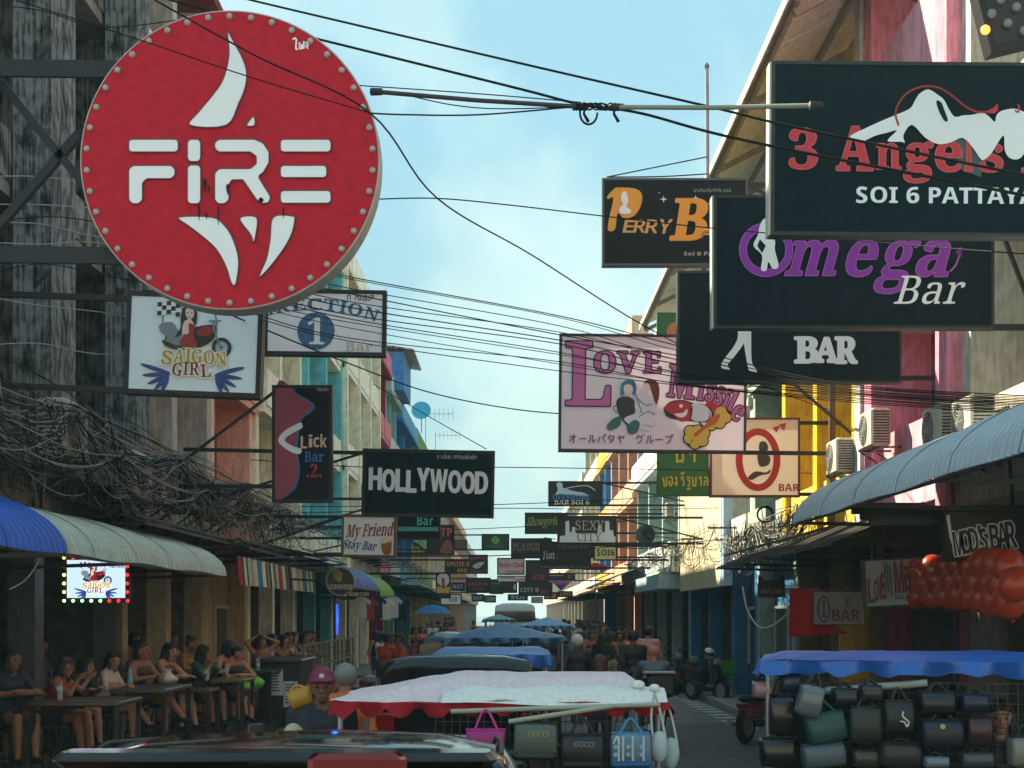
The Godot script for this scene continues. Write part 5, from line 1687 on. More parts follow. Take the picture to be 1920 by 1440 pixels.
# cable through points [px, py, distance]
func cable(label: String, pts: Array, r: float, m: Material = null, group := "", called := "cable") -> void:
	var p := []
	for q in pts:
		p.append(P(q[0], q[1], q[2]))
	var o := Node3D.new()
	var t := thing(called, label, "cable", p[0], group)
	o.free()
	for i in p.size():
		p[i] = p[i] - t.position
	var st := mb()
	tube(st, sag(p, 8), r, 6)
	part("wire", st, m if m else M.cable, t)


func make_cables() -> void:
	cable("thick black cable running highest across the sky", [[380, -25, 15.0], [470, 0, 14.6], [960, 115, 13.0], [1330, 200, 12.0], [1480, 236, 11.6], [1920, 328, 10.6], [2300, 400, 9.8]], 0.011)
	cable("second high black cable tied at the knot in mid sky", [[250, -20, 15.0], [470, 42, 14.4], [640, 84, 13.8], [960, 163, 12.9], [1090, 196, 12.5], [1200, 212, 12.2], [1400, 264, 11.6], [1920, 366, 10.6], [2300, 440, 9.8]], 0.012)
	cable("thin cable hooked to the round sign's right rim, sagging right to the knot", [[690, 212, 11.85], [760, 215, 12.0], [900, 215, 12.3], [1080, 200, 12.5]], 0.007)
	cable("cable crossing the red face from the top, then diving to the right", [[290, 0, 11.4], [480, 105, 11.6], [694, 212, 11.7], [820, 372, 13.0], [1000, 480, 15.0], [1210, 612, 17.0], [1420, 718, 20.0], [1560, 770, 23.0]], 0.0075)
	cable("hair-thin cable crossing the red face lower down", [[30, 0, 11.0], [265, 76, 11.3], [480, 148, 11.5], [692, 211, 11.7]], 0.005)
	cable("thin level cable right of the red round sign", [[690, 374, 12.3], [820, 372, 13.0], [960, 385, 13.6], [1130, 405, 14.0], [1338, 428, 14.3], [1620, 452, 13.8], [1920, 476, 12.0], [2200, 490, 10.5]], 0.006)
	cable("upper stay wire of the golden letter sign", [[1138, 332, 20.0], [1326, 294, 20.3]], 0.009)
	cable("lower stay wire of the golden letter sign", [[1138, 332, 20.0], [1240, 331, 20.1], [1326, 326, 20.3]], 0.009)
	# sleeved span: two stiff sleeves on one wire
	for q in [["purple-brown cable sleeve left of the knot", 706, 172, 12.4, 1085, 200, 12.5, 0.020, "3a2a30"], ["pale cable sleeve right of the knot ending in front of the black sign", 1158, 201, 12.2, 1530, 198, 11.2, 0.020, "8a8a7e"]]:
		var a := P(q[1], q[2], q[3])
		var b := P(q[4], q[5], q[6])
		var t := thing("cable_sleeve", q[0], "cable sleeve", a, "sleeves on the high wire")
		var st := mb()
		tube(st, [Vector3.ZERO, (b - a) / 2 + Vector3(0, -0.01, 0), b - a], q[7], 8)
		part("sleeve", st, hexmat(q[8], 0.5), t)
		for e in [0.0, 1.0]:
			st = mb()
			lathe(st, [Vector2(0.0, -0.06), Vector2(0.03, -0.05), Vector2(0.035, 0.05), Vector2(0.0, 0.06)], 10, (b - a) * e, Basis(Vector3.BACK, PI / 2))
			part("end_cap", st, hexmat("202024", 0.6), t)
	cable("wire above the purple-brown sleeve", [[640, 158, 12.6], [900, 176, 12.5], [1090, 192, 12.5]], 0.005)
	cable("slack wire under the purple-brown sleeve", [[770, 180, 12.5], [850, 197, 12.5], [940, 204, 12.5], [1080, 200, 12.5]], 0.005)
	var kn := thing("cable_knot", "knot of cable ends with a hanging loop in mid sky", "cable", P(1110, 200, 12.45))
	var st := mb()
	var r := RandomNumberGenerator.new()
	r.seed = 4
	for i in 9:
		var pts := []
		var a := r.randf_range(0, TAU)
		for k in 9:
			var u := k / 8.0
			pts.append(Vector3(lerpf(-0.14, 0.2, u), 0.03 * sin(a + u * 9.0), 0.03 * cos(a + u * 9.0)))
		tube(st, pts, 0.007, 5)
	part("wound_wire", st, M.cable, kn)
	kn.get_child(0).set_meta("kind", "stuff")
	st = mb()
	var lp := []
	for i in 17:
		var a := PI * 0.15 + PI * 1.35 * i / 16.0
		lp.append(Vector3(-0.03 + 0.075 * cos(a + PI / 2), -0.06 + 0.10 * sin(a + PI / 2), 0.02))
	tube(st, lp, 0.01, 6)
	part("loop", st, M.cable, kn)
	for q in [-0.06, 0.2]:
		st = mb()
		tube(st, [Vector3(q, 0, 0), Vector3(q - 0.01, -0.06, 0), Vector3(q + 0.03, -0.13, 0)], 0.008, 5, 0.016)
		part("loose_end", st, M.cable, kn)
	# bundle of lines between the round sign and the pink sign
	r.seed = 12
	var names := ["top", "second", "third", "fourth", "fifth", "sixth", "seventh", "eighth", "ninth", "tenth", "eleventh", "twelfth", "thirteenth", "bottom"]
	names[11] = "bottom"
	for i in 12:
		var y0 := 512.0 + i * 11.0 + r.randf_range(-3, 3)
		var y1 := 590.0 + i * 9.0 + r.randf_range(-8, 8)
		var y2 := 668.0 + i * 6.0 + r.randf_range(-10, 10)
		cable("black line from round sign to pink sign, %s of the bundle" % names[i], [[420 + i * 6, y0 - 45 + i, 13.5 + 0.05 * i], [660, y0 + 8 + r.randf_range(-5, 5), 15.5], [1050, y1 + 4, 17.0], [1270, y2 - 10, 16.6], [1560, 716 + i * 3.2, 15.0], [1920, 742 + i * 3.0, 13.5], [2250, 756 + i * 3.0, 12.0]], 0.0052 + r.randf_range(-0.001, 0.0018), null, "bundle of lines across the street")
	# single lines
	cable("line sagging from the biker sign to the rocket sign", [[380, 568, 14.2], [640, 676, 18.0], [830, 742, 21.0], [1040, 775, 22.0], [1220, 768, 22.5], [1400, 790, 24.0]], 0.009)
	cable("line falling past the turquoise dish to the blocky sign", [[700, 720, 26.0], [820, 790, 26.0], [912, 842, 24.3]], 0.008)
	cable("level line through the top of the blocky letter sign", [[470, 862, 22.0], [690, 876, 23.6], [930, 876, 24.0], [1330, 882, 26.0], [1600, 890, 27.0]], 0.008)
	cable("level line left of the angler sign", [[560, 950, 30.0], [930, 946, 32.0], [1240, 930, 34.0], [1420, 900, 36.0]], 0.010)
	cable("second level line left of the angler sign", [[560, 962, 30.0], [930, 953, 32.0], [1180, 956, 34.0], [1420, 950, 36.0]], 0.010)
	cable("level line over the far signs", [[640, 1000, 36.0], [930, 990, 40.0], [1160, 978, 42.0], [1400, 960, 42.0]], 0.011)
	cable("lower line over the far signs", [[700, 1040, 36.0], [930, 1042, 38.0], [1160, 1024, 40.0], [1380, 1000, 38.0]], 0.014)
	cable("line sagging in front of the angler sign's post", [[1020, 1008, 40.0], [1180, 1028, 36.0], [1290, 1018, 33.0], [1440, 1000, 30.0]], 0.012)
	# pole beside the roof
	var t := thing("roof_pole", "tall thin steel pole rising beside the corrugated roof", "pole", P(1328, 400, 20.4))
	st = mb()
	tube(st, [Vector3(0, -0.6, 0), Vector3(-0.02, 2.07, 0)], 0.026, 8)
	part("tube", st, M.galv, t)
	st = mb()
	lathe(st, [Vector2(0.03, 0.0), Vector2(0.036, 0.05), Vector2(0.0, 0.09)], 8, Vector3(-0.02, 2.05, 0))
	part("cap", st, M.steel, t)
	# tangles along the fronts
	tangle("thick tangle of grey cables sagging along the left fronts", -1, 10.5, 34.0, 4.75, 4.25, 0.7, 210, 31, 0.4)
	tangle("messy loops of cable hanging over the left awnings", -1, 12.0, 31.0, 4.7, 3.95, 0.5, 170, 32, 0.8)
	tangle("coiled cable tangle beside the red letter sign", 1, 22.5, 31.5, 4.65, 3.75, 0.5, 190, 33, 0.75)
	tangle("dark cable tangle in front of the white columns", 1, 33.0, 58.0, 4.7, 4.1, 0.5, 110, 34, 0.6)
	tangle("far cable tangle along the left fronts", -1, 34.0, 80.0, 4.7, 4.4, 0.55, 120, 35, 0.5)
	# long thin strays on the upper left
	r.seed = 77
	for i in 9:
		var y := [24, 330, 372, 400, 424, 452, 500, 560, 640][i] as float
		cable("stray thin wire on the upper left wall, %s from the top" % ["first", "second", "third", "fourth", "fifth", "sixth", "seventh", "eighth", "ninth"][i], [[-60, y + r.randf_range(-30, 30), 14.0], [70, y + r.randf_range(-12, 12), 14.5], [190, y + r.randf_range(-4, 28), 15.3], [330, y + r.randf_range(10, 60), 16.0]], 0.006, M.cable_grey if i % 3 else null, "stray wires on the upper left wall")
	cable("white cord hanging from the blue awning to the lamp", [[85, 990, 13.9], [78, 1040, 14.0], [50, 1085, 14.0], [18, 1105, 14.0]], 0.007, hexmat("b8b8b0", 0.6))
	cable("slack white cord looping under the dark canopy", [[1392, 1100, 22.5], [1404, 1150, 22.3], [1432, 1178, 22.0], [1478, 1150, 21.5], [1500, 1110, 21.0]], 0.014, hexmat("b8b8b0", 0.6))
	# coil on the tangle at the right
	t = thing("cable_coil", "round coil of spare cable hung by the red letter sign", "cable", P(1434, 965, 24.5))
	st = mb()
	for q in 4:
		var pts := []
		for i in 25:
			pts.append(Vector3(cos(TAU * i / 24), sin(TAU * i / 24), 0) * (0.12 + 0.008 * q) + Vector3(0, 0, 0.02 * q))
		tube(st, pts, 0.010, 5)
	part("coil", st, M.cable, t)


# nobody could count these: one mass of wires per stretch, hung from bracket to bracket, with slack loops between
func tangle(label: String, side: int, d0: float, d1: float, x: float, y: float, spread: float, n: int, sd: int, loopy: float) -> void:
	var r := RandomNumberGenerator.new()
	r.seed = sd
	var t := thing("cable_tangle", label, "cables", Vector3(side * x, y, -(d0 + d1) / 2))
	t.set_meta("kind", "stuff")
	var sts := [mb(), mb()]
	var span := 4.3
	var k := maxi(2, int((d1 - d0) / span))
	for i in n:
		var pts := []
		var dst: int = 0 if r.randf() < 0.6 else 1
		if r.randf() > loopy:
			# a strand that follows several brackets, sagging in between
			var from := r.randi_range(0, maxi(0, k - 2))
			var to := mini(k, from + r.randi_range(1, 4))
			var ox := r.randfn(0, spread * 0.22)
			var oy := r.randfn(0, spread * 0.16)
			var slack := absf(r.randfn(0, 0.22)) + 0.05
			for s in range(from, to):
				for q in 6:
					var u := q / 6.0
					pts.append(Vector3(side * (x + ox + 0.04 * sin(u * 5.0 + i)), y + oy * (0.4 + 1.2 * sin(PI * u)) - slack * 4.0 * u * (1 - u), -(d0 + (s + u) * (d1 - d0) / k)) - t.position)
			pts.append(Vector3(side * (x + ox), y + oy * 0.4, -(d0 + to * (d1 - d0) / k)) - t.position)
		else:
			# a drop, a slack loop or a line pulled to the wall
			var a := r.randf_range(d0, d1 - 1.0)
			var l := r.randf_range(0.6, 3.2)
			var y0 := r.randf_range(-0.12, 0.16)
			var y1 := r.randf_range(-0.75, 0.12)
			var x0 := r.randfn(0, spread * 0.25)
			var x1 := r.randf_range(-0.15, 0.75)
			var drop := r.randf_range(0.05, 0.55)
			var cur := r.randf_range(0.0, 0.16)
			var ph := r.randf_range(0, TAU)
			for q in 9:
				var u := q / 8.0
				pts.append(Vector3(side * (x + lerpf(x0, x1, u) + cur * 0.4 * cos(ph + u * 5.0)), y + lerpf(y0, y1, u) - drop * 4.0 * u * (1 - u), -(a + l * u + cur * sin(ph + u * 6.0))) - t.position)
		tube(sts[dst], sag(pts, 2), r.randf_range(0.0045, 0.0085), 4)
	part("black_wires", sts[0], M.cable, t).set_meta("kind", "stuff")
	part("grey_wires", sts[1], M.cable_grey, t).set_meta("kind", "stuff")
	for s in k + 1:
		var st := mb()
		var z := -(d0 + s * (d1 - d0) / k)
		bar(st, Vector3(side * 5.6, y - 0.04, z) - t.position, Vector3(side * (x - 0.2), y - 0.04, z) - t.position, 0.05, 0.05)
		part("bracket", st, M.steel, t)


# ---------------------------------------------------------------- people
# a body is a list of tapered bones [a, b, ra, rb, region]; they are joined with a smooth minimum and meshed as one surface
# regions: 0 skin, 1 top, 2 bottom, 3 shoes, 4 hair, 5 lips, 6 eyes, 7 accent, 8 hat
var body_cache := {}


func field_mesh(bones: Array, cell: float, k: float, out: Dictionary, paint: Callable) -> void:
	var lo := Vector3.ONE * 1e9
	var hi := -lo
	for b in bones:
		var r: float = maxf(b[2], b[3]) + cell * 2.0
		for p in [b[0], b[1]]:
			lo = lo.min(p - Vector3.ONE * r)
			hi = hi.max(p + Vector3.ONE * r)
	var nx := int((hi.x - lo.x) / cell) + 2
	var ny := int((hi.y - lo.y) / cell) + 2
	var nz := int((hi.z - lo.z) / cell) + 2
	var f := PackedFloat32Array()
	f.resize(nx * ny * nz)
	f.fill(1e3)
	var reg := PackedByteArray()
	reg.resize(nx * ny * nz)
	var near := PackedFloat32Array()
	near.resize(nx * ny * nz)
	near.fill(1e3)
	for b in bones:
		var a: Vector3 = b[0]
		var ab: Vector3 = b[1] - a
		var l2 := maxf(ab.length_squared(), 1e-8)
		var ra: float = b[2]
		var rb: float = b[3]
		var m: float = maxf(ra, rb) + cell * 2.0 + k
		var p0: Vector3 = (a.min(b[1]) - Vector3.ONE * m - lo) / cell
		var p1: Vector3 = (a.max(b[1]) + Vector3.ONE * m - lo) / cell
		for z in range(maxi(0, int(p0.z)), mini(nz, int(p1.z) + 2)):
			for y in range(maxi(0, int(p0.y)), mini(ny, int(p1.y) + 2)):
				var row := (z * ny + y) * nx
				for x in range(maxi(0, int(p0.x)), mini(nx, int(p1.x) + 2)):
					var p := lo + Vector3(x, y, z) * cell - a
					var h := clampf(p.dot(ab) / l2, 0.0, 1.0)
					var d := (p - ab * h).length() - lerpf(ra, rb, h)
					var i := row + x
					if d < near[i]:
						near[i] = d
						reg[i] = b[4]
					var o := f[i]
					if o > 100.0:
						f[i] = d
					else:
						var q := clampf(0.5 + 0.5 * (o - d) / k, 0.0, 1.0)
						f[i] = lerpf(o, d, q) - k * q * (1.0 - q)
	# surface nets
	var id := PackedInt32Array()
	id.resize(nx * ny * nz)
	id.fill(-1)
	var verts: PackedVector3Array = out.v
	var cols: PackedInt32Array = out.c
	var tris: PackedInt32Array = out.t
	var step := [0, 1, nx, nx + 1, nx * ny, nx * ny + 1, nx * ny + nx, nx * ny + nx + 1]
	var edges := [[0, 1], [2, 3], [4, 5], [6, 7], [0, 2], [1, 3], [4, 6], [5, 7], [0, 4], [1, 5], [2, 6], [3, 7]]
	for z in nz - 1:
		for y in ny - 1:
			var row := (z * ny + y) * nx
			for x in nx - 1:
				var i := row + x
				var v0 := f[i]
				if v0 > cell * 4.0 or v0 < -cell * 4.0:
					continue
				var inside := 0
				for c in 8:
					if f[i + step[c]] < 0.0:
						inside += 1
				if inside == 0 or inside == 8:
					continue
				var sum := Vector3.ZERO
				var n := 0
				for e in edges:
					var a := f[i + step[e[0]]]
					var b := f[i + step[e[1]]]
					if (a < 0.0) != (b < 0.0):
						var t := a / (a - b)
						var c0: int = e[0]
						var c1: int = e[1]
						var q0 := Vector3(c0 & 1, (c0 >> 1) & 1, c0 >> 2)
						var q1 := Vector3(c1 & 1, (c1 >> 1) & 1, c1 >> 2)
						sum += q0.lerp(q1, t)
						n += 1
				id[i] = verts.size()
				var p := lo + (Vector3(x, y, z) + sum / n) * cell
				verts.append(p)
				cols.append(paint.call(p, reg[i]))
	for z in range(1, nz - 1):
		for y in range(1, ny - 1):
			var row := (z * ny + y) * nx
			for x in range(1, nx - 1):
				var i := row + x
				var s := f[i] < 0.0
				if id[i] < 0 and f[i] > cell * 3.0:
					continue
				for ax in 3:
					var st: int = [1, nx, nx * ny][ax]
					if (f[i + st] < 0.0) == s:
						continue
					var u: int = [nx, nx * ny, 1][ax]
					var w: int = [nx * ny, 1, nx][ax]
					var q := [id[i], id[i - u], id[i - u - w], id[i - w]]
					if q.min() < 0:
						continue
					if s:
						tris.append_array([q[0], q[2], q[1], q[0], q[3], q[2]])
					else:
						tris.append_array([q[0], q[1], q[2], q[0], q[2], q[3]])
	out.v = verts
	out.c = cols
	out.t = tris


func no_paint(_p: Vector3, r: int) -> int:
	return r


# joints of a pose; the figure faces +z, its feet (or the seat's floor) at y = 0
func pose(kind: String) -> Dictionary:
	var j := {}
	match kind:
		"stand", "arms_folded", "walk", "phone":
			j = {"hip": Vector3(0, 0.92, 0), "chest": Vector3(0, 1.27, 0.0), "neck": Vector3(0, 1.43, -0.01), "head": Vector3(0, 1.56, 0.015),
				"kl": Vector3(0.10, 0.50, 0.02), "kr": Vector3(-0.10, 0.50, 0.02), "al": Vector3(0.11, 0.08, -0.02), "ar": Vector3(-0.11, 0.08, -0.02),
				"el": Vector3(0.24, 1.10, -0.04), "er": Vector3(-0.24, 1.10, -0.04), "wl": Vector3(0.25, 0.87, 0.04), "wr": Vector3(-0.25, 0.87, 0.04)}
			if kind == "arms_folded":
				j.merge({"wl": Vector3(-0.06, 1.14, 0.2), "wr": Vector3(0.07, 1.10, 0.2), "el": Vector3(0.23, 1.09, 0.08), "er": Vector3(-0.23, 1.09, 0.08)}, true)
			if kind == "walk":
				j.merge({"kl": Vector3(0.09, 0.52, 0.2), "al": Vector3(0.09, 0.10, 0.26), "kr": Vector3(-0.09, 0.50, -0.06), "ar": Vector3(-0.09, 0.14, -0.36), "el": Vector3(0.22, 1.12, -0.16), "wl": Vector3(0.22, 0.92, -0.2), "er": Vector3(-0.22, 1.12, 0.1), "wr": Vector3(-0.2, 0.95, 0.24)}, true)
			if kind == "phone":
				j.merge({"er": Vector3(-0.24, 1.10, 0.04), "wr": Vector3(-0.08, 1.20, 0.26), "head": Vector3(0, 1.55, 0.05)}, true)
		"sit_lean":
			j = {"hip": Vector3(0, 0.64, -0.05), "chest": Vector3(0, 0.98, 0.10), "neck": Vector3(0, 1.14, 0.15), "head": Vector3(0, 1.26, 0.20),
				"kl": Vector3(0.13, 0.66, 0.38), "kr": Vector3(-0.11, 0.64, 0.38), "al": Vector3(0.14, 0.24, 0.42), "ar": Vector3(-0.12, 0.22, 0.46),
				"el": Vector3(0.23, 0.93, 0.34), "er": Vector3(-0.23, 0.93, 0.34), "wl": Vector3(0.05, 0.98, 0.48), "wr": Vector3(-0.10, 1.10, 0.40)}
		"sit_cross":
			j = {"hip": Vector3(0, 0.64, -0.05), "chest": Vector3(0, 1.0, 0.02), "neck": Vector3(0, 1.17, 0.04), "head": Vector3(0, 1.30, 0.08),
				"kl": Vector3(0.09, 0.64, 0.40), "kr": Vector3(0.06, 0.76, 0.40), "al": Vector3(0.10, 0.22, 0.40), "ar": Vector3(0.20, 0.40, 0.62),
				"el": Vector3(0.24, 0.90, 0.20), "er": Vector3(-0.25, 0.92, 0.18), "wl": Vector3(0.04, 0.94, 0.38), "wr": Vector3(-0.05, 0.96, 0.36)}
		"sit_arms":
			j = {"hip": Vector3(0, 0.64, -0.05), "chest": Vector3(0, 1.0, 0.05), "neck": Vector3(0, 1.17, 0.09), "head": Vector3(0, 1.30, 0.15),
				"kl": Vector3(0.12, 0.66, 0.40), "kr": Vector3(-0.10, 0.66, 0.40), "al": Vector3(0.02, 0.24, 0.56), "ar": Vector3(-0.10, 0.22, 0.40),
				"el": Vector3(0.27, 0.92, 0.24), "er": Vector3(-0.27, 0.92, 0.24), "wl": Vector3(-0.08, 0.95, 0.36), "wr": Vector3(0.10, 0.93, 0.38)}
		"hair_up":
			j = {"hip": Vector3(0, 0.64, -0.05), "chest": Vector3(0, 1.0, 0.0), "neck": Vector3(0, 1.17, 0.02), "head": Vector3(0, 1.30, 0.05),
				"kl": Vector3(0.12, 0.66, 0.40), "kr": Vector3(-0.10, 0.66, 0.40), "al": Vector3(0.12, 0.22, 0.42), "ar": Vector3(-0.10, 0.22, 0.40),
				"el": Vector3(0.34, 1.30, 0.06), "er": Vector3(-0.34, 1.30, 0.06), "wl": Vector3(0.12, 1.40, 0.0), "wr": Vector3(-0.12, 1.40, 0.0)}
		"ride":
			j = {"hip": Vector3(0, 0.80, -0.1), "chest": Vector3(0, 1.16, 0.02), "neck": Vector3(0, 1.33, 0.05), "head": Vector3(0, 1.47, 0.10),
				"kl": Vector3(0.19, 0.74, 0.32), "kr": Vector3(-0.19, 0.74, 0.32), "al": Vector3(0.17, 0.34, 0.24), "ar": Vector3(-0.17, 0.34, 0.24),
				"el": Vector3(0.30, 1.05, 0.22), "er": Vector3(-0.30, 1.05, 0.22), "wl": Vector3(0.28, 1.02, 0.50), "wr": Vector3(-0.28, 1.02, 0.50)}
	return j


# style: sex "f"/"m", top "bare" (strappy) / "tee" / "long", bottom "short" / "long" / "skirt", hair "long" / "short" / "cap" / "none" / "helmet"
func body_data(kind: String, sex: String, top: String, bottom: String, hair: String, fine: float, look := 0.0, lean := 0.0) -> Dictionary:
	var key := "%s_%s_%s_%s_%s_%s_%s_%s" % [kind, sex, top, bottom, hair, fine, look, lean]
	if body_cache.has(key):
		return body_cache[key]
	var j := pose(kind)
	j.chest += Vector3(lean * 0.5, 0, 0.03 * sin(look * 7.0))
	j.neck += Vector3(lean, -absf(lean) * 0.15, 0.05 * sin(look * 7.0))
	j.head += Vector3(lean * 1.35, -absf(lean) * 0.3, 0.06 * sin(look * 7.0))
	var fem := sex == "f"
	var hip: Vector3 = j.hip
	var chest: Vector3 = j.chest
	var neck: Vector3 = j.neck
	var sh: float = 0.165 if fem else 0.20
	var side := Vector3(1, 0, 0)
	var sl := neck + side * sh + Vector3(0, -0.055, -0.01)
	var sr := neck - side * sh + Vector3(0, -0.055, -0.01)
	var hl := hip + side * 0.085
	var hr := hip - side * 0.085
	var tw: float = 0.082 if fem else 0.088
	var waist := hip.lerp(chest, 0.5)
	var b := []
	# torso
	var torso := 1
	b.append([hip + Vector3(0.07, 0.0, 0), hip + Vector3(-0.07, 0.0, 0), 0.115, 0.115, 2])
	b.append([waist + side * 0.045, waist - side * 0.045, 0.092 if fem else 0.115, 0.092 if fem else 0.115, torso])
	b.append([chest + side * 0.07, chest - side * 0.07, 0.105 if fem else 0.125, 0.105 if fem else 0.125, torso])
	b.append([waist, chest, 0.10, 0.11, torso])
	b.append([hip, waist, 0.11, 0.10, 2 if kind.begins_with("sit") else torso])
	b.append([sl.lerp(sr, 0.12), sr.lerp(sl, 0.12), 0.062, 0.062, 0 if top == "bare" else 1])
	if fem:
		for s in [-1, 1]:
			b.append([chest + Vector3(0.075 * s, 0.02, 0.06), chest + Vector3(0.078 * s, 0.0, 0.085), 0.062, 0.055, torso])
	b.append([neck + Vector3(0, -0.06, 0), neck.lerp(j.head, 0.55), 0.062 if not fem else 0.05, 0.05, 0])
	# arms
	for q in [[sl, j.el, j.wl], [sr, j.er, j.wr]]:
		b.append([q[0], q[1], 0.05 if fem else 0.06, 0.038 if fem else 0.045, 1 if top in ["tee", "long"] else 0])
		b.append([q[1], q[2], 0.037 if fem else 0.043, 0.026, 1 if top == "long" else 0])
	# legs
	for q in [[hl, j.kl, j.al], [hr, j.kr, j.ar]]:
		var th: Vector3 = q[0].lerp(q[1], 0.55 if bottom == "short" else 0.4)
		if bottom == "long":
			b.append([q[0], q[1], tw, 0.065, 2])
			b.append([q[1], q[2], 0.064, 0.05, 2])
		else:
			b.append([q[0], th, tw + 0.006, 0.075, 2])
			b.append([th, q[1], 0.07, 0.052, 0])
			b.append([q[1], q[1].lerp(q[2], 0.35), 0.052, 0.054, 0])
			b.append([q[1].lerp(q[2], 0.35), q[2], 0.054, 0.033, 0])
		var toe: Vector3 = q[2] + Vector3(0, -0.045, 0.13)
		b.append([q[2] + Vector3(0, -0.03, -0.03), toe, 0.04, 0.03, 3])
	if bottom == "skirt":
		b.append([hip, (Vector3(0, 0.62, 0) if not kind.begins_with("sit") else hip + Vector3(0, 0.0, 0.25)), 0.13, 0.17, 2])
	if hair == "long":
		b.append([j.head + Vector3(0, 0.0, -0.06), neck + Vector3(0.02, -0.12, -0.10), 0.085, 0.055, 4])
		b.append([j.head + Vector3(0.07, 0.0, -0.03), neck + Vector3(0.09, -0.10, -0.03), 0.04, 0.03, 4])
		b.append([j.head + Vector3(-0.07, 0.0, -0.03), neck + Vector3(-0.09, -0.08, -0.04), 0.04, 0.03, 4])
	var out := {"v": PackedVector3Array(), "c": PackedInt32Array(), "t": PackedInt32Array()}
	field_mesh(b, 0.019, 0.03, out, no_paint)
	# head on its own finer grid
	var h: Vector3 = j.head
	var hd := []
	hd.append([h + Vector3(0, 0.02, -0.012), h + Vector3(0, 0.025, -0.015), 0.094, 0.094, 0])
	hd.append([h + Vector3(0, -0.03, 0.025), h + Vector3(0, -0.085, 0.05), 0.068, 0.036, 0])
	hd.append([h + Vector3(0, -0.005, 0.092), h + Vector3(0, -0.035, 0.106), 0.009, 0.014, 0])
	hd.append([h + Vector3(-0.03, 0.018, 0.075), h + Vector3(0.03, 0.018, 0.075), 0.014, 0.014, 0])
	hd.append([h + Vector3(-0.018, -0.066, 0.084), h + Vector3(0.018, -0.066, 0.085), 0.008, 0.008, 5])
	for s in [-1, 1]:
		hd.append([h + Vector3(s * 0.09, 0.012, -0.005), h + Vector3(s * 0.088, -0.035, 0.005), 0.018, 0.012, 0])
		hd.append([h + Vector3(s * 0.034, 0.004, 0.076), h + Vector3(s * 0.034, 0.004, 0.078), 0.011, 0.011, 6])
	hd.append([h + Vector3(0, -0.07, 0), neck, 0.05, 0.05, 0])
	match hair:
		"long", "short":
			hd.append([h + Vector3(0, 0.045, -0.025), h + Vector3(0, 0.04, -0.035), 0.098, 0.098, 4])
			hd.append([h + Vector3(-0.05, 0.075, 0.04), h + Vector3(0.05, 0.075, 0.04), 0.04, 0.04, 4])
			if hair == "long":
				for s in [-1, 1]:
					hd.append([h + Vector3(s * 0.075, 0.04, 0.01), h + Vector3(s * 0.092, -0.09, -0.01), 0.035, 0.03, 4])
				hd.append([h + Vector3(0, 0.0, -0.06), h + Vector3(0, -0.12, -0.08), 0.085, 0.08, 4])
		"bun":
			hd.append([h + Vector3(0, 0.045, -0.025), h + Vector3(0, 0.04, -0.035), 0.098, 0.098, 4])
			hd.append([h + Vector3(0, 0.11, -0.08), h + Vector3(0, 0.12, -0.085), 0.045, 0.045, 4])
		"cap":
			hd.append([h + Vector3(0, 0.045, -0.012), h + Vector3(0, 0.058, -0.014), 0.099, 0.094, 8])
			for s in [-1.0, -0.75, -0.5, -0.25, 0.0, 0.25, 0.5, 0.75, 1.0]:
				hd.append([h + Vector3(s * 0.06, 0.055, 0.05), h + Vector3(s * 0.062, 0.048, 0.165 - 0.03 * s * s), 0.018, 0.010, 8])
			hd.append([h + Vector3(0, -0.01, -0.05), h + Vector3(0, -0.04, -0.05), 0.075, 0.06, 4])
		"helmet":
			hd.append([h + Vector3(0, 0.04, -0.012), h + Vector3(0, 0.03, -0.02), 0.114, 0.114, 8])
		"knit":
			hd.append([h + Vector3(0, 0.045, -0.01), h + Vector3(0.006, 0.085, -0.015), 0.100, 0.074, 8])
			hd.append([h + Vector3(0, 0.02, -0.012), h + Vector3(0, 0.03, -0.012), 0.105, 0.105, 8])
	if hair == "long":
		var hr2 := RandomNumberGenerator.new()
		hr2.seed = int(look * 100.0) + 17
		for k in 7:
			var a := PI * (0.85 + 1.3 * k / 6.0)
			var o := Vector3(cos(a) * 0.085, hr2.randf_range(-0.02, 0.05), sin(a) * 0.075 - 0.01)
			hd.append([h + o, h + Vector3(o.x * 1.15, hr2.randf_range(-0.19, -0.10), o.z * 1.1 + hr2.randf_range(-0.02, 0.02)), 0.022, 0.010, 4])
	var turn := Basis(Vector3.UP, look)
	for q in hd:
		if not (q[1] as Vector3).is_equal_approx(neck):
			q[0] = h + turn * (q[0] - h)
			q[1] = h + turn * (q[1] - h)
	var eye := h
	var paint := func(p: Vector3, r: int) -> int:
		var lp := (p - eye) * turn
		if r == 0 and absf(lp.y - 0.033) < 0.006 and absf(absf(lp.x) - 0.034) < 0.02 and lp.z > 0.05:
			return 4
		return r
	field_mesh(hd, fine, 0.014, out, paint)
	# hands: palm, four fingers of unequal length, thumb
	for q in [[j.el, j.wl, 1.0], [j.er, j.wr, -1.0]]:
		var dir: Vector3 = (q[1] - q[0]).normalized()
		var across := dir.cross(Vector3.UP).normalized() if absf(dir.y) < 0.9 else Vector3.BACK
		var down := across.cross(dir).normalized() * (1.0 if across.cross(dir).y < 0 else -1.0)
		var hb := []
		var w: Vector3 = q[1]
		hb.append([w - dir * 0.02, w + dir * 0.02, 0.025, 0.022, 0])
		for f in 4:
			var o := across * (-0.028 + 0.0187 * f)
			var l: float = [0.058, 0.072, 0.076, 0.066][f]
			var root: Vector3 = w + dir * 0.075 + o
			hb.append([w + dir * 0.02 + o * 0.6, root, 0.014, 0.011, 0])
			var mid: Vector3 = root + dir * l * 0.5 + down * 0.008
			hb.append([root, mid, 0.0095, 0.0088, 0])
			hb.append([mid, mid + dir * l * 0.35 + down * 0.025, 0.0088, 0.0075, 0])
		var tr: Vector3 = w + dir * 0.025 - across * 0.026 * q[2]
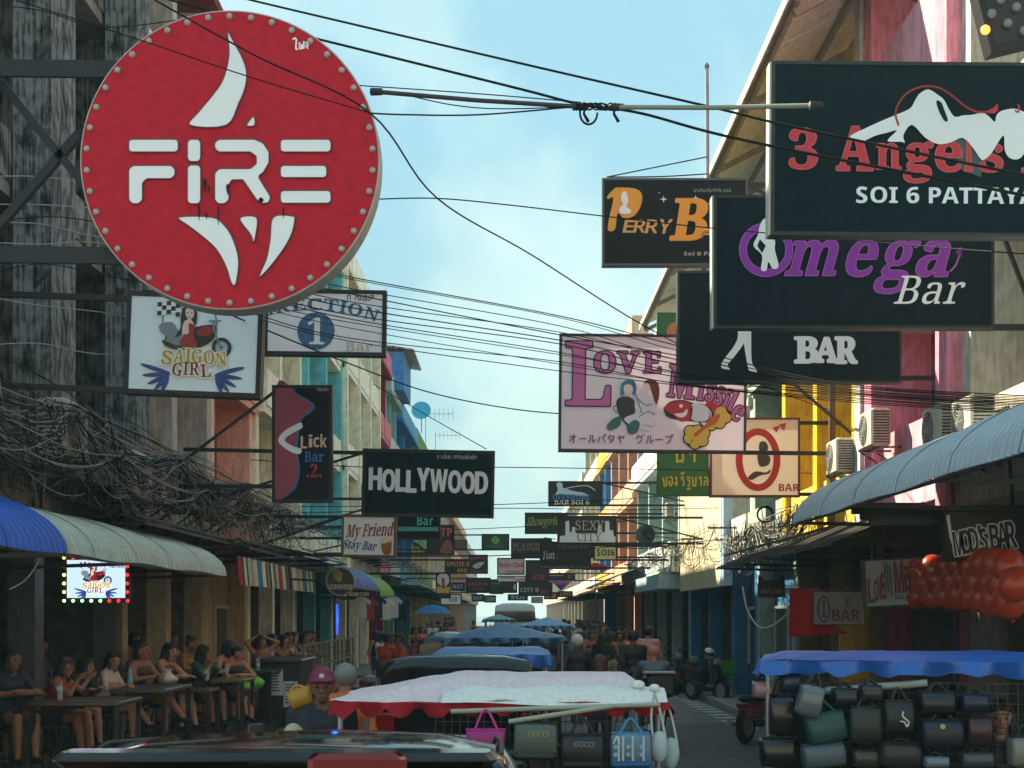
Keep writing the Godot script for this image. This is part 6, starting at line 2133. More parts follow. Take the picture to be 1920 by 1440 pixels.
		hb.append([tr, tr + dir * 0.03 - across * 0.03 * q[2] + down * 0.01, 0.013, 0.011, 0])
		hb.append([tr + dir * 0.03 - across * 0.03 * q[2] + down * 0.01, tr + dir * 0.062 - across * 0.032 * q[2] + down * 0.02, 0.011, 0.009, 0])
		field_mesh(hb, 0.0075, 0.005, out, no_paint)
	# smooth normals
	var nrm := PackedVector3Array()
	nrm.resize(out.v.size())
	for i in range(0, out.t.size(), 3):
		var a: Vector3 = out.v[out.t[i]]
		var n: Vector3 = (out.v[out.t[i + 2]] - a).cross(out.v[out.t[i + 1]] - a)
		for c in 3:
			nrm[out.t[i + c]] += n
	for i in nrm.size():
		nrm[i] = nrm[i].normalized()
	out["n"] = nrm
	out["j"] = j
	body_cache[key] = out
	return out


func person_mesh(data: Dictionary, pal: Dictionary) -> ArrayMesh:
	var lut := []
	var def := {0: "8a5a3e", 1: "1c1c20", 2: "23242c", 3: "1a1614", 4: "0f0c0b", 5: "84483c", 6: "120e0c", 7: "c8c8c8", 8: "5a1020"}
	for r in 9:
		lut.append(Color(pal.get(r, def[r])).srgb_to_linear())
	var c := PackedColorArray()
	c.resize(data.c.size())
	for i in data.c.size():
		c[i] = lut[data.c[i]]
	var arr := []
	arr.resize(Mesh.ARRAY_MAX)
	arr[Mesh.ARRAY_VERTEX] = data.v
	arr[Mesh.ARRAY_NORMAL] = data.n
	arr[Mesh.ARRAY_COLOR] = c
	arr[Mesh.ARRAY_INDEX] = data.t
	var m := ArrayMesh.new()
	m.add_surface_from_arrays(Mesh.PRIMITIVE_TRIANGLES, arr)
	return m


func person(label: String, at: Vector3, turn: float, kind: String, st: Array, pal: Dictionary, group := "", scale := 1.0, fine := 0.0085) -> Node3D:
	if not M.has("body"):
		var m := mat("body", Color.WHITE, 0.62)
		m.vertex_color_use_as_albedo = true
	var data := body_data(kind, st[0], st[1], st[2], st[3], fine, st[4] if st.size() > 4 else 0.0, st[5] if st.size() > 5 else 0.0)
	var t := thing("person", label, "person", at, group, turn)
	var o := put("body", person_mesh(data, pal), M.body, t)
	o.scale = Vector3.ONE * scale
	return t


func stool(label: String, at: Vector3, h := 0.56, color := "1c1a1a", group := "bar stools") -> void:
	var t := thing("bar_stool", label, "stool", at, group)
	var st := mb()
	lathe(st, [Vector2(0.0, h - 0.05), Vector2(0.16, h - 0.05), Vector2(0.175, h - 0.03), Vector2(0.17, h - 0.005), Vector2(0.0, h)], 16)
	part("seat", st, hexmat(color, 0.6), t)
	for k in 4:
		var a := TAU * (k + 0.5) / 4
		st = mb()
		tube(st, [Vector3(cos(a) * 0.12, h - 0.05, sin(a) * 0.12), Vector3(cos(a) * 0.19, 0, sin(a) * 0.19)], 0.014, 6)
		part("leg", st, M.black_metal, t)
	st = mb()
	var pts := []
	for i in 17:
		pts.append(Vector3(cos(TAU * i / 16) * 0.165, 0.2, sin(TAU * i / 16) * 0.165))
	tube(st, pts, 0.01, 5)
	part("foot_ring", st, M.black_metal, t)


func table(label: String, at: Vector3, sx: float, sz: float, h: float, color := "5a4632") -> void:
	var t := thing("bar_table", label, "table", at, "high bar tables")
	var st := mb()
	bevel_box(st, Vector3(0, h - 0.025, 0), Vector3(sx, 0.05, sz), 0.012)
	part("table_top", st, hexmat(color, 0.35, "grain", 1.5), t)
	for x in [-1, 1]:
		for z in [-1, 1]:
			st = mb()
			bx(st, x * (sx / 2 - 0.07), 0, z * (sz / 2 - 0.07), x * (sx / 2 - 0.02), h - 0.052, z * (sz / 2 - 0.02))
			part("leg", st, M.black_metal, t)
	st = mb()
	bar(st, Vector3(0, 0.2, -sz / 2 + 0.05), Vector3(0, 0.2, sz / 2 - 0.05), 0.03, 0.03)
	part("foot_rail", st, M.black_metal, t)


var cup_mesh := []


func cup(label: String, at: Vector3, c := "b07a4a") -> void:
	if cup_mesh.is_empty():
		var st := mb()
		lathe(st, [Vector2(0.0, 0.0), Vector2(0.032, 0.0), Vector2(0.044, 0.14), Vector2(0.042, 0.14), Vector2(0.03, 0.004)], 12)
		cup_mesh.append(st.commit())
		st = mb()
		lathe(st, [Vector2(0.0, 0.003), Vector2(0.029, 0.003), Vector2(0.038, 0.1), Vector2(0.0, 0.1)], 12)
		cup_mesh.append(st.commit())
		st = mb()
		tube(st, [Vector3(0.0, 0.02, 0), Vector3(0.03, 0.2, 0.01)], 0.004, 5)
		cup_mesh.append(st.commit())
	var t := thing("plastic_cup", label, "cup", at, "plastic cups on the tables")
	put("cup_wall", cup_mesh[0], M.clear, t)
	put("drink", cup_mesh[1], hexmat(c, 0.2), t)
	put("straw", cup_mesh[2], hexmat("c8c8c4", 0.5), t)


func bottle(label: String, at: Vector3, c := "7fa8c4", h := 0.24) -> void:
	var t := thing("water_bottle", label, "bottle", at, "bottles on the tables")
	var st := mb()
	lathe(st, [Vector2(0.0, 0.0), Vector2(0.034, 0.0), Vector2(0.036, h * 0.6), Vector2(0.03, h * 0.72), Vector2(0.013, h * 0.85), Vector2(0.013, h * 0.93)], 12)
	part("bottle_wall", st, M.clear, t)
	st = mb()
	lathe(st, [Vector2(0.0365, h * 0.25), Vector2(0.0365, h * 0.5)], 12)
	part("paper_band", st, hexmat(c, 0.5), t)
	st = mb()
	lathe(st, [Vector2(0.016, h * 0.92), Vector2(0.016, h), Vector2(0.0, h)], 10)
	part("cap", st, hexmat("2a5aa8", 0.5), t)


func make_terrace() -> void:
	var t := mb()
	bx(t, -5.55, 0.14, -8.0, -3.95, 0.30, -29.5)
	struct("terrace_floor", t, mat("terrace", Color(0.30, 0.27, 0.24), 0.85, 0.0, "blotch", 0.8))
	var y := 0.302
	# tables: px of the near edge middle, distance
	table("brown bar table at the left picture edge", Vector3(-4.75, y, -16.1), 1.0, 1.0, 0.84)
	table("pale-edged bar table with the water bottle", Vector3(-4.72, y, -18.9), 0.72, 1.5, 0.84, "6a6258")
	table("narrow wooden bar table behind the long-haired women", Vector3(-4.45, y, -20.4), 0.5, 0.8, 0.74, "6a4a2c")
	table("wooden bar table with the iced coffee", Vector3(-4.12, y, -21.3), 0.5, 0.9, 0.84, "7a5a38")
	table("dark bar table beside the lime green bags", Vector3(-4.2, y, -24.0), 0.6, 1.2, 0.86, "2a2622")
	table("dark bar table under the railing group", Vector3(-4.4, y, -26.6), 0.6, 1.3, 0.9, "2a2622")
	var women := [
		[-5.32, 16.6, 1.45, "sit_lean", "woman with both hands at her mouth leaning on the brown table", {1: "a02430", 2: "2a2c34", 0: "8a5a3e"}, "long", "bare"],
		[-5.42, 17.5, 1.30, "sit_lean", "woman in black behind the leftmost leaning woman", {1: "14141a", 2: "1c1c24", 0: "a8765a"}, "long", "tee"],
		[-5.26, 18.5, 1.35, "sit_cross", "woman with crossed legs and long black hair by the bottle", {1: "c8b8a8", 2: "3a4c68", 0: "b07e5e"}, "long", "tee"],
		[-5.05, 19.4, 1.10, "sit_cross", "woman with tied-up hair and crossed legs at the pale table", {1: "3a2a28", 2: "6a6a74", 0: "9a6a4c"}, "bun", "bare"],
		[-4.95, 20.3, 1.25, "sit_arms", "woman with a white cup looking down the street", {1: "6a2a4a", 2: "20242c", 0: "b8886a"}, "long", "bare"],
		[-4.62, 21.2, 0.95, "sit_lean", "woman in a dark green top bent over the wooden table", {1: "12442f", 2: "1c2026", 0: "a06e50"}, "long", "tee"],
		[-4.60, 22.3, 1.2, "sit_arms", "woman seen from behind with long hair beside the smiling one", {1: "2a1e1c", 2: "1c1c22", 0: "b48464"}, "long", "bare"],
		[-4.28, 22.0, 0.75, "sit_arms", "woman with folded arms in a black strap top, farthest of the near group", {1: "1a1616", 2: "3c3c48", 0: "a87252"}, "short", "bare"],
		[-4.75, 27.2, 0.6, "hair_up", "woman lifting her hair with both hands behind the dark table", {1: "7a5a40", 2: "1c1c22", 0: "ae7c5c", 4: "2a1810"}, "long", "bare"],
		[-5.6, 15.9, 0.9, "sit_arms", "woman in a dark blue top half cut by the left picture edge", {1: "1c2438", 2: "2a2c34", 0: "8a5c42"}, "long", "tee"],
		[-5.5, 20.9, 0.9, "sit_lean", "woman in a blue top in the back row of the terrace", {1: "2a4a7a", 2: "20242c", 0: "a87858"}, "long", "tee"],
		[-5.3, 23.4, 1.0, "sit_arms", "woman in a mustard top in the back row of the terrace", {1: "a8842c", 2: "20242c", 0: "96664a"}, "bun", "bare"],
	]
	for w in women:
		person(w[4], Vector3(w[0], y, -w[1]), w[2], w[3], ["f", w[7], "short", w[6], [0.5, -0.6, 0.3, -0.2, 0.7, 0.0, -0.8, 0.2][int(w[1] * 10) % 8], [0.05, -0.06, 0.0, 0.08, -0.03][int(w[1] * 10) % 5]], w[5].merged({4: ["0f0c0b", "1c120c", "2a1a12", "120e10"][int(w[1] * 10) % 4]}), "women seated on the left terrace", 0.92 + 0.02 * (int(w[1] * 10) % 5))
		stool("bar stool under the " + w[4].split(" ")[0] + " " + {16.6: "at the brown table", 17.5: "dressed in black", 18.5: "by the water bottle", 19.4: "with tied-up hair", 20.3: "with a white cup", 21.2: "in dark green", 22.3: "seen from behind", 22.0: "with folded arms", 27.2: "lifting her hair", 15.9: "at the picture edge", 20.9: "in blue", 23.4: "in mustard"}[w[1]], Vector3(w[0], y, -w[1] + 0.0), 0.52)
	var back := [["in a white tee", "b8b4ac", -6.3, 18.2, "arms_folded", "short"], ["in a striped-looking blue tee", "34507a", -6.5, 19.8, "phone", "long"], ["in a black dress", "16151a", -6.2, 22.6, "stand", "skirt"], ["in a pink tee", "b86a7c", -6.4, 24.4, "arms_folded", "short"], ["in a yellow tee", "b89a3a", -6.1, 25.8, "phone", "short"], ["in a grey dress", "6a6c70", -5.9, 31.0, "stand", "skirt"]]
	for q in back:
		person("woman %s standing at the back of the left bars" % q[0], Vector3(q[2], 0.142, -q[3]), 1.0, q[4], ["f", "tee", q[5] if q[5] != "long" else "long", "long"], {1: q[1], 2: "2a2c34", 0: "a87858"}, "staff at the back of the left bars", 0.97)
	var row := ["in a red top", "in a tan top", "in a white top", "in a dark blue top", "in a brown top", "in a black top", "in an orange top"]
	var rc := ["7a2024", "8a6a4a", "b8b4ac", "20283c", "4a3020", "15151a", "b04a1c"]
	for i in 7:
		person("woman %s in the row along the terrace railing" % row[i], Vector3(-4.95 + 0.05 * (i % 3), y, -29.0 - i * 0.95), 1.2 - 0.1 * (i % 3), ["sit_arms", "sit_lean", "sit_cross"][i % 3], ["f", "tee" if i % 2 else "bare", "short", "long"], {1: rc[i], 2: "202028", 0: ["8a5a3e", "b48464", "a06e50", "c09070"][i % 4]}, "women along the railing", 0.97)
	for q in [[60, 1296, 16.2, "a8743c", "tall iced drink on the brown table"], [112, 1300, 16.0, "9a5a34", "straw cup in front of the leaning woman"], [424, 1266, 21.3, "a87848", "iced coffee on the wooden table"], [388, 1262, 20.6, "c8b890", "pale drink on the narrow table"], [572, 1205, 28.0, "8a2c20", "red drink by the railing"]]:
		var p := P(q[0], q[1], q[2])
		cup(q[4], Vector3(clampf(p.x, -5.1, -3.95), y + (0.86 if q[2] > 24.5 else 0.842) + (0.04 if q[2] > 25 else 0.0), p.z), q[3])
	bottle("clear water bottle on the pale-edged table", Vector3(-4.88, y + 0.842, -18.4), "7fb0cc", 0.3)
	bottle("small water bottle on the dark table", Vector3(-4.2, y + 0.862, -23.8), "8ab4c8")
	bottle("blue-capped bottle nearest the railing", Vector3(-4.4, y + 0.902, -26.4), "5a90c0")
	# bags and bowl on the tables
	var bag := thing("plastic_bag", "crumpled white takeaway bag on the pale table", "bag", Vector3(-4.62, y + 0.841, -19.3))
	t = mb()
	var g := []
	for i in 7:
		var l := []
		for k in 17:
			var a := TAU * k / 16
			var r: float = [0.02, 0.11, 0.13, 0.12, 0.08, 0.05, 0.07][i]
			l.append(Vector3(cos(a) * r * (1 + 0.15 * sin(k * 5.0 + i)), 0.035 * i, sin(a) * r * (1 + 0.15 * cos(k * 3.0))))
		g.append(l)
	sheet(t, g)
	part("film", t, fabric("film", Color(0.8, 0.78, 0.7), 0.4, 0.4), bag)
	for q in [[450, 1288, 22.3, "left"], [475, 1280, 23.2, "right"]]:
		var p := P(q[0], q[1], q[2])
		var net := thing("mesh_bag", "lime green net bag hanging at the table end, %s one of two" % q[3], "bag", p, "lime net bags")
		t = mb()
		g = []
		for i in 6:
			var l := []
			for k in 13:
				var a := TAU * k / 12
				var r: float = [0.03, 0.13, 0.17, 0.16, 0.1, 0.02][i]
				l.append(Vector3(cos(a) * r * (1 + 0.12 * sin(k * 4.0 + i)), 0.12 - 0.055 * i, sin(a) * r))
			g.append(l)
		sheet(t, g)
		part("net", t, fabric("lime_net", Color(0.42, 0.72, 0.12), 0.4, 0.6), net)
		t = mb()
		tube(t, [Vector3(-0.05, 0.11, 0), Vector3(-0.02, 0.24, 0), Vector3(0.05, 0.11, 0)], 0.012, 5)
		part("handle", t, M.lime_net, net)
	# white menu boards and the dark counter
	var ct := thing("bar_counter", "black bar counter with white menu sheets on its side", "counter", Vector3(-3.95, 0.31, -25.2))
	t = mb()
	bevel_box(t, Vector3(0, 0.48, 0), Vector3(0.7, 0.96, 1.6), 0.02)
	part("counter_body", t, hexmat("15161a", 0.5), ct)
	t = mb()
	bevel_box(t, Vector3(0, 0.985, 0), Vector3(0.82, 0.05, 1.75), 0.015)
	part("counter_top", t, hexmat("3a3630", 0.3), ct)
	for q in [[-0.05, 0.62, "d0d4d4"], [0.2, 0.42, "c8cacc"]]:
		t = mb()
		bx(t, q[0] - 0.12, q[1] - 0.22, 0.802, q[0] + 0.12, q[1] + 0.22, 0.815)
		var sh := part("menu_sheet", t, hexmat(q[2], 0.6), ct)
		for k in 7:
			t = mb()
			bx(t, q[0] - 0.09, q[1] + 0.15 - 0.05 * k, 0.8155, q[0] + 0.07 - 0.02 * (k % 3), q[1] + 0.17 - 0.05 * k, 0.819)
			part("print_line", t, hexmat("3a3c40", 0.6), sh)
	# railing
	var rl := thing("terrace_railing", "grey metal railing along the terrace", "railing", Vector3(-3.98, 0.14, -31.5))
	for k in 3:
		t = mb()
		bar(t, Vector3(0, 0.45 + 0.45 * k, 4.0), Vector3(0, 0.45 + 0.45 * k, -4.6), 0.05, 0.04)
		part("rail", t, hexmat("7a756a", 0.6, "rusty", 1.0), rl)
	for k in 12:
		t = mb()
		bar(t, Vector3(0, 0, 4.0 - 0.78 * k), Vector3(0, 1.36, 4.0 - 0.78 * k), 0.05, 0.05)
		part("post", t, hexmat("8a8474", 0.6, "rusty", 1.0), rl)
	# neon tube and small lights
	var nt := thing("neon_tube", "blue neon tube standing at the bar entrance", "light", P(632, 1190, 33.0))
	t = mb()
	tube(t, [Vector3.ZERO, Vector3(0, 0.7, 0)], 0.028, 8)
	var nm := mat("neon_blue", Color(0.2, 0.4, 1.0), 0.4)
	nm.emission_enabled = true
	nm.emission = Color(0.15, 0.35, 1.0)
	nm.emission_energy_multiplier = 0.5
	part("neon_glass", t, nm, nt)
	var ol := OmniLight3D.new()
	ol.name = "neon_glow"
	ol.light_color = Color(0.2, 0.4, 1.0)
	ol.light_energy = 0.05
	ol.light_size = 0.05
	ol.omni_range = 12.0
	ol.shadow_enabled = true
	nt.add_child(ol)
	ol.position = Vector3(0.08, 0.35, 0.1)


func make_crowd() -> void:
	# right side: customers and touts walking beside the bikes
	var list := [
		["man in a pink shirt holding a phone", 1215, 30.5, 2.6, "phone", ["m", "tee", "long", "short"], {1: "c98a90", 2: "1c1e26"}, 1.08],
		["man in a black suit seen from behind", 1187, 27.5, 3.2, "walk", ["m", "long", "long", "short"], {1: "0f1116", 2: "101218"}, 1.04],
		["woman in a yellow skirt and navy top", 1128, 33.0, 2.9, "arms_folded", ["f", "tee", "skirt", "long"], {1: "1a2034", 2: "b8a83a"}, 0.98],
		["woman in grey trousers with folded arms", 1146, 34.0, 2.2, "arms_folded", ["f", "bare", "long", "long"], {1: "23242c", 2: "8a8678"}, 0.98],
		["woman in a black dress beside the grey trousers", 1160, 35.5, 0.3, "stand", ["f", "bare", "skirt", "long"], {1: "15151a", 2: "15151a"}, 0.98],
		["person in a white helmet walking among the crowd", 1082, 26.5, 3.0, "walk", ["m", "long", "long", "helmet"], {1: "26282e", 2: "1c1e24", 8: "c8ccd0"}, 1.0],
		["woman in denim shorts farther back", 1108, 38.0, 0.4, "phone", ["f", "bare", "short", "long"], {1: "7a3a3a", 2: "4a5c78"}, 0.98],
		["woman in a tan top near the crowd's edge", 1172, 38.5, 0.8, "stand", ["f", "bare", "short", "long"], {1: "a88a6a", 2: "26262e"}, 0.98],
		["man in a grey tee behind the yellow skirt", 1118, 41.0, 0.2, "stand", ["m", "tee", "long", "short"], {1: "5a5c60", 2: "20242c"}, 1.05],
		["woman in a purple top under the scalloped canopy", 1140, 44.0, 0.6, "arms_folded", ["f", "bare", "skirt", "long"], {1: "4a2050", 2: "26202c"}, 0.98],
		["man in a dark cap deep in the right crowd", 1096, 46.0, 3.1, "walk", ["m", "tee", "long", "cap"], {1: "20242a", 2: "1c1e24", 8: "20242c"}, 1.05],
		["woman in a white dress deep in the right crowd", 1160, 47.0, 0.2, "stand", ["f", "bare", "skirt", "long"], {1: "b8b4ae", 2: "b8b4ae"}, 0.98],
		["woman in teal deep in the right crowd", 1122, 51.0, 0.5, "stand", ["f", "bare", "short", "long"], {1: "2a6a6a", 2: "1c1c22"}, 0.98],
		["man in a pale shirt deep in the right crowd", 1090, 55.0, 3.0, "walk", ["m", "tee", "long", "short"], {1: "a8a8a4", 2: "2c3038"}, 1.05],
		["woman in red deep in the right crowd", 1104, 58.0, 0.5, "arms_folded", ["f", "bare", "skirt", "long"], {1: "8a2024", 2: "20181c"}, 0.98],
	]
	for q in list:
		var x: float = (q[1] - CX) / F * q[2]
		person(q[0], Vector3(x, 0.142 if x > 4.6 else 0.008, -q[2]), q[3], q[4], q[5], q[6], "people on the right of the street", q[7])
	# far figures that nothing tells apart
	var tone := ["20242c", "7a2a2c", "b0aca4", "2a4a6a", "15151a", "8a6a4a"]
	for i in 22:
		var d := 60.0 + i * 2.3
		var x := (3.3 + 1.2 * fmod(i * 0.37, 1.0)) * (1.0 if i % 3 else -1.0) - (0.0 if i % 3 else 0.2)
		if i % 5 == 4:
			x *= 0.55
		person("tiny far pedestrian in the crowd near the street end", Vector3(x, 0.142 if x > 4.6 or x < -3.8 else 0.008, -d), 0.4 * (i % 7), ["stand", "walk", "arms_folded"][i % 3], ["f" if i % 2 else "m", "tee" if i % 2 == 0 else "bare", "long" if i % 2 == 0 else "skirt", "short" if i % 2 == 0 else "long"], {1: tone[i % 6], 2: tone[(i + 2) % 6], 0: "a07050"}, "far crowd", 1.0)
	# left pavement: two men in orange vests, others by the bars
	var left := [
		["man in an orange vest facing away by the parked bikes", 727, 27.8, 2.4, "arms_folded", ["m", "tee", "long", "short"], {1: "c04a1c", 2: "1c1e26", 0: "6a442e"}, 1.02],
		["man in a red vest with blue sleeves turned to the first vest", 748, 27.2, -1.2, "arms_folded", ["m", "tee", "long", "short"], {1: "a8322c", 2: "1c1e26", 0: "7a4e34"}, 1.02],
		["woman in a pale top standing at the bar steps", 714, 33.5, 1.2, "arms_folded", ["f", "tee", "short", "long"], {1: "b0a898", 2: "3a3a40"}, 0.98],
		["woman in a black top by the hanging clothes", 706, 37.0, 0.8, "stand", ["f", "bare", "short", "long"], {1: "15151a", 2: "1c1c22"}, 0.98],
		["woman in a red skirt far on the left pavement", 776, 46.0, 0.6, "arms_folded", ["f", "bare", "skirt", "long"], {1: "5a1c20", 2: "8a2a2c"}, 0.98],
		["woman in an orange top far on the left pavement", 790, 50.0, 0.6, "stand", ["f", "bare", "short", "long"], {1: "b04a2c", 2: "2a2a30"}, 0.98],
		["man in a white shirt far on the left pavement", 812, 58.0, 0.4, "walk", ["m", "tee", "long", "short"], {1: "b0b0ac", 2: "22262c"}, 1.05],
		["woman in black far on the left pavement", 836, 70.0, 0.4, "stand", ["f", "bare", "skirt", "long"], {1: "18161a", 2: "18161a"}, 0.98],
		["woman in pink far on the left pavement", 848, 76.0, 0.4, "arms_folded", ["f", "bare", "short", "long"], {1: "a85a6a", 2: "20202a"}, 0.98],
	]
	for q in left:
		var x: float = (q[1] - CX) / F * q[2]
		person(q[0], Vector3(x, 0.142 if x < -3.85 else 0.008, -q[2]), q[3], q[4], q[5], q[6], "people on the left of the street", q[7])


# ---------------------------------------------------------------- vehicles
func wheel(parent: Node, at: Vector3, r: float, w: float, axis_x := true) -> void:
	var bas := Basis(Vector3.BACK, PI / 2) if axis_x else Basis.IDENTITY
	var n := Node3D.new()
	n.name = "wheel"
	parent.add_child(n, true)
	n.position = at
	var st := mb()
	lathe(st, [Vector2(r * 0.62, -w / 2), Vector2(r * 0.92, -w / 2), Vector2(r, -w * 0.3), Vector2(r, w * 0.3), Vector2(r * 0.92, w / 2), Vector2(r * 0.62, w / 2), Vector2(r * 0.62, -w / 2)], 24, Vector3.ZERO, bas)
	part("tyre", st, M.rubber, n)
	st = mb()
	lathe(st, [Vector2(0.0, -w * 0.3), Vector2(r * 0.63, -w * 0.45), Vector2(r * 0.63, w * 0.45), Vector2(0.0, w * 0.3)], 16, Vector3.ZERO, bas)
	part("rim", st, M.galv, n)


# stations from the rear: [z, floor, belt, roof, half width at belt, half width at roof, crown]
func car(label: String, at: Vector3, turn: float, sts: Array, paint: Material, group := "cars in the street", tall := false) -> Node3D:
	var t := thing("parked_car", label, "car", at, group, turn)
	var body := mb()
	var glass := mb()
	var roof := mb()
	var secs := []
	for s in sts:
		var z: float = s[0]
		var hw: float = s[4]
		var rw: float = s[5]
		var cab: float = s[3] - s[2]
		var sec := []
		for p in [Vector2(hw * 0.86, s[1]), Vector2(hw * 0.97, s[1] + 0.12), Vector2(hw * 1.0, lerpf(s[1], s[2], 0.6)), Vector2(hw * 0.965, s[2]), Vector2(lerpf(hw * 0.965, rw, 0.55), s[2] + cab * 0.5), Vector2(rw, s[3] - cab * 0.16), Vector2(rw * 0.93, s[3] - cab * 0.05), Vector2(rw * 0.62, s[3] + s[6] * 0.55), Vector2(0.0, s[3] + s[6])]:
			sec.append(Vector3(p.x, p.y, -z))
		secs.append(sec)
	for m in [1.0, -1.0]:
		for part_i in 3:
			var lo: int = [0, 3, 5][part_i]
			var hi: int = [3, 5, 8][part_i]
			var g := []
			for sec in secs:
				var l := []
				for k in range(lo, hi + 1):
					l.append(Vector3(sec[k].x * m, sec[k].y, sec[k].z))
				if m > 0:
					l.reverse()
				g.append(l)
			sheet([body, glass, roof][part_i], g)
	# rear and front closures
	for e in [0, secs.size() - 1]:
		var a: Array = secs[e]
		for k in 8:
			var p := Vector3(-a[k].x, a[k].y, a[k].z)
			var q := Vector3(-a[k + 1].x, a[k + 1].y, a[k + 1].z)
			var dst: SurfaceTool = glass if k >= 3 and k < 6 else body
			if k >= 6:
				dst = roof
			if e == 0:
				quad(dst, p, a[k], a[k + 1], q)
			else:
				quad(dst, a[k], p, q, a[k + 1])
	part("body", body, paint, t)
	part("windows", glass, mat("tinted_glass", Color(0.03, 0.04, 0.05), 0.06), t)
	part("roof", roof, paint, t)
	var l0: float = -sts[0][0]
	var l1: float = -sts[sts.size() - 1][0]
	var hw: float = sts[2][4]
	for z in [lerpf(l0, l1, 0.18), lerpf(l0, l1, 0.82)]:
		for s in [-1, 1]:
			wheel(t, Vector3(s * (hw - 0.10), 0.34, z), 0.34, 0.22)
	var tail := mat("tail_lamp", Color(0.45, 0.02, 0.03), 0.15)
	for s in [-1, 1]:
		var st := mb()
		bevel_box(st, Vector3(s * (hw - 0.14), lerpf(sts[0][1], sts[0][2], 0.82), l0 + 0.02), Vector3(0.2, 0.28, 0.08), 0.02)
		part("tail_light", st, tail, t)
		st = mb()
		bevel_box(st, Vector3(s * (hw + 0.08), sts[2][2] + 0.08, lerpf(l0, l1, 0.66)), Vector3(0.18, 0.13, 0.12), 0.03)
		part("mirror", st, paint, t)
		st = mb()
		bevel_box(st, Vector3(s * (hw - 0.2), lerpf(sts[0][1], sts[0][2], 0.6), l1 - 0.02), Vector3(0.3, 0.14, 0.08), 0.02)
		part("headlight", st, M.chrome, t)
	var st2 := mb()
	bevel_box(st2, Vector3(0, sts[0][1] + 0.2, l0 + 0.06), Vector3(hw * 1.9, 0.2, 0.14), 0.05)
	part("bumper", st2, paint, t)
	st2 = mb()
	bx(st2, -0.23, sts[0][1] + 0.34, l0 + 0.03, 0.23, sts[0][1] + 0.46, l0 + 0.045)
	part("number_plate", st2, hexmat("b8b8b0", 0.5), t)
	return t


func paint_mat(key: String, c: Color) -> StandardMaterial3D:
	return mat(key, c, 0.09)


const SUV := [[0.0, 0.35, 1.02, 1.50, 0.88, 0.79, 0.02], [0.05, 0.32, 1.04, 1.605, 0.90, 0.80, 0.02], [0.16, 0.30, 1.04, 1.625, 0.91, 0.80, 0.028], [0.65, 0.30, 1.03, 1.625, 0.92, 0.80, 0.028], [1.6, 0.30, 1.01, 1.545, 0.92, 0.76, 0.04], [2.3, 0.30, 0.99, 1.46, 0.92, 0.70, 0.04], [2.8, 0.30, 0.98, 1.25, 0.91, 0.68, 0.03], [3.2, 0.30, 0.96, 1.03, 0.90, 0.68, 0.03], [3.8, 0.32, 0.86, 0.92, 0.86, 0.64, 0.03], [3.98, 0.38, 0.7, 0.76, 0.78, 0.55, 0.02]]
const SEDAN := [[0.0, 0.35, 0.82, 0.90, 0.78, 0.66, 0.03], [0.12, 0.30, 0.90, 0.96, 0.82, 0.68, 0.03], [0.7, 0.28, 0.94, 1.02, 0.86, 0.66, 0.03], [1.3, 0.28, 0.94, 1.36, 0.87, 0.60, 0.03], [2.1, 0.28, 0.93, 1.42, 0.87, 0.58, 0.03], [2.9, 0.28, 0.92, 1.34, 0.87, 0.58, 0.03], [3.5, 0.28, 0.90, 0.98, 0.86, 0.64, 0.03], [4.2, 0.30, 0.80, 0.86, 0.82, 0.6, 0.03], [4.45, 0.38, 0.66, 0.7, 0.74, 0.5, 0.02]]
const VAN := [[0.0, 0.4, 1.75, 2.2, 0.85, 0.80, 0.03], [0.08, 0.36, 1.75, 2.44, 0.87, 0.80, 0.04], [0.6, 0.34, 1.75, 2.48, 0.88, 0.80, 0.05], [3.4, 0.34, 1.6, 2.46, 0.88, 0.78, 0.05], [4.3, 0.34, 1.15, 2.2, 0.87, 0.72, 0.04], [4.9, 0.36, 1.0, 1.15, 0.84, 0.66, 0.03], [5.2, 0.42, 0.8, 0.86, 0.78, 0.6, 0.02]]


var bike_mesh := {}


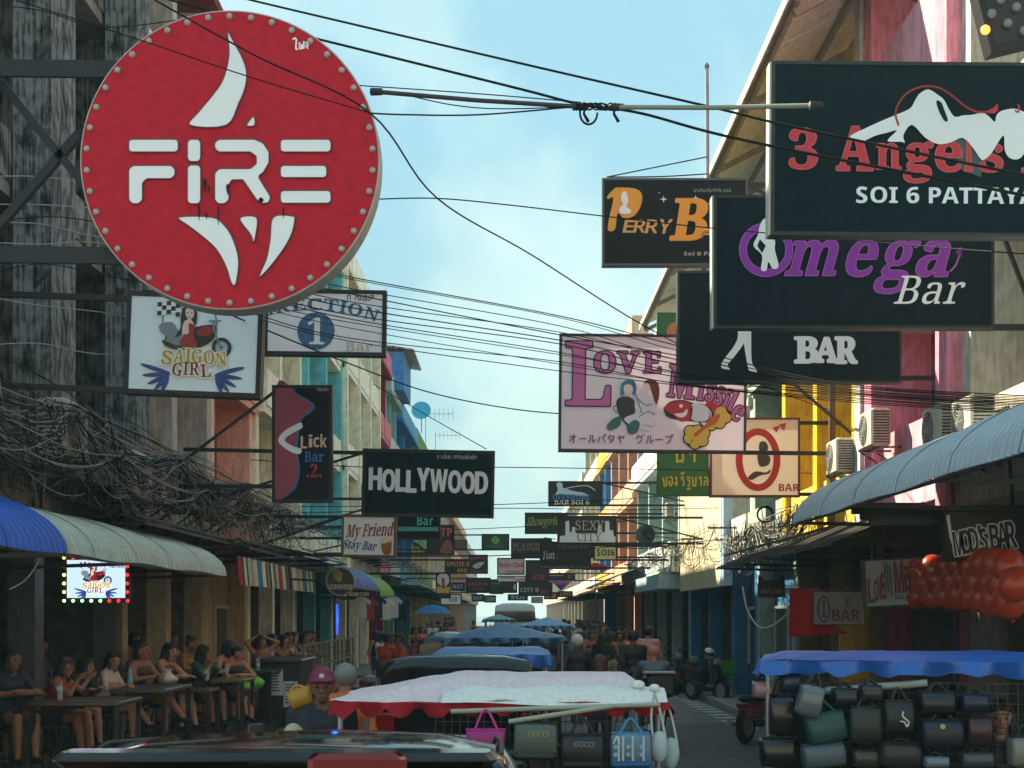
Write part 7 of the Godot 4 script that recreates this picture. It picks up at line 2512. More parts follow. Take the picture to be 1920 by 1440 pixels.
func scooter(label: String, at: Vector3, turn: float, col: String, group := "motorcycles", top_case := false) -> Node3D:
	var t := thing("motorcycle", label, "motorcycle", at, group, turn)
	var paint := paint_mat("bike_" + col, Color(col))
	wheel(t, Vector3(0, 0.28, 0.60), 0.28, 0.09)
	wheel(t, Vector3(0, 0.28, -0.58), 0.28, 0.10)
	if bike_mesh.is_empty():
		var st := mb()
		bevel_box(st, Vector3(0, 0.52, -0.32), Vector3(0.26, 0.30, 0.72), 0.08)
		bike_mesh["tail_body"] = st.commit()
		st = mb()
		bevel_box(st, Vector3(0, 0.70, 0.40), Vector3(0.30, 0.50, 0.10), 0.045, Basis(Vector3.RIGHT, -0.35))
		bike_mesh["leg_shield"] = st.commit()
		st = mb()
		bevel_box(st, Vector3(0, 0.30, 0.05), Vector3(0.22, 0.10, 0.60), 0.03)
		bike_mesh["foot_board"] = st.commit()
		st = mb()
		bevel_box(st, Vector3(0, 0.71, -0.30), Vector3(0.27, 0.10, 0.70), 0.045)
		bike_mesh["seat"] = st.commit()
		st = mb()
		tube(st, [Vector3(0, 0.28, 0.62), Vector3(0, 0.62, 0.50), Vector3(0, 0.98, 0.36)], 0.032, 8)
		bike_mesh["fork"] = st.commit()
		st = mb()
		tube(st, [Vector3(-0.34, 1.0, 0.22), Vector3(-0.15, 0.99, 0.35), Vector3(0.15, 0.99, 0.35), Vector3(0.34, 1.0, 0.22)], 0.016, 6)
		bike_mesh["handlebar"] = st.commit()
		st = mb()
		bevel_box(st, Vector3(0, 0.95, 0.44), Vector3(0.24, 0.18, 0.14), 0.05)
		bike_mesh["headlight"] = st.commit()
		st = mb()
		for k in 9:
			var a := PI * (0.1 + 0.6 * k / 8.0)
			bx(st, -0.06, 0.28 + 0.31 * sin(a), 0.60 + 0.31 * cos(a) - 0.05, 0.06, 0.30 + 0.31 * sin(a), 0.60 + 0.31 * cos(a) + 0.05)
		bike_mesh["front_fender"] = st.commit()
		st = mb()
		tube(st, [Vector3(0.15, 0.26, 0.0), Vector3(0.17, 0.26, -0.4), Vector3(0.17, 0.34, -0.82)], 0.035, 8, 0.05)
		bike_mesh["exhaust"] = st.commit()
		st = mb()
		bevel_box(st, Vector3(0, 0.62, -0.70), Vector3(0.2, 0.09, 0.06), 0.02)
		bike_mesh["tail_light"] = st.commit()
		st = mb()
		bevel_box(st, Vector3.ZERO, Vector3(0.13, 0.09, 0.03), 0.012)
		tube(st, [Vector3(0, -0.04, 0), Vector3(0, -0.18, 0)], 0.007, 5)
		bike_mesh["mirror"] = st.commit()
	for k in ["tail_body", "leg_shield", "front_fender"]:
		put(k, bike_mesh[k], paint, t)
	for k in ["foot_board", "seat", "fork", "handlebar"]:
		put(k, bike_mesh[k], M.rubber, t)
	put("headlight", bike_mesh["headlight"], hexmat("7d8488", 0.2), t)
	put("exhaust", bike_mesh["exhaust"], M.galv, t)
	put("tail_light", bike_mesh["tail_light"], mat("tail_lamp", Color(0.45, 0.02, 0.03), 0.15), t)
	for s in [-1, 1]:
		put("mirror", bike_mesh["mirror"], hexmat("3a3c40", 0.3), t, Vector3(s * 0.30, 1.18, 0.30))
	if top_case:
		var st := mb()
		bevel_box(st, Vector3(0, 0.98, -0.72), Vector3(0.5, 0.36, 0.4), 0.06)
		var tc := part("top_case", st, hexmat("15161a", 0.4), t)
		st = mb()
		bevel_box(st, Vector3(0, 1.175, -0.72), Vector3(0.48, 0.035, 0.36), 0.015)
		part("case_lid", st, hexmat("8a9498", 0.35), tc)
	return t


func make_vehicles() -> void:
	var black := paint_mat("black_paint", Color(0.035, 0.04, 0.045))
	var t := car("glossy black SUV with a red brake lamp at the bottom edge", Vector3(-0.78, 0, -4.82), 0.0, SUV, black, "")
	# roof spoiler with the high brake lamp
	var st := mb()
	bevel_box(st, Vector3(0, 1.618, 0.02), Vector3(1.46, 0.05, 0.2), 0.024)
	var sp := part("spoiler", st, black, t)
	st = mb()
	bevel_box(st, Vector3(0.275, 1.606, 0.11), Vector3(0.325, 0.075, 0.06), 0.02)
	part("brake_light", st, mat("brake_lamp", Color(0.42, 0.015, 0.04), 0.08), sp)
	for s in [-1, 1]:
		st = mb()
		tube(st, [Vector3(s * 0.74, 1.59, -0.35), Vector3(s * 0.74, 1.612, -0.6), Vector3(s * 0.71, 1.545, -1.6), Vector3(s * 0.69, 1.48, -2.0)], 0.010, 8)
		part("roof_rail", st, M.black_metal, t)
	car("black car behind the red and white stall roof", Vector3(-0.58, 0, -15.4), 0.02, SUV, black)
	car("dark green-black sedan behind the blue stall roofs", Vector3(-1.15, 0, -22.0), -0.02, SEDAN, paint_mat("dark_green_paint", Color(0.04, 0.06, 0.055)))
	car("charcoal SUV farther along the queue of cars", Vector3(-1.1, 0, -29.0), 0.0, SUV, paint_mat("charcoal_paint", Color(0.08, 0.09, 0.10)))
	car("silver pickup-like car in mid street", Vector3(-0.45, 0, -40.0), 0.0, SUV, paint_mat("silver_paint", Color(0.5, 0.55, 0.57)))
	car("white van far down the street", Vector3(0.12, 0, -58.0), 0.0, VAN, paint_mat("white_paint", Color(0.75, 0.76, 0.75)))
	car("dark car parked far on the left", Vector3(-2.4, 0, -50.0), 0.0, SEDAN, paint_mat("charcoal_paint", Color(0.08, 0.09, 0.10)))
	# motorcycles
	scooter("black motorcycle with a grey top case under the bald rider", Vector3(2.28, 0.008, -23.0), PI, "202226", "motorcycles", true)
	person("bald rider in a blue-grey shirt on the motorcycle", Vector3(2.28, 0.0, -23.1), PI, "ride", ["m", "tee", "long", "none"], {1: "5a6a7a", 2: "20242c", 0: "b8805e"}, "", 1.0)
	scooter("black motorcycle parked nearest the green chair", Vector3(4.62, 0.008, -34.2), 0.5, "1c1c20")
	scooter("dark red motorcycle parked beside the black one", Vector3(4.35, 0.008, -36.0), 0.35, "4a1c22")
	scooter("grey motorcycle with a helmet on its seat", Vector3(4.25, 0.008, -38.2), 0.3, "4a4c50")
	scooter("pink and black motorcycle at the blue wall", Vector3(4.1, 0.008, -23.6), 2.5, "8a3a50")
	scooter("black motorcycle with a red tail lamp entering the crowd", Vector3(1.95, 0.008, -35.0), PI, "17181c")
	scooter("motorcycle behind the man in the maroon cap", Vector3(-1.95, 0.008, -11.8), 0.6, "23252a")
	scooter("red-nosed motorcycle parked by the vest men", Vector3(-2.65, 0.008, -25.4), 0.4, "8a2428")
	scooter("white-mirrored motorcycle parked by the railing", Vector3(-3.0, 0.008, -23.2), 0.5, "2a2c30")
	var hm := thing("helmet", "white helmet hung on the parked motorcycle", "helmet", Vector3(4.65, 1.05, -34.0))
	st = mb()
	ball(st, Vector3(0, 0.1, 0), Vector3(0.14, 0.14, 0.16), 8, 14)
	part("shell", st, hexmat("b8bcc0", 0.3), hm)
	st = mb()
	ball(st, Vector3(0, 0.09, 0.06), Vector3(0.12, 0.07, 0.12), 6, 12)
	part("visor", st, M.glass, hm)
	bag("golden yellow cloth bag left of the man in the maroon cap", [540, 1290, 586, 1328], 10.3, "c08a20", {"trim": "a87818", "handle": 0.15, "base": 0.8, "roll": 18, "group": ""})
	# near figures
	var man := person("man in a maroon cap and navy T-shirt looking at the camera", Vector3(-1.40, 0.0, -10.6), 0.12, "stand", ["m", "tee", "long", "cap"], {0: "7a4e3a", 1: "10182a", 2: "1c1e26", 8: "6a1238"}, "", 1.0, 0.005)
	var j := pose("stand")
	var hd: Vector3 = j.head
	st = mb()
	for k in 6:
		var a := TAU * k / 6
		box(st, hd + Vector3(0.012 * sin(a), 0.085 + 0.012 * cos(a), 0.098), Vector3(0.008, 0.018, 0.006), Basis(Vector3.BACK, -a))
	part("cap_badge", st, hexmat("c8c8c8", 0.6), man)
	man.get_node("cap_badge").set_meta("kind", "stuff")
	var hat := person("person in a beige knitted hat in front of the capped man", Vector3(-1.44, 0.0, -9.5), PI * 0.9, "stand", ["f", "tee", "long", "knit"], {8: "a89c86", 1: "2a2c34"}, "", 0.80)
	hat.get_child(0).set_meta("label", "body with a beige knitted hat")
	person("grey-haired person in an orange vest behind the capped man", Vector3(-1.46, 0.0, -12.6), PI, "stand", ["m", "tee", "long", "short"], {4: "6c7072", 1: "b85a20", 2: "1c1e24"}, "", 0.98)
	person("person with long dark hair in a sailor collar top", Vector3(3.25, 0.0, -9.6), -0.2, "stand", ["f", "tee", "skirt", "long"], {1: "15161e", 2: "1a1c2a", 0: "a87a64"}, "", 0.90, 0.006)
	person("woman with brown hair in front of the black suit", Vector3(1.11, 0.0, -18.2), PI, "stand", ["f", "tee", "long", "long"], {1: "15151a", 2: "1c1c22", 4: "4a2a18"}, "", 0.93)
	# green plastic chair
	var ch := thing("plastic_chair", "bright green plastic chair on the right pavement", "chair", Vector3(5.05, 0.142, -34.2), "", -0.6)
	var green := hexmat("1a7a2c", 0.4)
	st = mb()
	bevel_box(st, Vector3(0, 0.43, 0), Vector3(0.42, 0.035, 0.42), 0.015)
	part("seat", st, green, ch)
	st = mb()
	bevel_box(st, Vector3(0, 0.66, -0.2), Vector3(0.42, 0.34, 0.03), 0.014)
	part("backrest", st, green, ch)
	for x in [-1, 1]:
		for z in [-1, 1]:
			st = mb()
			bar(st, Vector3(x * 0.17, 0.42, z * 0.17), Vector3(x * 0.21, 0, z * 0.21), 0.05, 0.03)
			part("leg", st, green, ch)


# ---------------------------------------------------------------- vendors' carts and their goods
func bag(label: String, r: Array, d: float, col: String, o := {}) -> Dictionary:
	if d < 1.0:  # hung on the slanting front of the blue cart
		d = 9.13 - d - ((r[0] + r[2]) / 2.0 - 1550.0) * 0.00073
	var c := P((r[0] + r[2]) / 2.0, (r[1] + r[3]) / 2.0, d)
	var t := thing("handbag", label, "bag", c, o.get("group", "bags hung on the carts"))
	var w: float = (r[2] - r[0]) * d / F
	var h: float = (r[3] - r[1]) * d / F
	t.rotation.z = deg_to_rad(o.get("roll", 0.0))
	var m: Material = hexmat(col, o.get("rough", 0.5), "grain", 3.0)
	var st := mb()
	var g := []
	var n := 24
	for i in 9:
		var u := i / 8.0
		var l := []
		for k in n + 1:
			var a := TAU * k / n
			var ex := 0.35
			var cx := signf(cos(a)) * pow(absf(cos(a)), ex)
			var cz := signf(sin(a)) * pow(absf(sin(a)), ex)
			var puff := sin(PI * clampf(u * 0.86 + 0.07, 0, 1))
			var wid := w / 2 * lerpf(o.get("base", 1.0), 1.0, u) * (0.9 + 0.1 * pow(puff, 0.4)) * (0.2 if i == 0 or i == 8 else 1.0)
			l.append(Vector3(cx * wid, lerpf(-h / 2, h / 2, clampf((u - 0.06) / 0.88, 0, 1)), cz * (0.035 + 0.05 * puff) * (0.2 if i == 0 or i == 8 else 1.0)))
		g.append(l)
	sheet(st, g)
	part("bag_body", st, m, t)
	st = mb()
	bevel_box(st, Vector3(0, h * 0.47, 0), Vector3(w * 0.97, h * 0.05, 0.085), 0.008)
	part("top_seam", st, hexmat(o.get("trim", "15151a"), 0.5), t)
	if o.get("lower", "") != "":
		st = mb()
		bevel_box(st, Vector3(0, -h * 0.36, 0.0), Vector3(w * 1.005, h * 0.24, 0.175), 0.02)
		part("lower_panel", st, hexmat(o.lower, 0.45), t)
	var hh: float = o.get("handle", 0.5) * h
	for z in [-0.03, 0.03]:
		st = mb()
		tube(st, sag([Vector3(-w * 0.26, h * 0.46, z), Vector3(-w * 0.08, h * 0.5 + hh * 0.9, z * 0.4), Vector3(w * 0.06, h * 0.5 + hh * 0.92, z * 0.4), Vector3(w * 0.28, h * 0.46, z)], 5), 0.008, 6)
		part("handle", st, hexmat(o.get("trim", "15151a"), 0.5), t)
	return {"n": t, "d": d, "cx": (r[0] + r[2]) / 2.0, "cy": (r[1] + r[3]) / 2.0, "z": 0.088, "k": d / F}


func wire_grid(parent: Node, a: Vector3, b: Vector3, sx: float, sy: float) -> void:
	# upright panel between two corners in one plane
	var st := mb()
	var w := absf(b.x - a.x) + absf(b.z - a.z)
	var nx := int(w / sx)
	var ny := int((b.y - a.y) / sy)
	for i in nx + 1:
		var u := float(i) / nx
		var p := Vector3(lerpf(a.x, b.x, u), a.y, lerpf(a.z, b.z, u))
		bar(st, p, Vector3(p.x, b.y, p.z), 0.006, 0.006)
	for i in ny + 1:
		var y := lerpf(a.y, b.y, float(i) / ny)
		bar(st, Vector3(a.x, y, a.z + 0.004), Vector3(b.x, y, b.z + 0.004), 0.006, 0.006)
	part("wire_grid", st, mat("grid_wire", Color(0.20, 0.21, 0.22), 0.5, 0.4), parent).set_meta("kind", "stuff")


# tarpaulin roof: X from x0 to x1, distance d0..d1, edge height, ridge rise
func tarp_roof(t: Node3D, x0: float, x1: float, z0: float, z1: float, y: float, rise: float, m: Material, vm: Material, drop: float, scallop: float, sd: int, lw := 0.38, rw := 0.38, posts := true) -> void:
	var r := FastNoiseLite.new()
	r.seed = sd
	r.frequency = 1.6
	var st := mb()
	var g := []
	for i in 31:
		var l := []
		for k in 61:
			var u := k / 60.0
			var v := i / 30.0
			var e := minf(minf(u / lw, (1 - u) / rw), minf(v, 1 - v) * 3.2)
			var x := lerpf(x0, x1, u)
			var z := lerpf(z0, z1, v)
			l.append(Vector3(x, y + rise * clampf(e, 0, 1) + 0.025 * r.get_noise_2d(x * 0.5, z * 0.5) + 0.007 * r.get_noise_2d(x * 2.0 + z * 1.5, z * 0.6) - 0.008 * absf(sin(u * PI * 4.0)) * (1 - clampf(e, 0, 1)), z))
		g.append(l)
	sheet(st, g)
	part("tarpaulin", st, m, t)
	# hanging edge on the near side and both ends
	for e in 3:
		st = mb()
		g = []
		for i in 4:
			var l := []
			for k in 49:
				var u := k / 48.0
				var p: Vector3
				match e:
					0: p = Vector3(lerpf(x0, x1, u), y, z0)
					1: p = Vector3(x0, y, lerpf(z0, z1, u))
					2: p = Vector3(x1, y, lerpf(z0, z1, u))
				var dd := drop * (0.75 + 0.25 * r.get_noise_1d(u * 9.0 + e * 7.0)) * (1.0 - scallop + scallop * absf(sin(u * PI * (11.0 if e == 0 else 5.0) + 0.6 * sin(u * 9.0))))
				var out := 0.015 * i * sin(u * 40.0) + 0.01 * r.get_noise_2d(u * 20.0, i)
				p += Vector3(out if e else 0.0, -0.008 * absf(sin(u * PI * 4.0)) - dd * i / 3.0, out if e == 0 else 0.0)
				l.append(p)
			g.append(l)
		sheet(st, g)
		part("hanging_edge", st, vm, t)
	if posts:
		for p in [[x0 + 0.06, z0 - 0.06], [x1 - 0.06, z0 - 0.06], [x0 + 0.06, z1 + 0.06], [x1 - 0.06, z1 + 0.06]]:
			st = mb()
			tube(st, [Vector3(p[0], 0, p[1]), Vector3(p[0], y - 0.01, p[1])], 0.018, 6)
			part("post", st, M.galv, t)


func make_carts() -> void:
	# middle cart with the red and white roof
	var t := thing("vendor_cart", "vendor cart with a red and white folded roof hung with bags", "cart", Vector3(0, 0, -9.8))
	var white := mat("tarp_white", Color(0.90, 0.80, 0.81), 0.7, 0.0, "faded", 1.5)
	var redm := mat("tarp_red", Color(0.60, 0.09, 0.14), 0.75, 0.0, "faded", 1.0)
	tarp_roof(t, -1.14, 0.98, 0.8, -1.0, 1.55, 0.135, white, redm, 0.13, 0.7, 3, 0.37, 0.10)
	var n := FastNoiseLite.new()
	n.seed = 5
	n.frequency = 1.0
	n.fractal_type = FastNoiseLite.FRACTAL_RIDGED
	n.fractal_octaves = 2
	var st := mb()
	var g := []
	for i in 25:
		var l := []
		for k in 121:
			var u := k / 120.0
			var v := i / 24.0
			var x := lerpf(-0.44, 0.97, u)
			var hump := sin(PI * clampf(v * 1.1, 0.0, 1.0)) * 0.05 * clampf(u * 8.0, 0.2, 1.0)
			var cr := 0.022 * n.get_noise_2d(x * 1.3 + v * 0.9, v * 0.8 - x * 0.3) + 0.006 * n.get_noise_2d(x * 4.0 + v * 2.0, v * 1.5)
			l.append(Vector3(x, 1.575 + hump + cr * sin(PI * clampf(v * 1.05, 0.03, 1.0)) - 0.05 * clampf((v - 0.8) * 5.0, 0.0, 1.0) * (0.8 + 0.2 * sin(x * 5.0)), lerpf(0.42, 0.83, v) + 0.015 * sin(x * 11.0) * v))
		g.append(l)
	sheet(st, g)
	part("folded_sheet", st, mat("sheet_white", Color(0.88, 0.87, 0.85), 0.6, 0.0, "faded", 2.5), t)
	for q in [[0.80, 1.645, 0.66, 0.045], [0.90, 1.63, 0.70, 0.035]]:
		st = mb()
		ball(st, Vector3(q[0], q[1], q[2]), Vector3(q[3], q[3] * 0.7, q[3]), 6, 10)
		part("cloth_bundle", st, M.sheet_white, t)
	for q in [[Vector3(-0.38, 1.49, 0.86), Vector3(0.92, 1.535, 0.86)], [Vector3(-0.02, 1.43, 0.90), Vector3(0.62, 1.525, 0.90)]]:
		st = mb()
		tube(st, [q[0], q[1]], 0.016, 7)
		part("pole", st, hexmat("9a9a8a", 0.5), t)
	wire_grid(t, Vector3(-0.48, 0.7, 0.76), Vector3(0.9, 1.50, 0.76), 0.05, 0.075)
	st = mb()
	bx(st, -0.46, 0.35, 0.5, 0.9, 0.9, -1.2)
	part("tray", st, hexmat("23262a", 0.7), t)
	wheel(t, Vector3(-0.5, 0.28, -0.4), 0.28, 0.1)
	wheel(t, Vector3(0.94, 0.28, -0.4), 0.28, 0.1)
	# goods stacked inside the cart
	for i in 10:
		st = mb()
		var cx := -0.35 + 0.13 * i
		bevel_box(st, Vector3(cx, 1.0 + 0.06 * (i % 3), 0.40 - 0.05 * (i % 2)), Vector3(0.12, 0.24, 0.3), 0.03)
		part("packed_goods", st, hexmat(["2a2c34", "3c3a38", "4a4c50", "22303c", "38302c"][i % 5], 0.5), t)
	var d := 8.92
	bag("bright pink bag with looped handles on the middle cart", [872, 1366, 950, 1412], d, "b0187a", {"trim": "c02486", "handle": 0.75, "base": 0.85})
	var s := bag("grey-green bag with pale yellow lettering on the middle cart", [964, 1354, 1044, 1425], d, "5a6258", {"lower": "23282a", "trim": "1a1c1c", "handle": 0.28, "base": 1.05})
	txt(s, "GUCCI", [990, 1368, 1028, 1379], hexmat("9aa04a", 0.5), "serif", 2)
	s = bag("black bag with grey lettering on the middle cart", [1051, 1374, 1132, 1440], d, "15181d", {"lower": "0e1014", "trim": "0e1014", "handle": 0.4, "base": 1.05})
	txt(s, "GUCCI", [1076, 1388, 1113, 1398], hexmat("8a8e94", 0.5), "serif", 2)
	s = bag("blue patterned bag with white bands on the middle cart", [1144, 1372, 1220, 1440], d, "6f8ca0", {"lower": "1c5a8c", "trim": "2a7fae", "handle": 0.35})
	for x in [1158, 1166, 1184, 1204]:
		shape(s, "pale_band", [x - 2, 1378, x + 2, 1378, x + 2, 1424, x - 2, 1424], hexmat("a8b8c4", 0.5), 1, false)
	strokes(s, "pale_letter", [[1148, 1392, 1154, 1378, 1160, 1392]], 2.5, hexmat("c0ccd2", 0.5), 2)
	for i in 6:
		disc(s, "pattern_dot", 1152 + (i % 3) * 24.0, 1398 + (i / 3) * 14.0, 4.0, hexmat("8aa4b8", 0.5), 1.4)
	# pale strap bags on the right corner
	for q in [[1236, 1400, 8.95, "a8b4b6", "left"], [1258, 1412, 9.05, "9ab0b0", "right"]]:
		var p := P(q[0], q[1], q[2])
		var sb := thing("shoulder_bag", "pale grey shoulder bag on long straps, %s one on the cart corner" % q[4], "bag", p, "strap bags on the cart corner")
		st = mb()
		ball(st, Vector3(0, 0, 0), Vector3(0.055, 0.10, 0.04), 8, 12)
		part("bag_body", st, hexmat(q[3], 0.5), sb)
		for k in [-1, 1]:
			st = mb()
			tube(st, sag([Vector3(0.04 * k, 0.05, 0), Vector3(0.03 * k - 0.02, 0.2, 0), Vector3(-0.03, 0.34, 0)], 4), 0.008, 5)
			part("strap", st, hexmat("b8bcb4", 0.5), sb)
	# right cart with the blue roof
	t = thing("vendor_cart", "vendor cart with a blue fringed roof hung with dark bags", "cart", Vector3(2.75, 0, -9.9), "", -0.22)
	var blue := mat("tarp_blue", Color(0.10, 0.36, 0.70), 0.35, 0.0, "faded", 1.2)
	tarp_roof(t, -1.0, 1.6, 0.85, 0.0, 1.80, 0.05, blue, blue, 0.13, 0.25, 9, 0.06, 0.06)
	wire_grid(t, Vector3(-0.6, 0.7, 0.78), Vector3(1.5, 1.66, 0.78), 0.06, 0.06)
	wire_grid(t, Vector3(-0.96, 0.7, 0.7), Vector3(-0.96, 1.66, 0.05), 0.08, 0.08)
	st = mb()
	bx(st, -0.85, 0.35, 0.62, 0.3, 1.62, 0.05)
	part("packed_goods", st, hexmat("17181c", 0.7, "blotch", 2.0), t)
	wheel(t, Vector3(-0.9, 0.28, 0.4), 0.28, 0.1)
	wheel(t, Vector3(1.55, 0.28, 0.4), 0.28, 0.1)
	st = mb()
	tube(st, [Vector3(-0.62, 1.60, 0.82), Vector3(0.05, 1.66, 0.84)], 0.025, 8)
	part("pole", st, hexmat("8a9088", 0.6), t)
	d = 0.0
	s = bag("quilted teal bag at the left end of the blue cart", [1512, 1334, 1586, 1394], d, "245a5a", {"trim": "1c4a4a", "roll": 12, "handle": 0.35})
	for i in 7:
		strokes(s, "quilt_seam", [[1518, 1342 + i * 7.0, 1580, 1338 + i * 7.0]], 0.9, hexmat("164040", 0.5), 0.6)
	bag("grey woven bag below the quilted teal one", [1504, 1392, 1584, 1440], d, "5a6670", {"trim": "3a4248", "roll": 6, "handle": 0.3})
	bag("olive green backpack on the blue cart", [1590, 1322, 1652, 1396], d, "1f2a22", {"trim": "141c16", "handle": 0.2})
	s = bag("black bag with a white chain charm on the blue cart", [1655, 1312, 1712, 1380], d, "101216", {"handle": 0.3})
	strokes(s, "charm", [[1686, 1332, 1684, 1340, 1690, 1346, 1696, 1352, 1692, 1360, 1688, 1352, 1680, 1350]], 2.4, hexmat("c8ccd0", 0.4), 3, true)
	bag("dark brown round-flap bag low on the blue cart", [1652, 1390, 1722, 1440], d, "2a2426", {"trim": "1a1618", "base": 1.15, "handle": 0.1})
	s = bag("navy bag with a small gold clasp on the blue cart", [1726, 1348, 1804, 1402], d, "141c30", {"trim": "101626", "handle": 0.3})
	disc(s, "clasp", 1759, 1360, 5, hexmat("b8a060", 0.3), 2, -1, 12)
	bag("pale translucent bag below the navy one", [1730, 1416, 1776, 1440], d, "7a8a94", {"handle": 0.2, "rough": 0.3})
	for q in [["black pouch high on the blue cart", 1560, 1290, 1606, 1326, "17181c"], ["brown pouch high on the blue cart", 1612, 1284, 1652, 1316, "3a2c26"], ["dark wine bag right of the navy one", 1810, 1340, 1856, 1400, "3a1820"], ["grey satchel low beside the sailor collar", 1800, 1408, 1860, 1440, "4a4c50"], ["black satchel high right of the charm bag", 1722, 1296, 1790, 1342, "14151a"], ["olive pouch between the backpack and the charm bag", 1596, 1402, 1648, 1440, "3a3e2c"], ["cream wrapped bag at the right picture edge", 1892, 1380, 1940, 1440, "8a867c"], ["dark blue tote high at the right", 1800, 1300, 1850, 1336, "1a2438"]]:
		bag(q[0], [q[1], q[2], q[3], q[4]], -0.03, q[5], {"handle": 0.3, "rough": 0.35})
	bag("plastic-wrapped black bag on the cart's left corner", [1440, 1300, 1490, 1380], 9.32, "17181c", {"handle": 0.3, "rough": 0.2})
	bag("plastic-wrapped silver bag on the cart's left corner", [1496, 1282, 1540, 1346], 9.1, "6a7478", {"handle": 0.3, "rough": 0.2, "roll": -14})
	bag("black wrapped bag low on the cart's left corner", [1425, 1380, 1495, 1440], 9.3, "121316", {"handle": 0.3, "rough": 0.25})
	bag("small pink wrapped bag high on the cart's left corner", [1412, 1276, 1446, 1310], 9.4, "a87a84", {"handle": 0.3, "rough": 0.3})
	bag("dark blue pouch beside the plastic-wrapped bags", [1462, 1262, 1500, 1300], 9.35, "1c2c44", {"handle": 0.3, "rough": 0.4})
	# blue-roofed carts in the middle of the street
	var carts := [
		["vendor cart with a bright blue boxy roof behind the red and white one", 808.0, 1034.0, 16.0, 1.645, 0.06, "1a5ca8", "173f94", 0.18, 0.0],
		["vendor cart with a steel blue peaked roof in mid street", 828.0, 1062.0, 21.0, 1.745, 0.19, "2a5c86", "24507c", 0.10, 0.5],
		["vendor cart with a light blue frilled roof farther off", 976.0, 1076.0, 31.0, 1.84, 0.16, "4a82b4", "2c5c9a", 0.12, 0.5],
		["vendor cart with a teal roof beside the silver car", 905.0, 965.0, 36.0, 1.95, 0.12, "2a6a7c", "24586c", 0.10, 0.4],
	]
	for c in carts:
		var x0: float = (c[1] - CX) / F * c[3]
		var x1: float = (c[2] - CX) / F * c[3]
		t = thing("vendor_cart", c[0], "cart", Vector3((x0 + x1) / 2, 0, -c[3] - 0.8), "blue-roofed carts")
		var hw := (x1 - x0) / 2
		tarp_roof(t, -hw, hw, 0.8, -0.9, c[4], c[5], mat("tarp_" + c[6], Color(c[6]), 0.45, 0.0, "faded", 1.2), mat("tarp_" + c[6], Color(c[6]), 0.45, 0.0, "faded", 1.2), c[8], c[9], 20, 0.08 if c[9] == 0.0 else 0.48, 0.08 if c[9] == 0.0 else 0.48)
		wire_grid(t, Vector3(-hw + 0.1, 0.8, 0.75), Vector3(hw - 0.1, c[4] - 0.06, 0.75), 0.09, 0.09)
		st = mb()
		bx(st, -hw + 0.1, 0.3, 0.6, hw - 0.1, 1.35, -0.8)
		part("packed_goods", st, hexmat("1c1e24", 0.7, "blotch", 2.0), t)
		wheel(t, Vector3(-hw + 0.08, 0.28, 0), 0.28, 0.1)
		wheel(t, Vector3(hw - 0.08, 0.28, 0), 0.28, 0.1)
		for k in 5:
			st = mb()
			bevel_box(st, Vector3(lerpf(-hw + 0.25, hw - 0.25, k / 4.0), c[4] - 0.38, 0.84), Vector3(0.22, 0.26, 0.1), 0.04)
			part("hung_bag", st, hexmat(["15161a", "2c2a30", "3a3028", "1c2430", "4a4a4c"][k], 0.5), t)
	# balloons
	t = thing("balloon_garland", "thick garland of orange balloons under the pale blue awning", "balloons", P(1815, 1095, 14.4))
	var om := mat("balloon_rubber", Color(0.66, 0.20, 0.03), 0.3)
	om.backlight_enabled = true
	om.backlight = Color(0.25, 0.05, 0.01)
	st = mb()
	ball(st, Vector3.ZERO, Vector3(0.148, 0.165, 0.148), 14, 20)
	lathe(st, [Vector2(0.0, -0.19), Vector2(0.02, -0.185), Vector2(0.01, -0.165), Vector2(0.03, -0.155)], 10)
	var bm := st.commit()
	var r := RandomNumberGenerator.new()
	r.seed = 8
	for i in 8:
		for k in 3:
			var u := (i + 0.5 * (k % 2)) / 8.0
			var dd := lerpf(17.5, 11.9, u)
			var p := P(lerpf(1722, 1915, pow(u, 0.95)), 1094 + (k - 1) * lerpf(25, 34, u) - 8.0 * sin(u * PI) + lerpf(0, 4, u), dd)
			var o := put("balloon", bm, om, t, p - t.position)
			o.rotation = Vector3(r.randf_range(-0.6, 0.6), r.randf_range(0, 3), r.randf_range(-0.5, 0.5))
			o.scale = Vector3.ONE * r.randf_range(0.9, 1.06)
	# red cloth under the dark canopy
	var rc := thing("red_cloth", "bright red cloth hung left of the grey banner", "cloth", P(1480, 1104, 19.7))
	st = mb()
	g = []
	for i in 9:
		var l := []
		for k in 13:
			var u := k / 12.0
			var v := i / 8.0
			l.append(Vector3(u * (0.42 + 0.40 * maxf(0.0, v - 0.7) / 0.3), -0.66 * v + 0.05 * u * v, 0.02 * sin(u * 9.0 + v * 4.0)))
		g.append(l)
	sheet(st, g)
	part("cloth", st, fabric("red_fabric", Color(0.62, 0.03, 0.03), 0.5), rc)
	st = mb()
	bar(st, Vector3(-0.05, 0.0, 0), Vector3(1.1, 0.02, 0), 0.02, 0.02)
	part("rod", st, M.steel, rc)
	# things inside the right bars
	var door := thing("yellow_door", "yellow door panel inside the bar under the dripping sign", "door", Vector3(5.6, 0.15, -22.2))
	st = mb()
	bx(st, -0.55, 0, -0.05, 0.55, 2.1, 0.05)
	part("leaf", st, hexmat("c8941c", 0.6), door)
	st = mb()
	bx(st, -0.35, 1.1, 0.051, 0.35, 1.9, 0.06)
	part("upper_panel", st, hexmat("b07f18", 0.6), door)
	st = mb()
	bx(st, -0.35, 0.2, 0.051, 0.35, 0.95, 0.06)
	part("lower_panel", st, hexmat("b07f18", 0.6), door)
	var pp := thing("purple_panel", "dark purple wall panel beside the yellow door", "panel", Vector3(5.7, 0.15, -17.6))
	st = mb()
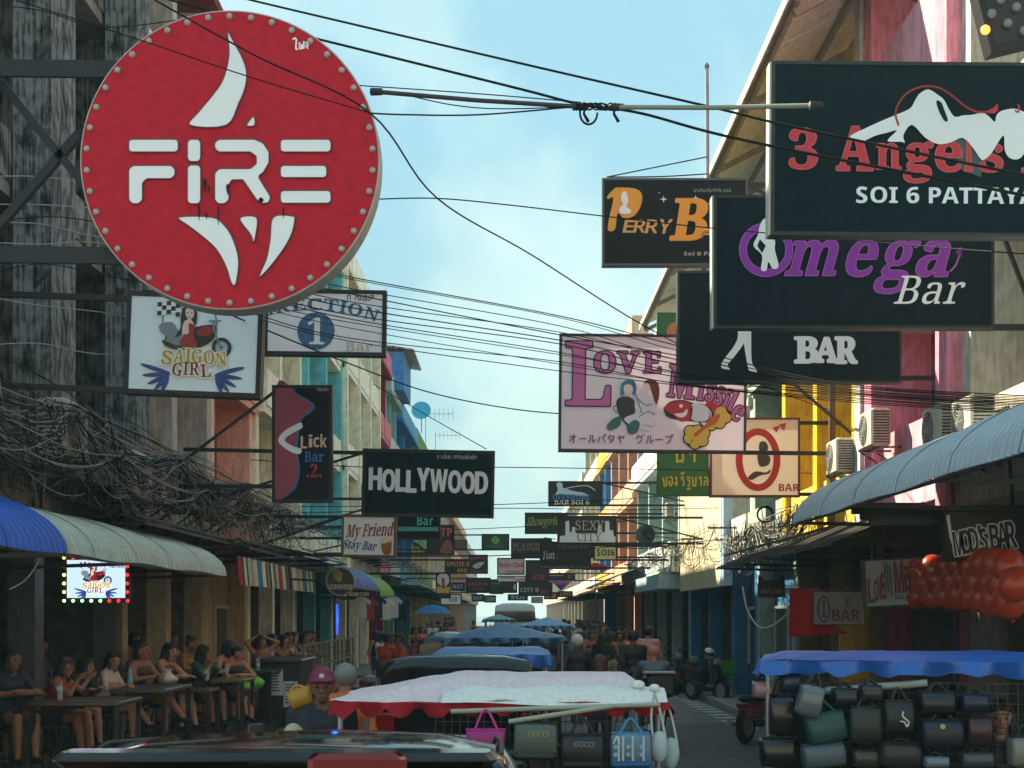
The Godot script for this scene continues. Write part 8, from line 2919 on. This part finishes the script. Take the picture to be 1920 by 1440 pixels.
	bx(st, -0.3, 0, -0.04, 0.3, 2.3, 0.04)
	part("panel", st, hexmat("3a1450", 0.6), pp)
	# hung clothes on the left
	var hues := ["c8c8c4", "a02c2c", "20304c", "d0ccc0", "b8bcc0", "26262c"]
	for i in 6:
		var p := P(678 + i * 15, 1122 + 3 * (i % 2), 39.0 + i * 0.4)
		var c := thing("hung_shirt", "%s shirt hanging under the blue and lime awnings" % ["white", "red", "navy", "cream", "pale grey", "black"][i], "shirt", p, "shirts under the awnings")
		st = mb()
		poly(st, PackedVector2Array([Vector2(-0.14, -0.55), Vector2(0.14, -0.55), Vector2(0.13, -0.1), Vector2(0.22, -0.18), Vector2(0.26, -0.08), Vector2(0.1, 0.04), Vector2(-0.1, 0.04), Vector2(-0.26, -0.08), Vector2(-0.22, -0.18), Vector2(-0.13, -0.1)]), 0.03)
		part("cloth", st, fabric("shirt_" + hues[i], Color(hues[i]), 0.2), c)
		st = mb()
		tube(st, [Vector3(-0.1, 0.05, 0.015), Vector3(0, 0.12, 0.015), Vector3(0.1, 0.05, 0.015)], 0.008, 4)
		part("hanger", st, M.steel, c)
	# parasols
	for q in [["small blue parasol over the left pavement", 812, 1150, 46.0, "3a78b4"], ["red parasol under the scalloped canopy", 1117, 1068, 58.0, "a01c24"]]:
		var ps := thing("parasol", q[0], "parasol", P(q[1], q[2], q[3]), "parasols")
		st = mb()
		lathe(st, [Vector2(0.0, 0.28), Vector2(0.35, 0.2), Vector2(0.62, 0.0)], 10)
		part("canopy", st, fabric("parasol_" + q[4], Color(q[4]), 0.4), ps)
		st = mb()
		tube(st, [Vector3(0, 0.26, 0), Vector3(0, -1.9 if q[2] > 1100 else -1.2, 0)], 0.02, 6)
		part("pole", st, M.galv, ps)


func _ready() -> void:
	rng.seed = 7
	make_materials()
	make_view()
	make_ground()
	make_buildings()
	make_awnings()
	make_units()
	make_signs_left()
	make_signs_right()
	make_cables()
	make_terrace()
	make_crowd()
	make_vehicles()
	make_carts()
